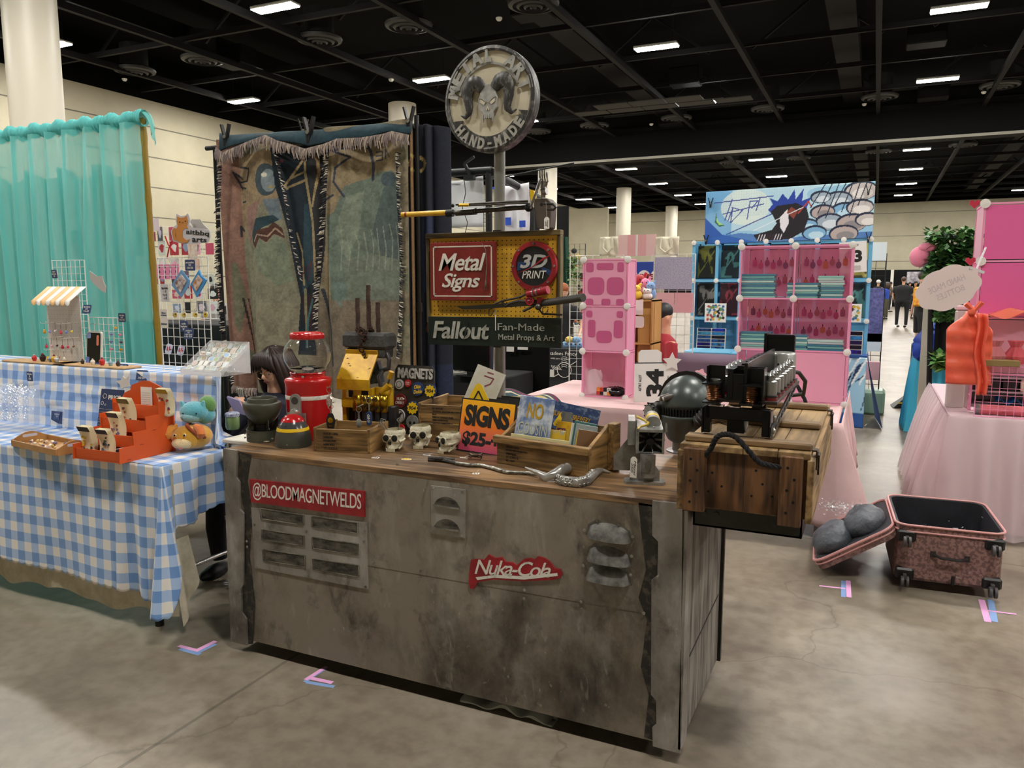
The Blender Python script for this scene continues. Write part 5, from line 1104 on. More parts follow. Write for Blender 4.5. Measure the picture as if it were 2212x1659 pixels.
# ================= LEFT BOOTH: gingham table
TZ=.79; TF=2.40; TX=-2.845; TBk=3.5
q=az(250,940,TZ); RY=q.y; q=ay(465,818,RY); RX=q.x; RZ=q.z; q=ay(498,945,RY-.05)
def clothmat(name,kind):
    m=P(name,'ffffff',.85,Sheen_Weight=.2); nt=m.node_tree; b=nt.nodes['Principled BSDF']; N=nt.nodes.new; L=nt.links.new
    a=N('ShaderNodeAttribute'); a.attribute_name='cl'; sp=N('ShaderNodeSeparateXYZ'); L(a.outputs['Vector'],sp.inputs[0]); o=[]
    for i in(0,1):
        f=N('ShaderNodeMath'); f.operation='DIVIDE'; f.inputs[1].default_value=kind; L(sp.outputs[i],f.inputs[0])
        g=N('ShaderNodeMath'); g.operation='FRACT'; L(f.outputs[0],g.inputs[0]); h=N('ShaderNodeMath'); h.operation='GREATER_THAN'; h.inputs[1].default_value=.5; L(g.outputs[0],h.inputs[0]); o.append(h.outputs[0])
    s_=N('ShaderNodeMath'); s_.operation='ADD'; L(o[0],s_.inputs[0]); L(o[1],s_.inputs[1]); d=N('ShaderNodeMath'); d.operation='MULTIPLY'; d.inputs[1].default_value=.5; L(s_.outputs[0],d.inputs[0])
    r=N('ShaderNodeValToRGB'); r.color_ramp.interpolation='CONSTANT'; e=r.color_ramp.elements; e[0].position=0; e[1].position=.3; e[0].color=hx('e9e4de'); e[1].color=hx('a7c0e4'); x=e.new(.8); x.color=hx('6c94cd')
    L(d.outputs[0],r.inputs[0]); L(r.outputs[0],b.inputs['Base Color']); return m
mging=clothmat('blue_gingham_cloth',.098)
class Cloth:
    def __init__(s): s.b=MB(); s.cl=[]
    def grid(s,fn,nu,nv):
        n=len(s.b.v); 
        for j in range(nv+1):
            for i in range(nu+1): p,c=fn(i/nu,j/nv); s.b.v.append(tuple(p)); s.cl+=[c[0],c[1],0]
        w=nu+1; f=[(n+j*w+i,n+j*w+i+1,n+(j+1)*w+i+1,n+(j+1)*w+i) for j in range(nv) for i in range(nu)]; s.b.f+=f; s.b.mi+=[0]*len(f)
    def build(s,name,mat,parent=None,loc=(0,0,0),**k):
        s.b.v=[(x-loc[0],y-loc[1],z-loc[2]) for x,y,z in s.b.v]; o=s.b.build(name,mat,parent,smooth=180,loc=loc,**k); a=o.data.attributes.new('cl','FLOAT_VECTOR','POINT'); a.data.foreach_set('vector',s.cl); return o
C_=Cloth(); XA=-6.3
def wob(x,y,s_=1): return s_*(noise.noise(Vector((x*3.1,y*3.1,1.7)))*.012+noise.noise(Vector((x*9,y*9,4.1)))*.004)
def topf(u,v):
    x=lerp(XA,TX,u)
    if v<.45: y=lerp(TF,RY,v/.45); z=TZ+.003+max(0,wob(x,y,.8)); c=(x,y)
    elif v<.8: k=(v-.45)/.35; y=RY+.03*k+wob(x*1.3,k*2,1.2)*math.sin(PI*k); z=lerp(TZ,RZ,k)-(.02*(1-k)*0); c=(x,RY+(RZ-TZ)*k)
    else: k=(v-.8)/.2; y=lerp(RY+.03,RY+.33,k); z=RZ+.004; c=(x,RY+(RZ-TZ)+k*.3)
    rx_=RX-max(0,y-RY)*.9
    if v>=.45 and x>rx_: # cloth falls from the riser down to the table at its right end
        k=(x-rx_)/(TX-RX); drop=ss(0,1,min(1,k*2.4)); z=lerp(z,TZ+.012+.02*math.sin(v*14)*(1-k)+.012*math.sin(v*31),drop); x=x-.03*k; y=y-.05*drop
    return (x,y,z),c
C_.grid(topf,150,90)
def drop(s_):
    """path along the front edge, round the corner and up the side"""
    Lf=TX-XA; r=.02
    if s_<Lf: P_=(XA+s_,TF); n=(0,-1)
    elif s_<Lf+.24: k=(s_-Lf)/.24; a=-PI/2+k*PI/2; P_=(TX,TF+.0); n=(math.cos(a),math.sin(a))
    else: P_=(TX,TF+s_-Lf-.24); n=(1,0)
    k=s_-Lf
    hem=.60+.02*ss(-1.5,-.2,k)
    if k>-.25: hem=lerp(hem,.655,ss(-.25,.06,k))
    if k>.12: hem=lerp(.655,.30,ss(.12,.30,k))
    if k>.3: hem=lerp(.30,.15,ss(.3,1.0,k))
    return P_,n,hem,k
def dropf(u,v):
    s_=u*(TX-XA+.24+.72); P_,n,hem,k=drop(s_); hem+=.009*abs(math.sin(PI*s_/.0495)); d=v*hem
    fl=.012*v+ (.0 if k<-.35 else .0)
    wv=(.012+.008*noise.noise(Vector((s_*2,0,3))))*math.sin(s_*11+2*noise.noise(Vector((s_*1.5,0,0))))*v**1.3*(1 if k<-.3 else .5)
    if k>-.3 and k<.5: fl+=.15*v**1.1*math.exp(-((k-.12)/.12)**2)+.02*math.sin(k*38)*v
    if k>=.4: fl+=.02*math.sin(k*22)*v
    x=P_[0]+n[0]*(fl+wv+.004); y=P_[1]+n[1]*(fl+wv+.004); z=TZ+.004-d*(.985)+ (.0)
    if v<.03: pass
    return (x,y,z),(XA+s_,TF-d)
C_.grid(dropf,440,46)
gc=tag(C_.build('gingham_tablecloth',mging,loc=(-4.2,2.9,TZ),sol=.0015),'blue and white gingham tablecloth with scalloped hem draped over the folding table and its riser','tablecloth')
C2=Cloth()
def und(u,v):
    x=lerp(XA,TX+.02,u); hem=.70+.012*math.sin(x*9)+.01*math.sin(x*23); z=TZ-.02-v*hem; y=TF+.025+.012*math.sin(x*16+math.sin(x*5))*v
    if u>.985: y+=(u-.985)*1.5; 
    return (x,y,z),(x,z)
C2.grid(und,200,12); C2.grid(lambda u,v:((TX+.0+.05*v+.015*math.sin(u*9)*v,TF+.03+u*.1,TZ-.35-v*(.40-.2*u)),(u,v)),14,10)
tag(C2.build('cotton_underskirt',P('cream_check_cotton','cfc6b0',.9,c2='b3aa93',scale=14,Transmission_Weight=.0),loc=(-4.2,2.45,.4)),'cream cotton skirt hanging out beneath the gingham tablecloth','table skirt')
ft=thing('folding_table','long folding table with chrome tube legs beneath the gingham cloth','table',(-4.3,2.78,0))
b=WB(ft); b.box(XA,TX-.012,TF+.04,3.1,TZ-.045,TZ-.004,b=.01); b.build('tabletop',P('grey_laminate','8d8b86',.5),ft)
mchr=P('chrome_tube','b9b8b4',.2,.9)
for x in(-2.985,-5.9):
    for y in(2.46,3.04):
        b=WB(ft); b.cyl((x,y,.03),(x,y,TZ-.05),.017,n=14); b.build('leg',mchr,ft); b=WB(ft); b.cyl((x,y,0),(x,y,.035),.02,n=14); b.build('rubber_foot',mrub,ft)
b=WB(ft); b.bar((-2.985,3.12,.2),(-3.7,2.95,.72),.02); b.cyl((-2.985,2.46,.22),(-2.985,3.12,.22),.011); b.build('leg_brace',mchr,ft)
# riser under the cloth
b=MB(); b.box(XA,RX-.32,RY+.045,RY+.3,TZ,RZ-.004); tag(b.build('table_riser',P('plain_board','9a9084',.7)),'long low riser board box hidden under the back of the gingham cloth','riser')
# folding chair and dark trousers seen under the table end
wcz=thing('folding_chair','folding chair with white metal frame and dark red seat between the table and counter','chair',(-3.35,3.8,0),.5)
b=MB(); b.box(-.2,.2,-.2,.2,.43,.455,b=.01); b.build('seat',P('dark_red_vinyl','6e1524',.5),wcz)
MB().box(-.19,.19,.2,.22,.62,.85,b=.008).build('backrest',P('dark_red_vinyl','6e1524'),wcz)
for s_ in(-1,1):
    MB().tube([(s_*.21,-.24,0),(s_*.21,.21,.86)],.011,8).build('leg',P('white_metal_tube','d7d5cf',.4),wcz); MB().tube([(s_*.195,.26,0),(s_*.195,-.15,.44)],.011,8).build('leg',MC['white_metal_tube'],wcz)
# ---- navy price signs
mnav=P('navy_card','33456f',.5)
def tagsign(px,py,Y,w,h,s_,label,rz=.1,tilt=0,parent=None,mat=None):
    p=ay(px,py,Y); t=thing('price_sign',label,'sign',p,(tilt,0,rz),'navy price signs of the gingham table'); MB().prism(rrect(w,h,.006),.0025,FR).build('card',mat or mnav,t)
    txt(s_,T(0,-.003,0)@FR,w*.8,h*.72,mwhite,t,'writing',ext=.0005,bold=.02); return t
# grid panels
mwire=P('white_wire','e4e3df',.4)
def wiregrid(name,label,px0,py0,px1,py1,Y,cell=.04,mat=None,group=None,rz=0,foot=None,r=.0016,cat='grid panel',dx=0):
    a=ay(px0,py0,Y);c=ay(px1,py1,Y); z0=foot if foot is not None else c.z; w=c.x-a.x; h=a.z-z0; t=thing(name,label,cat,(a.x,Y,z0),rz,group); mt=mat or mwire
    b=MB(); nx=max(1,round(w/cell)); nz=max(1,round(h/cell))
    for i in range(1,nx): b.bar((w*i/nx,0,0),(w*i/nx,0,h),r*1.6)
    for j in range(1,nz): b.bar((0,0,h*j/nz),(w,0,h*j/nz),r*1.6)
    b.build('wire_mesh',mt,t); b=MB(); R=r*2.2
    b.tube([(0,0,0),(0,0,h),(w,0,h),(w,0,0),(0,0,0)],R,6); b.build('frame',mt,t); t['w']=w; t['h']=h; return t
wiregrid('wire_grid','small white wire grid standing behind the awning pegboard',112,563,197,780,3.12,foot=RZ+.005)
wiregrid('wire_grid','low white wire grid with hair clips beside the tall phone case',192,685,277,803,3.05,foot=RZ+.005,rz=-.05)
wiregrid('wire_grid','tall white wire grid with pouches and dog keychains under the orange cat sign',340,557,461,817,RY+.12,foot=RZ+.005,cell=.045)
# pegboard stand with awning
a=ay(98,640,3.0); c=ay(182,800,3.0); t=thing('charm_pegboard','white pegboard with small orange and white awning hung with tiny clay charms','display stand',(a.x,3.0,RZ+.006),0)
w=c.x-a.x; h=a.z-RZ; MB().box(0,w,0,.006,0,h,b=.001).build('pegboard',P('white_pegboard','d9d6d0',.5),t)
b=MB(); 
for i in range(11):
    for j in range(16): b.add([(w*(i+.7)/11.5+.0018*math.cos(k*PI/3),-.0006,h*(j+.5)/16+.0018*math.sin(k*PI/3)) for k in range(6)],[(0,1,2,3,4,5)])
b.build('peg_holes',mdst,t)
b=MB(); b.k=0; n=8; aw=w+.04
for i in range(n):
    b.k=i%2; x0=-.015+aw*i/n; x1=x0+aw/n; q=[(x0,0.03,h+.05),(x1,.03,h+.05),(x1,-.075,h-.03)]+[((x0+x1)/2+(x1-x0)/2*math.cos(PI*k/8),-.078,h-.035-.022*math.sin(PI*k/8)) for k in range(9)]+[(x0,-.075,h-.03)]
    b.add(q,[tuple(range(len(q)))])
b.build('awning',[P('awning_peach','eebf83',.6),P('awning_white','f0ece4',.6)],t,sol=.003)
CHC=['e8b43c','9b8fd8','e8e4dc','d24b5a','7f93cf','e5cf3a','cf4a63','e6b7c3','3c2a25','b42f3f','e04a70','7a5a40','e8c840','b8b4ae','cf8f4a','f0eee6']
charm0=None; k=0
for row,(zz,n_) in enumerate(((.185,6),(.1,6),(.03,4))):
    for i in range(n_):
        x=w*(i+.6)/6.2+.006*row; ch=thing('clay_charm',f'tiny clay charm on a black cord hook on the awning pegboard','charm',(a.x+x,3.0-.04,RZ+zz+.004*(i%3)),0,'clay charms on the awning pegboard'); cm=P('clay_'+CHC[k%16],CHC[k%16],.35)
        bb=MB(); 
        if k%3==0: bb.sph((0,0,0),(.012,.007,.01),10); bb.sph((0,-.001,.01),.006,8)
        elif k%3==1: bb.lathe([(.004,-.008),(.008,.0),(.007,.005),(.003,.009),(0,.01)],10)
        else: bb.sph((0,0,0),(.0095,.005,.006),10); bb.sph((.006,0,.005),.004,8)
        bb.build('figure',cm,ch); MB().tube([(0,0,.008),(.001,0,.03),(0,0,.05)],.0008,5).build('cord',mcable,ch); k+=1
        MB().tube([(0,.04,.052),(0,.0,.05),(0,-.018,.052),(0,-.022,.06)],.0012,5).build('hook',mwire,ch)
tagsign(118,592,3.0,.045,.05,'magnets\nclay charms\n$15','small navy sign hooked on the small wire grid above the awning',0,.1); tagsign(188,668,2.97,.06,.05,'clay charms\n$14\n2 for $22','grey blue sign clipped at the right side of the awning pegboard',.1,-.3)
tagsign(264,686,3.03,.05,.05,'hairclips\n$10\n2 for $15','small navy sign reading hairclips at the low wire grid'); tagsign(411,573,RY+.1,.062,.055,'pvc pouches\n$10\n2 for $18','navy sign reading pvc pouches at the top of the tall grid')
tagsign(398,705,RY+.1,.05,.055,'acrylic\nkeychains\n$12','navy sign reading acrylic keychains on the tall grid'); tagsign(408,721,RY+.07,.055,.055,'stickers\n$4\n3 for $10\n6 for $18','grey blue sign reading stickers on a clear clip at the tall grid',.2,-.2)
tagsign(55,788,2.92,.085,.045,'dessert charms\n$16\n2 for $27','long navy sign reading dessert charms on the wooden board',0,-.3); tagsign(65,813,RY-.02,.05,.055,'beaded charms\n$5\n2 for $8','navy sign reading beaded charms hanging on the gingham riser front',0,.02)
tagsign(207,793,2.93,.075,.05,'worry stones\n$12\n2 for $22','navy sign reading worry stones before the tall phone case',0,-.3); tagsign(267,795,2.94,.06,.045,'dish pets\n$8\n2 for $15','small navy sign reading dish pets at the low grid foot',.1,-.3); tagsign(307,811,2.86,.075,.055,'stickersheets\n$5\n2 for $10','navy sign reading stickersheets on top of the orange rack',.1,-.25)
# wooden boards with charms on the riser
for i,(x0,x1,lab) in enumerate(((25,160,'pale wooden board with dessert charms at the riser corner'),(135,285,'pale wooden board with worry stones in the middle of the riser'))):
    A=ay(x0,800,RY+.1);B=ay(x1,800,RY+.1); b=MB(); L=(B-A).length; b.box(0,L,0,.12,0,.012,b=.003); t=tag(b.build('wooden_board',P('birch_board','d0a878',.5,c2='c09664',scale=8),loc=(A.x,RY+.045,RZ+.006)),lab,'board')
mini=[(76,795,'d8343c',.016),(94,795,'2e1f1a',.02),(110,793,'8aa0b8',.014),(118,790,'e3b64a',.018),(124,795,'cdd3d6',.015),(180,806,'2a2622',.012),(202,807,'e9e4da',.014),(222,805,'c3262c',.018),(240,803,'8fb0c4',.014),(256,804,'343038',.013)]
for i,(x,y,c,s_) in enumerate(mini):
    p=ay(x,y,RY+.08); t=thing('dessert_charm','tiny clay food charm standing on a pale wooden board','charm',(p.x,p.y,RZ+.019),0,'tiny clay charms on the wooden boards')
    bb=MB(); bb.lathe([(s_*.5,0),(s_*.8,s_*.6),(s_*.9,s_*1.3),(s_*.5,s_*1.9),(0,s_*2)],12); bb.build('figure',P('clay_'+c,c,.3),t); MB().sph((0,0,s_*2.1),s_*.35,8).build('topping',mred if i%2 else mwhite,t)
# tall phone case
q=ay(203,795,2.98); t=thing('phone_case_display','big white rimmed black phone shaped board covered with small stickers','display board',(q.x,2.99,RZ+.006),(-.1,0,0)); 
MB().prism(rrect(.125,.19,.018,5,cy=.095),.012,FR).build('white_rim',mwhite,t); MB().prism(rrect(.108,.175,.012,5,cy=.095),.002,T(0,-.0125,0)@FR).build('black_panel',P('glossy_black','08080a',.15),t)
for x,z,c,w_,h_ in((-.04,.165,'8f9fd0',.034,.03),(.035,.14,'d9836f',.018,.06),(-.045,.022,'6a86c8',.03,.045)): MB().prism(rrect(w_,h_,.008,cx=x,cy=z),.001,T(0,-.015,0)@FR).build('sticker',P('stk_'+c,c,.4),t)
# hair clips
for i,(x,y,c) in enumerate([(250,708,'e2b93a'),(241,722,'8a7fc2'),(260,723,'e585a8'),(240,738,'6f6fa8'),(262,739,'5b4a63'),(241,754,'e07fa0'),(262,755,'c9962f')]):
    p=ay(x,y,3.035); t=thing('hair_clip','small coloured hair clip fastened to the low wire grid','hair clip',p,0,'hair clips on the low wire grid'); MB().box(-.018,.014,-.003,.003,-.003,.003,b=.001).build('clip',msil,t); MB().sph((.003,-.004,0),(.013,.004,.008),12).build('ornament',P('clay_'+c,c,.3),t)
# cat cut outs
def cutout(poly,Y,name,label,mat,px=None,th=.003,cat='sign'):
    pp=fp(poly,Y); cx=sum(a for a,_ in pp)/len(pp); cz=min(z for _,z in pp); t=thing(name,label,cat,(cx,Y,cz)); MB().prism([(x-cx,z-cz) for x,z in pp],th,FR).build('cut_out',mat,t); return t
mgc=P('grey_card','b9b4b0',.7); t=cutout([(194,585),(204,592),(210,597),(222,596),(224,608),(230,620),(228,632),(222,630),(206,616),(196,604)],2.96,'cat_cutout','grey card cat cut out clipped on the wire grid by the awning',mgc)
cutout([(250,823),(262,821),(266,812),(272,818),(281,810),(279,826),(282,834),(270,836),(262,841),(260,830)],2.8,'star_cutout','small white spiky card cut out on the top of the orange rack',P('white_card','dad5cd',.7))
# Caitbbq arts sign
t=cutout([(383,462),(392,467),(401,466),(408,461),(412,475),(410,485),(418,492),(440,494),(454,498),(455,512),(450,524),(415,527),(398,527),(385,524),(375,521),(370,500),(377,490),(383,485),(381,476)],RY+.08,'cat_logo_sign','orange cat sign reading Caitbbq arts on top of the tall white grid',P('pale_grey_card','c9c6cc',.6),th=.005)
Yc=RY+.08; loc=Vector(t.location)
def onp(poly,off,name,mat,par): b=MB(-0 or Matrix.Translation(-loc)); b.prism(fp(poly,Yc),.002,UP(0,Yc-off,0)); return b.build(name,mat,par)
onp([(385,467),(392,471),(400,470),(405,466),(408,478),(405,488),(409,494),(401,493),(396,500),(397,512),(404,519),(411,517),(408,523),(398,525),(386,521),(381,510),(383,495),(386,488),(384,478)],.005,'orange_cat',P('cat_orange','c98540',.6),t)
onp([(373,500),(378,492),(383,494),(382,512),(385,520),(377,518)],.005,'tail',P('cat_orange','c98540'),t)
b=MB(Matrix.Translation(-loc))
for x,y in((391,480),(403,478)): p=ay(x,y,Yc); b.sph((p.x,Yc-.0075,p.z),.003,8)
p=ay(397,480,Yc); b.torus((p.x,Yc-.0075,p.z),.004,.001,10,4,(0,1,0),PI,2*PI); b.build('face_marks',mink,t)
shear_txt(t,'aitbbq',[(404,495),(454,500),(453,513),(404,508)],Yc,mink,.006,bold=.02); shear_txt(t,'arts',[(417,512),(449,515),(448,524),(417,523)],Yc,mink,.006,bold=.02)
cutout([(415,474),(434,474),(440,485),(452,496),(420,494),(412,480)],RY+.1,'paper_sheet','grey paper sheet reading mart tucked behind the orange cat sign',mgc,cat='paper')
# pouches and keychains
def pouch(poly,inner,c,c2,lab):
    t=cutout(poly,RY+.09,'pvc_pouch',lab,P('vinyl_'+c,c,.25),th=.008,cat='pouch'); l2=Vector(t.location); b=MB(Matrix.Translation(-l2)); b.prism(fp(inner,RY+.09),.003,UP(0,RY+.082,0)); b.build('clear_window',P('window_'+c2,c2,.2,c2='e9e0dc',scale=40),t)
pouch([(394,583),(411,605),(410,616),(393,642),(373,616),(376,610)],[(394,592),(406,607),(393,632),(380,613)],'6f9dc8','6d4a52','blue diamond shaped vinyl pouch with dark plush on the tall grid'); pouch([(432,583),(436,595),(448,605),(445,612),(427,642),(414,614)],[(431,594),(441,606),(427,630),(419,613)],'4b93cf','b0733f','bright blue diamond shaped vinyl pouch with brown toy on the tall grid')
for i,x in enumerate((379,398,423,445)):
    p=ay(x,680,RY+.1); t=thing('dog_keychain',['yellow dog keychain running, first on the rail of the tall grid','yellow dog keychain holding a grey bone on the tall grid','yellow dog keychain sitting sideways on the tall grid','round yellow dog face keychain, last on the tall grid rail'][i],'keychain',p,0,'yellow dog keychains on the tall grid')
    MB().prism(circ(.018,14,ry=.016),.003,FR).build('card',P('white_card','dad5cd'),t); MB().prism([(-.013,-.004),(-.006,-.012),(.0,-.006),(.008,-.013),(.012,-.004),(.013,.008),(.004,.012),(-.004,.006),(-.013,.006)] if i<3 else circ(.013,16),.001,T(0,-.003,0)@FR).build('dog_print',P('dog_yellow','d8b63c',.5),t); MB().sph((.006 if i<3 else 0,-.0045,.003),.0035,8).build('nose',mink,t); MB().torus((0,0,.024),.007,.0012,14,5,(0,1,0)).build('ring',msil,t)
t=tagsign(355,688,RY+.06,.052,.095,'follow me\non instagram\n\n\n\n@caitbbqarts','white upright card reading follow me at the edge of the tall grid',0,0,mat=P('white_card','dad5cd')); 
for c in t.children:
    if c.name.startswith('writing'): c.data.materials[0]=mnav
t=tagsign(357,633,RY+.07,.055,.09,'tap here\n- - 0\n= o H\n- u 8','pale grey card with payment icons clipped on the tall grid',0,0,mat=P('pale_grey_card','c9c6cc'))
for c in t.children:
    if c.name.startswith('writing'): c.data.materials[0]=mink
# sticker tray of clear acrylic with stickers
macr=P('clear_acrylic','ffffff',.05,alpha=.22,IOR=1.45); A=az(290,822,RZ+.008)
t=thing('sticker_tray','sloping clear acrylic tray heaped with small stickers beside the tall grid','tray',(A.x,RY+.01,RZ+.008),.0)
W_=.27; sl=lambda x,y,z=0:(x,y,z)
b=MB(); b.box(0,W_,-.002,.0,0,.03); b.box(0,W_,.20,.204,0,.16); b.add([(0,0,.004),(W_,0,.004),(W_,.2,.13),(0,.2,.13)],[(0,1,2,3)]); 
for x in(0,W_): b.add([(x,0,0),(x,.2,0),(x,.2,.16),(x,0,.03)],[(0,1,2,3)])
b.build('clear_shell',macr,t,sol=.002)
rr=random.Random(8); SC=['e8e4ee','c8d6ea','8fb4d8','e7d9a0','b8cf9a','d98fa0','6f7fb8','f0efe9','c9a06a','9fb8a0','e0c04f','cfd8e8']
sb=None
for r_ in range(6):
    for c_ in range(6):
        c=SC[rr.randrange(12)]; x=.03+.043*c_+rr.uniform(-.008,.008); y=.015+.032*r_; s_=thing('sticker','small printed sticker leaning in the clear sloping tray','sticker',(A.x+x,RY+.01+y,RZ+.02+.63*y),(-.7,0,rr.uniform(-.3,.3)),'small stickers in the clear sloping tray')
        pl=circ(.019,10,ry=.017) if rr.random()<.5 else rrect(.034,.036,.006,2); MB().prism(pl,.001,T(0,0,.018)@FR).build('card',mwhite,s_,smooth=0); q_=[(x_*.75,y_*.75) for x_,y_ in pl]; MB().prism(q_,.0005,T(rr.uniform(-.002,.002),-.001,.018)@FR).build('print',P('stk_'+c,c,.4,c2=SC[rr.randrange(12)],scale=60),s_,smooth=0)
for i,(x,y) in enumerate(((365,754),(391,757))):
    p=ay(x,y,RY+.13); s_=thing('flower_sticker',['pink flower sticker card standing up at the top of the tray','red flower sticker card standing up beside the clear bear clip'][i],'sticker',p,(-.2,.2,0)); MB().prism(rrect(.045,.055,.012,3),.0015,FR).build('card',P('pale_blue_card','c6d3ea',.5),s_); MB().prism([(.013*(1+.35*math.cos(5*a))*math.cos(a),.013*(1+.35*math.cos(5*a))*math.sin(a)) for a in [k*PI/12 for k in range(24)]],.001,T(0,-.0015,0)@FR).build('flower',P('rose_pink','cf4b5f',.5),s_)
# ---- on the lower table top
A,an,L=two((27,963),(123,985),TZ+.008); B=az(172,950,TZ+.008)
t=thing('wooden_tray','wooden serving tray with cut out handles full of beaded charms','tray',A,an); mtr=P('beech_tray','b88a55',.5,c2='a37642',scale=10); Dp=.165; W_=.3
MB().box(0,L,0,Dp,0,.006).build('tray_floor',mtr,t)
MB().box(0,L,-.006,.0,0,.032,b=.002).build('long_side',mtr,t); MB().box(0,L,Dp,Dp+.006,0,.032,b=.002).build('long_side',mtr,t)
for x in(0,L):
    o=[(0,0),(Dp,0),(Dp,.032)]+[(Dp*(1-k/14),.032+.03*max(0,math.sin(PI*k/14))**1.2) for k in range(1,14)]+[(0,.032)]; n=len(o)
    b=MB(); b.prism(o,.006,T(x,0,0)@Matrix(((0,0,1,0),(1,0,0,0),(0,1,0,0),(0,0,0,1)))); b.build('handle_end',mtr,t)
    b=MB(); b.prism(rrect(.07,.014,.006,cx=Dp/2,cy=.042),.008,T(x-.001,0,0)@Matrix(((0,0,1,0),(1,0,0,0),(0,1,0,0),(0,0,0,1)))); b.build('hand_hole',P('hole_glimpse','c3c8d8',.8),t)
rr=random.Random(3)
for i in range(44):
    c=['efe8dc','4a2a2a','d9c08a','e8d7c8','2c2422','c7a34f','7a6f90','f1ece4'][rr.randrange(8)]; p=t.matrix_basis@Vector((rr.uniform(.02,L-.02),rr.uniform(.02,Dp-.02),.011+rr.random()*.006)); s_=rr.uniform(.006,.011)
    o=MB().sph((0,0,0),(s_,s_*.8,s_*.6),10).build('beaded_charm',P('clay_'+c,c,.35)); o.location=p; o.rotation_euler=(rr.random(),rr.random(),rr.random()*6); tag(o,'small beaded charm lying in the wooden tray','charm','small beaded charms in the wooden tray')
q=az(70,962,TZ); 
# price list
p=ay(218,955,RY-.11); t=thing('price_list','tall navy board reading PRICE LIST leaning on the gingham riser','sign',(p.x+.01,RY-.08,TZ+.006),(-.22,0,.06)); w,h=.165,.255
MB().box(-w/2,w/2,0,.003,0,h,b=.002).build('board',P('navy_board','2c3a5c',.45),t); txt('PRICE',T(.02,-.001,h*.83)@FR,.085,.024,mwhite,t,'word',bold=.03); txt('LIST',T(.045,-.001,h*.7)@FR,.05,.022,mwhite,t,'word',bold=.03)
b=MB(); b.torus((-.05,-.001,h*.85),.014,.0015,5,4,(0,1,0)); b.torus((-.062,-.001,h*.7),.009,.0012,10,4,(0,1,0)); b.torus((-.04,-.001,h*.67),.006,.001,4,4,(0,1,0))
for k in range(9): b.bar((-.075,-.0015,h*.58-.014*k),(-.045+.003*(k%3),-.0015,h*.58-.014*k),.003,.001); b.bar((-.035,-.0012,h*.575-.014*k),(.075,-.0012,h*.575-.014*k),.001)
b.build('print',mwhite,t)
# clear jewellery stand with sparkling strands
q=az(20,935,TZ); t=thing('jewellery_stand','clear acrylic stand hung with masses of sparkling bead strands','stand',(q.x,q.y+.05,TZ+.006)); b=MB(); b.box(-.13,.09,-.05,.08,0,.05); b.box(-.13,-.125,-.05,.08,.05,.25); b.box(.085,.09,-.05,.08,.05,.25); b.build('clear_frame',macr,t)
b=MB(); rr=random.Random(5)
for i in range(420): x=rr.uniform(-.12,.085); z=rr.uniform(.06,.25) if i%3 else rr.uniform(.17,.25); b.sph((x,rr.uniform(-.06,.06),z),rr.uniform(.0025,.005),6)
o=b.build('sparkling_beads',P('crystal_beads','e8edf4',.05,.6),t); o['kind']='stuff'
# clip sign
q=az(138,930,TZ); t=thing('clip_sign_holder','clear clip stand holding small dark blue cards above the wooden tray','sign holder',(q.x,q.y,TZ+.006)); MB().lathe([(.02,0),(.02,.004),(.004,.008),(.003,.05),(.006,.055),(0,.06)],14).build('clear_stand',macr,t); MB().prism([(-.1,.05),(-.04,.03),(-.01,.03),(-.0,.1),(-.09,.1)],.002,FR).build('blue_card',mnav,t); MB().prism([(-.075,.055),(-.03,.055),(-.01,.1),(-.055,.095)],.001,T(0,-.004,0)@FR).build('front_card',P('slate_blue_card','42588a',.4),t); MB().prism([(-.11,.02),(.01,.02),(.01,.13),(-.11,.13)],.001,T(0,.003,0)@FR).build('clear_sleeve',macr,t); txt('keychains\n$10',T(-.04,-.006,.078)@FR,.04,.024,mwhite,t,'writing',ext=.0004)
# orange stepped rack
mor=P('orange_board','d2551c',.5); mor2=P('orange_board_edge','8c3210',.6)
A,an,L=two((162,990),(262,1002),TZ+.008); B=az(358,965,TZ+.008)
t=thing('sticker_rack','orange stepped display rack with scalloped back holding packs of sticker sheets','rack',A,an); Wd=L; Dp=.30
for k in range(4):
    y=.0+.075*k; z=.0+.055*k; MB().box(0,Wd,y,y+.004,z if k==0 else z-.0,z+.05+.005*k).build('step_front',mor,t)
    MB().box(0,Wd,y,y+.075,z+.006,z+.009).build('step_floor',mor,t)
for x in(-.002,Wd-.003):
    o=[(-.01,0),(Dp,0),(Dp,.26)]; 
    for k in range(3,-1,-1): y=.075*k; z=.055*k; o+=[(y+.072,z+.07+.005*k),(y-.005,z+.07+.005*k)] 
    b=MB(); b.prism(o,.005,T(x,0,0)@Matrix(((0,0,1,0),(1,0,0,0),(0,1,0,0),(0,0,0,1)))); b.build('side_panel',mor,t)
o=[(0,.0),(Wd,.0),(Wd,.25),(Wd-.015,.27),(Wd-.05,.285),(Wd-.06,.31),(Wd/2+.02,.335),(Wd/2-.02,.335),(.06,.31),(.05,.285),(.015,.27),(0,.25)]
MB().prism([( (x-Wd/2)*1.12+Wd/2,z) for x,z in o],.005,T(0,Dp,0)@FR).build('scalloped_back',mor,t)
b=MB()
for k in range(4): y=.03+.075*k; b.box(Wd+.0025,Wd+.0032,y,y+.02,.01+.055*k,.013+.055*k)
b.build('slots',mor2,t)
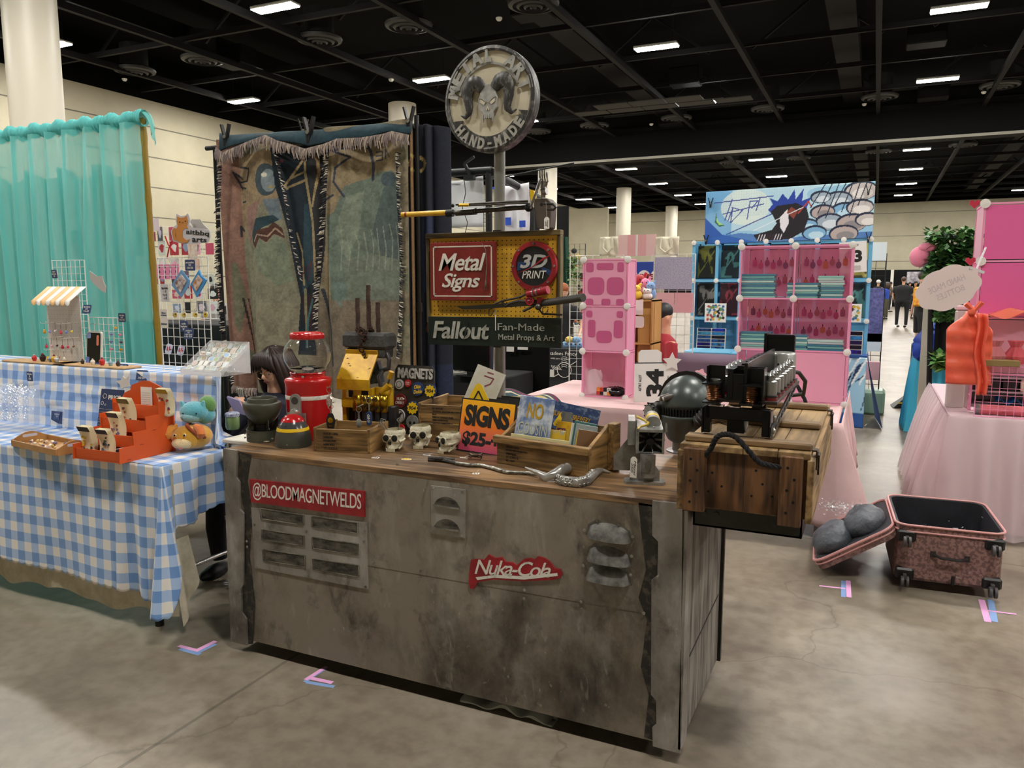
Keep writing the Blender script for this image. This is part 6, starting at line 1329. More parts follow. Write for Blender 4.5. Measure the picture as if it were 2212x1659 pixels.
def sheets(x,k,w,h,hc,c2,lab,pr):
    y=.03+.075*k; z=.012+.055*k; s_=thing('sticker_sheets',lab,'sticker sheet',t.matrix_basis@Vector((x,y,z)),(-.06,0,an)); 
    for i in range(4):
        b=MB(); b.grid(lambda u,v:((u-.5)*w+.003*i,.006*i+.012*math.sin(v*2.6)-.03*v*v,h*v+.002*i),2,8); b.build('sheet',P('sheet_cream',pr,.5),s_,sol=.0006)
    b=MB(); b.grid(lambda u,v:((u-.5)*w,-.0012+.012*math.sin((.83+.17*v)*2.6)-.03*(.83+.17*v)**2,h*(.83+.17*v)),2,3); b.build('header',P('hdr_'+hc,hc,.5),s_)
    b=MB(); r2=random.Random(int(x*1000)+k)
    for i in range(11):
        v=r2.uniform(.08,.72); u=r2.uniform(-.38,.38); r_=w*r2.uniform(.05,.13); b.k=i%3; b.prism([(r_*math.cos(a)*(1+.3*math.cos(3*a)),r_*math.sin(a)) for a in [j*PI/5 for j in range(10)]],.0006,T(u*w,-.0014+.012*math.sin(v*2.6)-.03*v*v,h*v,rx=-.1)@FR)
    b.build('little_prints',[P('prt_'+c,c,.5) for c in c2],s_)
sheets(.04,0,.075,.135,'1d1b22',('e3c64a','33302e','d9b83c'),'pack of yellow dog sticker sheets with black header in the bottom step','ece2c0'); sheets(.155,0,.072,.13,'23283e',('5c6b74','2f2a28','9aa5a8'),'pack of sticker sheets with grey animals in the bottom step','e8dfc2')
sheets(.14,1,.072,.14,'23223a',('8a4b52','6d6a8a','3a3340'),'pack of sticker sheets with dark blue header on the second step','ddd9e6'); sheets(.125,2,.075,.14,'6f6d3a',('6e3b2e','39342f','a8643f'),'pack of sticker sheets with olive header on the third step','e9e5ee'); sheets(Wd-.0,3,.075,.13,'b59a32',('c24a3a','5b3a5c','d08b3a'),'pack of sticker sheets with mustard header and long animals on the top step','f0ecf2')
s_=thing('paper_note','white lined paper note pinned on the back of the orange rack','paper',t.matrix_basis@Vector((Wd/2-.0,Dp-.012,.18)),(-.03,0,an)); MB().box(-.035,.038,0,.001,0,.125).build('paper',mpaper,s_); b=MB()
for i in range(8): b.box(-.028,.028,-.0006,0,.02+.011*i,.0207+.011*i)
b.build('ruled_lines',P('grey_ink','8f8d92',.7),s_)
# plush toys (plain animals of no known character)
def fur(n,c,c2=None): return P(n,c,.95,c2=c2,scale=7,bump=.5,bs=150,Sheen_Weight=.6)
mteal=fur('teal_plush','62b6c4','55a4b4'); mgrn=fur('green_plush','6a9f54','5a8e48'); myw=fur('yellow_plush','e9b13a','dd9f2e'); morp=fur('orange_plush','dc7a35'); mcrp=fur('cream_plush','e8cf9a'); mlt=fur('pale_blue_plush','8fc7cf')
p=az(412,970,TZ+.01); pw_=1.0
t=thing('yellow_dog_plush','round yellow plush dog with cream muzzle and floppy orange ears sitting by the orange rack','plush toy',p,.5)
b=MB(); b.sph((.015,.02,.062),(.085,.075,.06),24); b.sph((-.01,-.015,.062),(.072,.06,.058),24); b.build('body',myw,t)
b=MB(); b.sph((-.02,-.062,.042),(.047,.03,.026),18); b.sph((-.045,-.055,.036),(.02,.02,.02),12); b.sph((.005,-.055,.036),(.02,.02,.02),12); b.build('muzzle',mcrp,t)
b=MB(); b.sph((-.02,-.078,.02),(.012,.008,.007),10); b.build('tongue',P('tongue_pink','d98a80',.8),t)
for x,s_ in((-.08,-1),(.06,1)):
    b=MB(); b.tube([(x*.6,-.02,.115),(x,-.035,.108),(x+.008*s_,-.045,.08),(x+.002*s_,-.045,.06)],[.016,.021,.022,.008],12); b.build('ear',morp if s_>0 else fur('amber_plush','e39a3a'),t)
for x in(-.045,.0):
    b=MB(); b.sph((x,-.072,.083),.0075,12); e=b.build('eye',P('amber_eye','e8d9b0',.2),t); b=MB(); b.sph((x,-.0765,.083),.005,10); b.build('pupil',P('glossy_black','08080a'),e)
b=MB(); b.torus((.035,.0,.09),.055,.009,20,8,(.6,.1,.8)); b.build('collar',P('rust_band','9a4a28',.8),t)
p2=p+Vector((-.005,.04,.118)); t=thing('teal_plush','round teal plush animal with small ears stacked on the yellow plush','plush toy',p2,.45)
b=MB(); b.sph((0,0,.06),(.07,.06,.052),24); b.sph((.04,.03,.04),(.05,.05,.045),18); b.build('body',mteal,t)
b=MB(); b.sph((-.008,-.03,.04),(.05,.033,.03),16); b.build('belly',mlt,t)
for x in(-.05,.045): MB().tube([(x,-.01,.09),(x*1.15,-.012,.115)],[.016,.006],10).build('ear',mteal,t)
for x in(-.035,.03): MB().sph((x,-.055,.06),.004,8).build('eye',P('glossy_black','08080a'),t)
t=thing('green_plush_ball','round green plush cushion ball behind the teal plush','plush toy',p2+Vector((.035,.05,.05)),0); MB().sph((0,0,.04),(.045,.04,.045),20).build('ball',mgrn,t)
# ---- teal curtain on bamboo
CYY=4.05; a=ay(305,255,CYY); zt=a.z; xr=a.x
cu=thing('teal_curtain','sheer teal curtain gathered on a rod behind the gingham table','curtain',(xr-1.2,CYY,0)); msh=P('sheer_teal','6fd2cb',.7,alpha=.72,Sheen_Weight=.3); msh2=P('denser_teal','4fb5b2',.7,alpha=.66)
def fold(x,z,seed=0): 
    A=.038+.025*noise.noise(Vector((x*1.3,seed,0))); return A*math.sin(x*31+3*noise.noise(Vector((x*1.1,z*.35,seed))))+.012*math.sin(x*73+seed+z*.7)
def cpos(x,z,seed,dy): return (x+.01*math.sin(z*2.2+x*9),CYY+dy+fold(x,z,seed),z)
xl=xr-2.7
b=WB(cu); b.grid(lambda u,v:cpos(lerp(xl,xr,u),lerp(.05,zt-.03,v),0,-.03),420,30); b.build('front_layer',msh,cu,smooth=180)
b=WB(cu); b.grid(lambda u,v:cpos(lerp(xl,xr-.06,u),lerp(.75,zt-.33+.05*math.sin(u*40),v),5,.05),300,16); b.build('back_layer',msh2,cu,smooth=180)
b=WB(cu)
def ruf(u,v):
    x=lerp(xl,xr+.03,u); a=v*2*PI; r=.036+.006*math.sin(x*190+math.sin(x*17)*2)+.008*math.sin(x*43); return (x,CYY+r*math.cos(a),zt+.0+r*1.25*math.sin(a)+.008*math.sin(x*23))
b.grid(ruf,1100,12); b.build('gathered_heading',P('ruffle_teal','66ccca',.7,alpha=.88),cu,smooth=180)
b=WB(cu); b.grid(lambda u,v:(xr+.0+.11*math.sin(u*PI/2),CYY+.02*math.sin(v*9),zt+.06-.13*u*u-.10*v*(.3+u)),10,8); b.build('loose_end',msh,cu,smooth=180)
bp=thing('bamboo_pole','yellow brown bamboo pole holding up the end of the teal curtain','pole',(xr-.02,CYY+.03,0))
q=ay(345,760,CYY+.03); b=MB(); pts=[];rad=[]
for k in range(45): z=zt*k/44; u=1-z/zt; pts.append((.0+(.045)*u,0,z)); rad.append(.021+(.004 if k%7==0 else 0))
b.tube(pts,rad,12); b.build('cane',P('bamboo','a8892f',.45,c2='8d7022',scale=6,stretch=(1,1,.3)),bp)
MB().cyl((-2.7,0,zt-.0),(0,0,zt-.0),.012).build('rod',MC['bamboo'],bp)
# ---- booth further back on the left: black draped table and picture wall
b=MB(); o=ay(400,700,5.2)
bt=thing('black_draped_table','table under a plain black cloth beyond the gingham table','table',(o.x,5.5,0)); xa=ay(240,700,5.2).x; xb=ay(500,700,5.2).x
b=WB(bt); b.box(xa,xb,5.22,5.9,.0,o.z-.0,b=.01); b.build('black_cloth',P('black_cloth','101012',.9),bt)
WYY=6.0
wg=wiregrid('wire_grid','wide white wire grid wall hung with pictures beyond the teal curtain',150,500,478,690,WYY,cell=.07,foot=o.z+.01,r=.002)
rr=random.Random(12); CP=['e9b3c4','f3efe9','1d1b1d','d9d3cc','c94f6b','e8c9a0','8f9bb8','f0d8de','b8323f','ded8ea','e7bdb0','6a6670']
for r_ in range(6):
    for c_ in range(13):
        if rr.random()<.12: continue
        x=wg.location.x+.04+c_*wg['w']/13.2; z=wg.location.z+.05+r_*(wg['h']-.1)/5.6; w_=rr.uniform(.07,.15); h_=rr.uniform(.09,.16); c=CP[rr.randrange(12)]
        s_=thing('small_print','small coloured print hung on the far white grid wall','print',(x,WYY-.0025,z),0,'small prints on the far white grid wall'); MB().box(0,w_,-.002,.002,0,h_).build('card',P('card_'+c,c,.6),s_); MB().prism([(w_*.5+w_*.3*math.cos(a)*(1+.3*math.cos(3*a+r_)),h_*.5+h_*.3*math.sin(a)) for a in [k*PI/5 for k in range(10)]],.001,T(0,-.002,0)@FR).build('picture',P('card2_'+CP[(c_*5+r_)%12],CP[(c_*5+r_)%12],.6),s_)
q=ay(360,583,WYY-.03); s_=thing('pink_icon_poster','pink poster with rows of dark icons behind the tall white grid','poster',(ay(337,571,5.9).x,5.9,ay(360,603,5.9).z)); w_=ay(386,571,5.9).x-s_.location.x; h_=ay(360,571,5.9).z-s_.location.z; MB().box(0,w_,0,.003,0,h_).build('sheet',P('bright_pink_paper','e87fa4',.6),s_)
b=MB()
for i in range(4):
    for j in range(3): b.prism([(w_*(i+.5)/4+.016*math.cos(a)*(1+.2*math.cos(2*a+i)),h_*(j+.5)/3+.018*math.sin(a)) for a in [k*PI/4 for k in range(8)]],.001,T(0,-.001,0)@FR)
b.build('icons',P('plum_ink','5a2c40',.7),s_)
s_=thing('pink_rounded_sign','pale pink rounded sign with faint blue lettering beyond the bamboo pole','sign',ay(330,486,5.9)); MB().prism(rrect(.20,.13,.02),.004,FR).build('card',P('pale_pink_card','e9cdd2',.6),s_)
t=thing('red_chenille_cross','two crossed red fluffy stems hung on the far grid wall','ornament',ay(367,535,5.9)); b=MB(); b.tube([(-.06,0,.12),(-.02,0,.03),(.06,0,-.05)],.007,6); b.tube([(.06,0,.1),(0,-.01,0),(-.05,0,-.11)],.007,6); b.build('stems',P('red_chenille','b3202e',.9),t)
b=MB(); b.grid(lambda u,v:(.14*(u-.5)*(1-.2*v),.01*math.sin(u*9),-.17*v),10,8); s_=tag(b.build('macrame_bag',P('macrame_peach','dca995',.9,c2='f0d9cb',scale=25),loc=ay(415,525,5.85)),'peach patterned pouch hung below the orange cat sign','pouch')
# ================= PEOPLE
def person(label,loc,rz,H=1.75,skin='c9977a',hair='2a1c14',shirt='1a1a1c',pants='16161a',shoe='0e0e0e',arms=None,wd=1.0,sit=0,hairk='short',vox=.014,short=0,name='person',sleeve=.5,legs=None,head=(0,0)):
    t=thing(name,label,'person',loc,rz); k=H/1.75; A=Matrix.Scale(k,4); hz=-(sit if sit<1 else .45)
    sm=P('skin_'+skin,skin,.55,Subsurface_Weight=.0); mh=P('hair_'+hair,hair,.45); ms=P('shirt_'+shirt,shirt,.8); mp=P('pants_'+pants,pants,.85); mo=P('shoe_'+shoe,shoe,.5)
    arms=arms or (((-.25,-.02,1.15),(-.27,-.06,.9)),((.25,-.02,1.15),(.27,-.06,.9)))
    def rm(o,v=vox): m=o.modifiers.new('r','REMESH'); m.mode='VOXEL'; m.voxel_size=v; m.use_smooth_shade=True; s_=o.modifiers.new('s','SMOOTH'); s_.factor=.5; s_.iterations=3; return o
    z0=hz; hd=Matrix.Translation((0,-.01,1.63+z0))@Matrix.Rotation(head[0],4,'Z')@Matrix.Rotation(head[1],4,'X')
    b=MB(A); b.sph((0,.012,.03),(.076,.092,.09),20,hd); b.sph((0,-.012,-.03),(.06,.074,.075),18,hd); b.sph((0,-.055,-.075),(.026,.022,.022),10,hd)
    b.sph((0,-.096,-.014),(.012,.02,.02),8,hd); b.sph((0,-.084,-.045),(.022,.01,.007),8,hd)
    for s_ in(-1,1): b.sph((s_*.075,.01,-.01),(.01,.018,.028),8,hd)
    b.tube([(0,.012,1.44+z0),(0,.005,1.56+z0)],[.058,.052],14)
    for s_,(e,h) in zip((-1,1),arms):
        e=Vector(e)+Vector((0,0,z0));h=Vector(h)+Vector((0,0,z0)); sh=Vector((s_*.175*wd,.0,1.42+z0)); mid=sh.lerp(e,.6); b.tube([sh,mid,e,h],[.045,.042,.037,.025],10); d=(h-e).normalized(); x,y,z=basis(d,(0,0,1) if abs(d.z)<.8 else (0,1,0))
        b.sph(h+d*.045,(.022,.022,.05),10); 
        for i in range(4): q=h+d*.07+x*(.012*(i-1.5)); b.tube([q,q+d*.035+y*.004,q+d*.062-y*.012],[.0095,.0085,.006],6)
        q=h+d*.02+x*s_*-.02; b.tube([q,q+d*.03+x*s_*-.022,q+d*.052+x*s_*-.02],[.011,.009,.007],6)
    if short or legs=='bare':
        for s_ in(-1,1): b.tube([(s_*.1,0,.62),(s_*.1,.0,.5),(s_*.1,.01,.3),(s_*.1,.02,.08)],[.07,.055,.055,.036],10)
    rm(b.build('body',sm,t))
    b=MB(A); 
    lk=head[1]>.25
    for s_ in(-1,1): b.sph((s_*.03,-.078,.0 if lk else .003),(.012,.005,.0028 if lk else .006),8,hd)
    b.build('eyes',mwhite,t); b=MB(A)
    for s_ in(-1,1): b.sph((s_*.03,-.0825,-.001 if lk else .002),(.006,.002,.0028 if lk else .0055),8,hd); b.bar(hd@Vector((s_*.016,-.083,.02)),hd@Vector((s_*.048,-.074,.02)),.004)
    b.build('pupils_and_brows',mh,t)
    b=MB(A)
    if hairk=='short': b.sph((0,.022,.045),(.083,.094,.09),20,hd)
    if hairk=='cap': b.sph((0,.018,.05),(.084,.1,.085),20,hd); b.box(-.06,.06,-.16,-.07,.035,.045,hd,b=.004)
    if hairk in('short','cap'): b.v=[v for v in b.v]; ho=b.build('hair' if hairk=='short' else 'cap',mh,t)
    if hairk=='long':
        b.sph((0,.025,.04),(.084,.098,.088),24,hd)
        for i in range(19):
            a=-.72+i*(PI+1.44)/18; c_,s__=math.cos(a),math.sin(a); pts=[hd@Vector((c_*.02,s__*.03+.015,.118)),hd@Vector((c_*.075,s__*.085+.02,.075)),hd@Vector((c_*.094,s__*.1+.025,-.01)),hd@Vector((c_*.1,s__*.095+.03,-.12)),hd@Vector((c_*.085,s__*.07+.03,-.25))]
            if s__>-.75: b.tube(pts,[.018,.028,.029,.026,.005],8)
        for i in range(10): x=-.068+.0151*i; b.tube([hd@Vector((.01,-.01,.13)),hd@Vector((x*.8,-.07,.1)),hd@Vector((x*1.15,-.094,.06)),hd@Vector((x*1.3+.008*(1 if x>0 else -1),-.09,.015+.02+abs(x)*-.55))],[.012,.016,.013,.003],6)
        b.build('hair',mh,t,smooth=180)
    b=MB(A); b.sph((0,-.0915,-.046),(.019,.006,.0055),10,hd); b.build('lips',P('lip_rose','a8585a',.5),t)
    b=MB(A); w=wd
    b.tube([(0,0,.93+z0),(0,0,1.05+z0),(0,0,1.2+z0),(0,0,1.34+z0),(0,0,1.43+z0),(0,.005,1.485+z0)],[.165*w,.155*w,.165*w,.18*w,.15*w,.07],20); b.v=[(x,y*(.66 if z/k<1.6 else 1),z) for x,y,z in b.v]
    for s_,(e,h) in zip((-1,1),arms):
        e=Vector(e)+Vector((0,0,z0));h=Vector(h)+Vector((0,0,z0)); sh=Vector((s_*.165*wd,.0,1.41+z0)); 
        if sleeve<=.6: b.tube([sh,sh.lerp(e,sleeve+.3)],[.06,.056],10)
        else: b.tube([sh,sh.lerp(e,.6),e,e.lerp(h,.9)],[.062,.055,.05,.037],10)
    rm(b.build('shirt',ms,t))
    b=MB(A)
    if sit:
        for s_ in(-1,1): b.tube([(s_*.09,0,.95+z0),(s_*.11,-.2,.52),(s_*.12,-.42,.5),(s_*.12,-.44,.28),(s_*.12,-.42,.09)],[.1,.085,.065,.055,.045],12)
    else:
        b.tube([(0,0,1.0),(0,0,.86)],[.155*w,.16*w],16); b.v=[(x,y*.7,z) for x,y,z in b.v]; ez=.5 if short else .07
        for s_ in(-1,1): b.tube([(s_*.085*w,0,.9),(s_*.1*w,0,.7),(s_*.1*w,0,.5)]+([] if short else [(s_*.1*w,.01,.28),(s_*.1*w,.02,.07)]),[.1*w,.09,.07 if not short else .085]+([] if short else [.062,.055]),12)
    rm(b.build('trousers',mp,t))
    b=MB(A); fy=-.42 if sit else 0
    for s_ in(-1,1): b.sph((s_*.11,fy-.05,.035),(.045,.13,.04),12)
    b.build('shoes',mo,t); return t
# seated woman with phone and glasses
hp=ay(594,800,3.42)
wo=person('woman with long dark hair and glasses looking down at a phone behind the counter',(hp.x-.07,3.5,0),0.12,1.72,'d9a98c','2b1d19','15182a','1d1d24','101010',arms=(((-.27,-.2,1.2),(-.02,-.36,1.44)),((.27,-.2,1.2),(.13,-.37,1.42))),sit=.5,hairk='long',sleeve=1,vox=.007,head=(-.12,.3))
for m in MC.values():
    pass
k_=1.72/1.75; hd=Matrix.Scale(k_,4)@Matrix.Translation((0,-.01,1.63-.5))@Matrix.Rotation(-.12,4,'Z')@Matrix.Rotation(.3,4,'X')
b=MB(hd)
for s_ in(-1,1): b.torus((s_*.034,-.094,-.004),.026,.0016,24,6,(s_*.15,-1,.1)); b.tube([(s_*.058,-.09,.002),(s_*.078,.0,.005)],.0015,5)
b.tube([(-.009,-.098,.0),(.009,-.098,.0)],.0015,5)
gg=thing('glasses','thin gold framed round glasses worn by the seated woman','glasses',wo.location,wo.rotation_euler.z); b.build('frames',P('thin_gold','b59a63',.3,.9),gg)
b=MB()
for s_ in(-1,1):
    for i in range(3): b.tube([(s_*(.19+.012*i),-.065+.0*i,.99),(s_*(.2+.012*i),-.04,.93),(s_*(.215+.012*i),-.05,.86)],.0045,5)
b.build('white_stripes',mwhite,wo)
ph=thing('smartphone','pale lilac smartphone held up in both hands by the seated woman','phone',wo.matrix_basis@Vector((.06,-.44,.955)),(-.75,.25,.25)); MB().prism(rrect(.075,.15,.01),.008,T(0,0,0)).build('case',P('lilac_case','b9a9c8',.3),ph); MB().prism(rrect(.068,.142,.008),.001,T(0,0,.008)).build('screen',P('phone_glass','c9cbd6',.1),ph)
st_=thing('stool','plain black round stool under the seated woman','stool',(wo.location.x,3.52,0)); b=MB(); b.lathe([(.16,.36),(.17,.37),(.16,.385),(0,.385)],20); b.build('seat',mrub,st_)
for k in range(4): a=PI/4+k*PI/2; MB().cyl((.12*math.cos(a),.12*math.sin(a),.36),(.17*math.cos(a),.17*math.sin(a),0),.011,n=8).build('leg',mdst,st_)
st_.location.z=0; wo.location.z-=0
# ================= TAPESTRIES
TAY=4.2; X0=ay(484,400,TAY).x; X1=ay(872,400,TAY).x; Z0=ay(600,850,TAY).z; Z1=ay(680,300,TAY).z
pt=Paint(415,560,330,440,'8f8568'); C=lambda x,y:(x-470,850-y); L_=lambda l:[C(x,y) for x,y in l]
n1=pt.noise(.02,.02,1); n2=pt.noise(.06,.06,2); pt.put(n1>.55,'7d8a6e',.7); pt.put(n2*.6+n1*.5>.62,'a79c7a',.5)
pt.rect(0,60,0,560,'9c705e'); pt.poly(L_([(484,560),(500,560),(512,640),(500,720),(485,700)]),'6f7f62',.8)
pt.poly(L_([(512,320),(605,320),(612,400),(640,520),(655,620),(665,850),(540,850),(520,700),(512,560)]),'8d8f74'); pt.poly(L_([(512,330),(600,322),(612,400),(620,440),(580,430),(530,470),(512,520)]),'a08961'); pt.poly(L_([(530,440),(575,425),(560,470),(545,500),(535,520),(528,490)]),'9a7468')
pt.circ(588,0,1,'000000'); q=C(588,385); pt.circ(q[0],q[1],24,'39505b',ry=34); pt.circ(q[0]+6,q[1]-2,15,'7b93a0',ry=24); pt.circ(q[0]-2,q[1]+10,6,'cfd2c6',ry=5); pt.circ(q[0]+10,q[1]-16,7,'a79a5e',ry=3); pt.poly(L_([(580,425),(612,425),(618,470),(596,468)]),'6e8698')
pt.poly(L_([(545,500),(560,466),(600,460),(612,470),(575,488),(560,505),(547,520)]),'1d4553'); pt.poly(L_([(548,520),(560,492),(590,486),(600,474),(618,490),(622,510),(600,500),(585,518),(570,508),(556,530)]),'5c3527'); pt.line(L_([(552,515),(563,500),(588,505),(603,488),(618,502)]),3,'b99a80')
pt.poly(L_([(555,535),(572,512),(586,522),(600,504),(625,520),(640,600),(600,610),(560,570)]),'7f9178')
for a,b_ in(((500,362),(520,378)),((500,362),(518,400)),((516,352),(544,358)),((544,358),(536,384)),((514,384),(536,384)),((514,395),(530,399)),((516,428),(528,427)),((509,480),(509,502)),((509,480),(514,490))): pt.line(L_([a,b_]),4,'2d3440')
pt.line(L_([(506,640),(512,700),(524,820)]),3,'3a2c26'); pt.line(L_([(513,640),(520,720),(534,820)]),2,'3a2c26'); pt.poly(L_([(484,735),(500,740),(524,780),(535,800),(524,812),(505,780)]),'6f7f62'); pt.rect(70,180,30,200,'a3967a',.35)
D_=[(600,318),(716,318),(712,420),(706,520),(695,620),(692,760),(640,760),(652,640),(630,500),(606,400)]; pt.poly(L_(D_),'152a3a'); pt.poly(L_([(676,318),(716,318),(712,420),(706,520),(695,600),(690,600),(680,430)]),'2f3036'); pt.poly(L_([(664,440),(678,440),(684,600),(656,625)]),'1f4a5c')
pt.line(L_([(625,400),(674,335)]),5,'b39c62'); pt.line(L_([(625,400),(630,406)]),5,'b39c62'); pt.line(L_([(640,384),(668,372),(668,350)]),4,'b39c62'); pt.line(L_([(630,404),(668,390)]),5,'b39c62'); pt.line(L_([(668,376),(684,480),(688,600)]),6,'a99663'); pt.line(L_([(686,330),(697,352),(698,380),(684,445)]),5,'b39c62'); pt.line(L_([(648,500),(658,540),(660,610)]),3,'b39c62'); pt.line(L_([(655,590),(680,560),(668,600)]),2.5,'6d2136'); pt.circ(*C(620,348),4,'6d2136'); pt.circ(*C(626,430),3,'6d2136')
pt.poly(L_([(654,630),(690,630),(688,720),(672,700),(656,690)]),'3a1f2b'); pt.line(L_([(662,620),(664,740)]),6,'8d8a5e'); pt.line(L_([(680,640),(668,680),(662,740)]),5,'2f7a84')
pt.poly(L_([(718,318),(868,318),(866,500),(860,650),(700,650),(712,420)]),'a3926a'); pt.poly(L_([(716,470),(735,460),(757,410),(780,400),(800,395),(820,385),(850,384),(866,400),(868,600),(840,640),(800,650),(720,640)]),'70897c'); pt.poly(L_([(735,500),(760,430),(790,420),(780,500),(760,560)]),'8a9f8b',.8); pt.poly(L_([(805,500),(830,420),(850,400),(866,430),(866,560),(830,560)]),'4b6368',.8); pt.circ(*C(843,400),17,'47626f',ry=14); pt.poly(L_([(752,560),(800,545),(866,560),(866,640),(760,650)]),'7d8f80')
for a,b_ in(((722,330),(782,325)),((722,337),(782,332)),((724,333),(768,352)),((768,352),(740,372)),((740,372),(736,400)),((736,400),(756,430)),((718,434),(734,426))): pt.line(L_([a,b_]),4.5,'3b4560')
pt.line(L_([(790,322),(804,340),(810,370),(808,398)]),6,'3b4560'); txl=[((816,345),(830,345)),((816,353),(828,353)),((816,362),(830,362)),((830,345),(830,362)),((838,342),(838,360)),((838,342),(846,358))]
for a in txl: pt.line(L_(a),2.5,'3b4560')
for i in range(9): x=745+i*14; pt.line(L_([(x,470+((i*37)%40)),(x+6,520+((i*23)%40)),(x+2,580)]),2,'a9b5a0',.6)
pt.poly(L_([(690,640),(866,640),(866,850),(690,850)]),'8b7c68',.8); pt.poly(L_([(725,600),(760,610),(745,660),(730,640)]),'6f8f8c',.7); pt.line(L_([(700,620),(716,700),(718,780)]),6,'3a4454')
g=pt.rng.random(pt.X.shape); pt.C*=(.86+.28*g)[...,None]; mm=pt.noise(.25,.25,7)*.35+pt.noise(.08,.08,9)*.4+.62; gy=pt.C.mean(2,keepdims=True); pt.C=np.clip((pt.C*.72+gy*.28)*mm[...,None]*1.0*np.array([1.06,1,.93]),0,1)
mtap=vcol('woven_tapestry',.95,bump=.6,bs=500)
tp=thing('tapestry','long woven tapestry blanket with fringed edges and dark central fold clamped over a rod','tapestry',(lerp(X0,X1,.5),TAY,0))
def tfold(xp,yp):
    v=1-min(1,max(0,(yp)/560)); f_=.03*math.sin(xp*.042)+.05*math.exp(-((xp-45)/10)**2)*(.4+v)-.06*math.exp(-((xp-190)/22)**2)*v+.05*math.exp(-((xp-236)/10)**2)+.025*math.sin(xp*.1+v*2)*v
    return f_
def tpos(xp,yp):
    s_=0 if yp>30 else 0
    xx=lerp(X0,X1,(xp-14)/388); botL=0 if xp<75 else (18*min(1,(xp-75)/60)); yy=max(yp,botL*0+0); 
    return Vector((xx+ .03*(1-yp/560)*(1 if xp<75 else .0),TAY+tfold(xp,yp)*.8,lerp(Z0,Z1+.06,yp/560)))-Vector(tp.location)
pt.build('woven_cloth',mtap,tp,tpos,sol=.004)
def fringe(path,n,ln,c,name='fringe',seed=1,dirs=(0,-1)):
    r=random.Random(seed); b=MB()
    for i in range(n):
        u=i/(n-1)*(len(path)-1); k=min(int(u),len(path)-2); p=Vector(path[k]).lerp(Vector(path[k+1]),u-k); L=ln*r.uniform(.7,1.2); dx=dirs[0]+r.uniform(-.35,.35); dz=dirs[1]+r.uniform(-.25,.25); q=p+Vector((dx*L,-.012-r.random()*.012,dz*L)); b.k=r.randrange(3); b.tube([p+Vector((0,-.008,0)),p.lerp(q,.5)+Vector((0,-.012,0)),q],[.0035,.0042,.003],4)
    return b.build(name,c,tp)
fc=[P('fringe_cream','b3a394',.95),P('fringe_grey','7f7673',.95),P('fringe_mauve','8a7a78',.95)]; fk=[P('fringe_black','1f1f24',.95),P('fringe_light','c9c2b5',.95),P('fringe_dark','33333a',.95)]
Q=lambda x,y,dy=-.03:(ay(x,y,TAY+dy)-Vector(tp.location))
fringe([Q(x,y,-.06) for x,y in((468,318),(482,330),(500,322),(540,305),(575,292),(600,304),(640,315),(660,322),(700,312),(730,300),(780,298),(830,290),(848,284),(884,292))],360,.07,fc,seed=2)
fringe([Q(x,y) for x,y in((482,330),(478,450),(476,560),(484,680),(498,780),(508,825))],190,.035,fk,seed=3,dirs=(-.9,-.3)); fringe([Q(x,y) for x,y in((592,330),(604,370),(614,420),(630,520),(650,600))],130,.035,fk,seed=4,dirs=(.9,-.3)); fringe([Q(x,y) for x,y in((712,330),(708,400),(704,480),(696,560),(690,640),(688,720))],150,.035,fk,seed=5,dirs=(-.9,-.3)); fringe([Q(x,y) for x,y in((856,330),(860,450),(866,560),(864,680),(858,770))],170,.035,fk,seed=6,dirs=(.9,-.3)); fringe([Q(x,y) for x,y in((505,832),(530,838),(556,838))],60,.05,fc,seed=7)
b=WB(tp)
def vl(u,v):
    pp=[(474,328,292),(500,315,296),(560,300,292),(620,306,288),(668,316,286),(720,304,282),(790,296,274),(840,284,270),(888,290,266)]; a=u*(len(pp)-1); k=min(int(a),len(pp)-2); f=a-k; x=lerp(pp[k][0],pp[k+1][0],f); yb=lerp(pp[k][1],pp[k+1][1],f); yt=lerp(pp[k][2],pp[k+1][2],f)
    q=ay(x,lerp(yb,yt-4,v),TAY-.05+.06*v**3+.01*math.sin(u*30)*(1-v)); return q
b.grid(vl,60,8); b.build('folded_over_top',P('dark_teal_weave','23414b',.95,c2='1b2f38',scale=14,bump=.5,bs=400),tp,sol=.004)
ta=thing('side_tapestry','dark navy folded tapestry with gold stripe hanging edge on beside the black post','tapestry',(ay(885,400,TAY+.25).x,TAY+.2,0)); pt=Paint(60,560,60,280,'1a1f2c'); pt.rect(6,16,0,560,'8a6b48'); pt.rect(24,44,300,420,'2a3350'); pt.rect(30,60,0,110,'57402f'); pt.line([(30,240),(58,290)],10,'6e4a3a'); pt.ring(16,500,14,4,'b39c62'); pt.rect(20,60,110,180,'222c46'); pt.C*=(.8+.4*pt.rng.random(pt.X.shape))[...,None]
xa=ay(872,500,TAY).x; pt.build('woven_cloth',mtap,ta,lambda x,y:Vector((xa+x/60*.17+.02*math.sin(x*.25),TAY+.01+x/60*.25+.03*math.sin(x*.35),lerp(.35,Z1+.05,y/560)))-Vector(ta.location),sol=.004)
def post(x,Y,z1,label,name='stand_post'):
    t=thing(name,label,'post',(x,Y,0)); MB().cyl((0,0,0),(0,0,z1*.55),.02,n=12).cyl((0,0,z1*.55),(0,0,z1),.016,n=12).build('tube',mblack,t)
    MB().cyl((0,0,z1*.55-.03),(0,0,z1*.55+.03),.026,n=12).cyl((-.05,-.0,z1*.55),(0,0,z1*.55),.01).build('clamp_collar',mblack,t)
    b=MB()
    for k in range(3): a=k*2.1; b.bar((.0,0,.35),(.4*math.cos(a),.4*math.sin(a),.01),.02)
    b.build('tripod_feet',mblack,t); return t
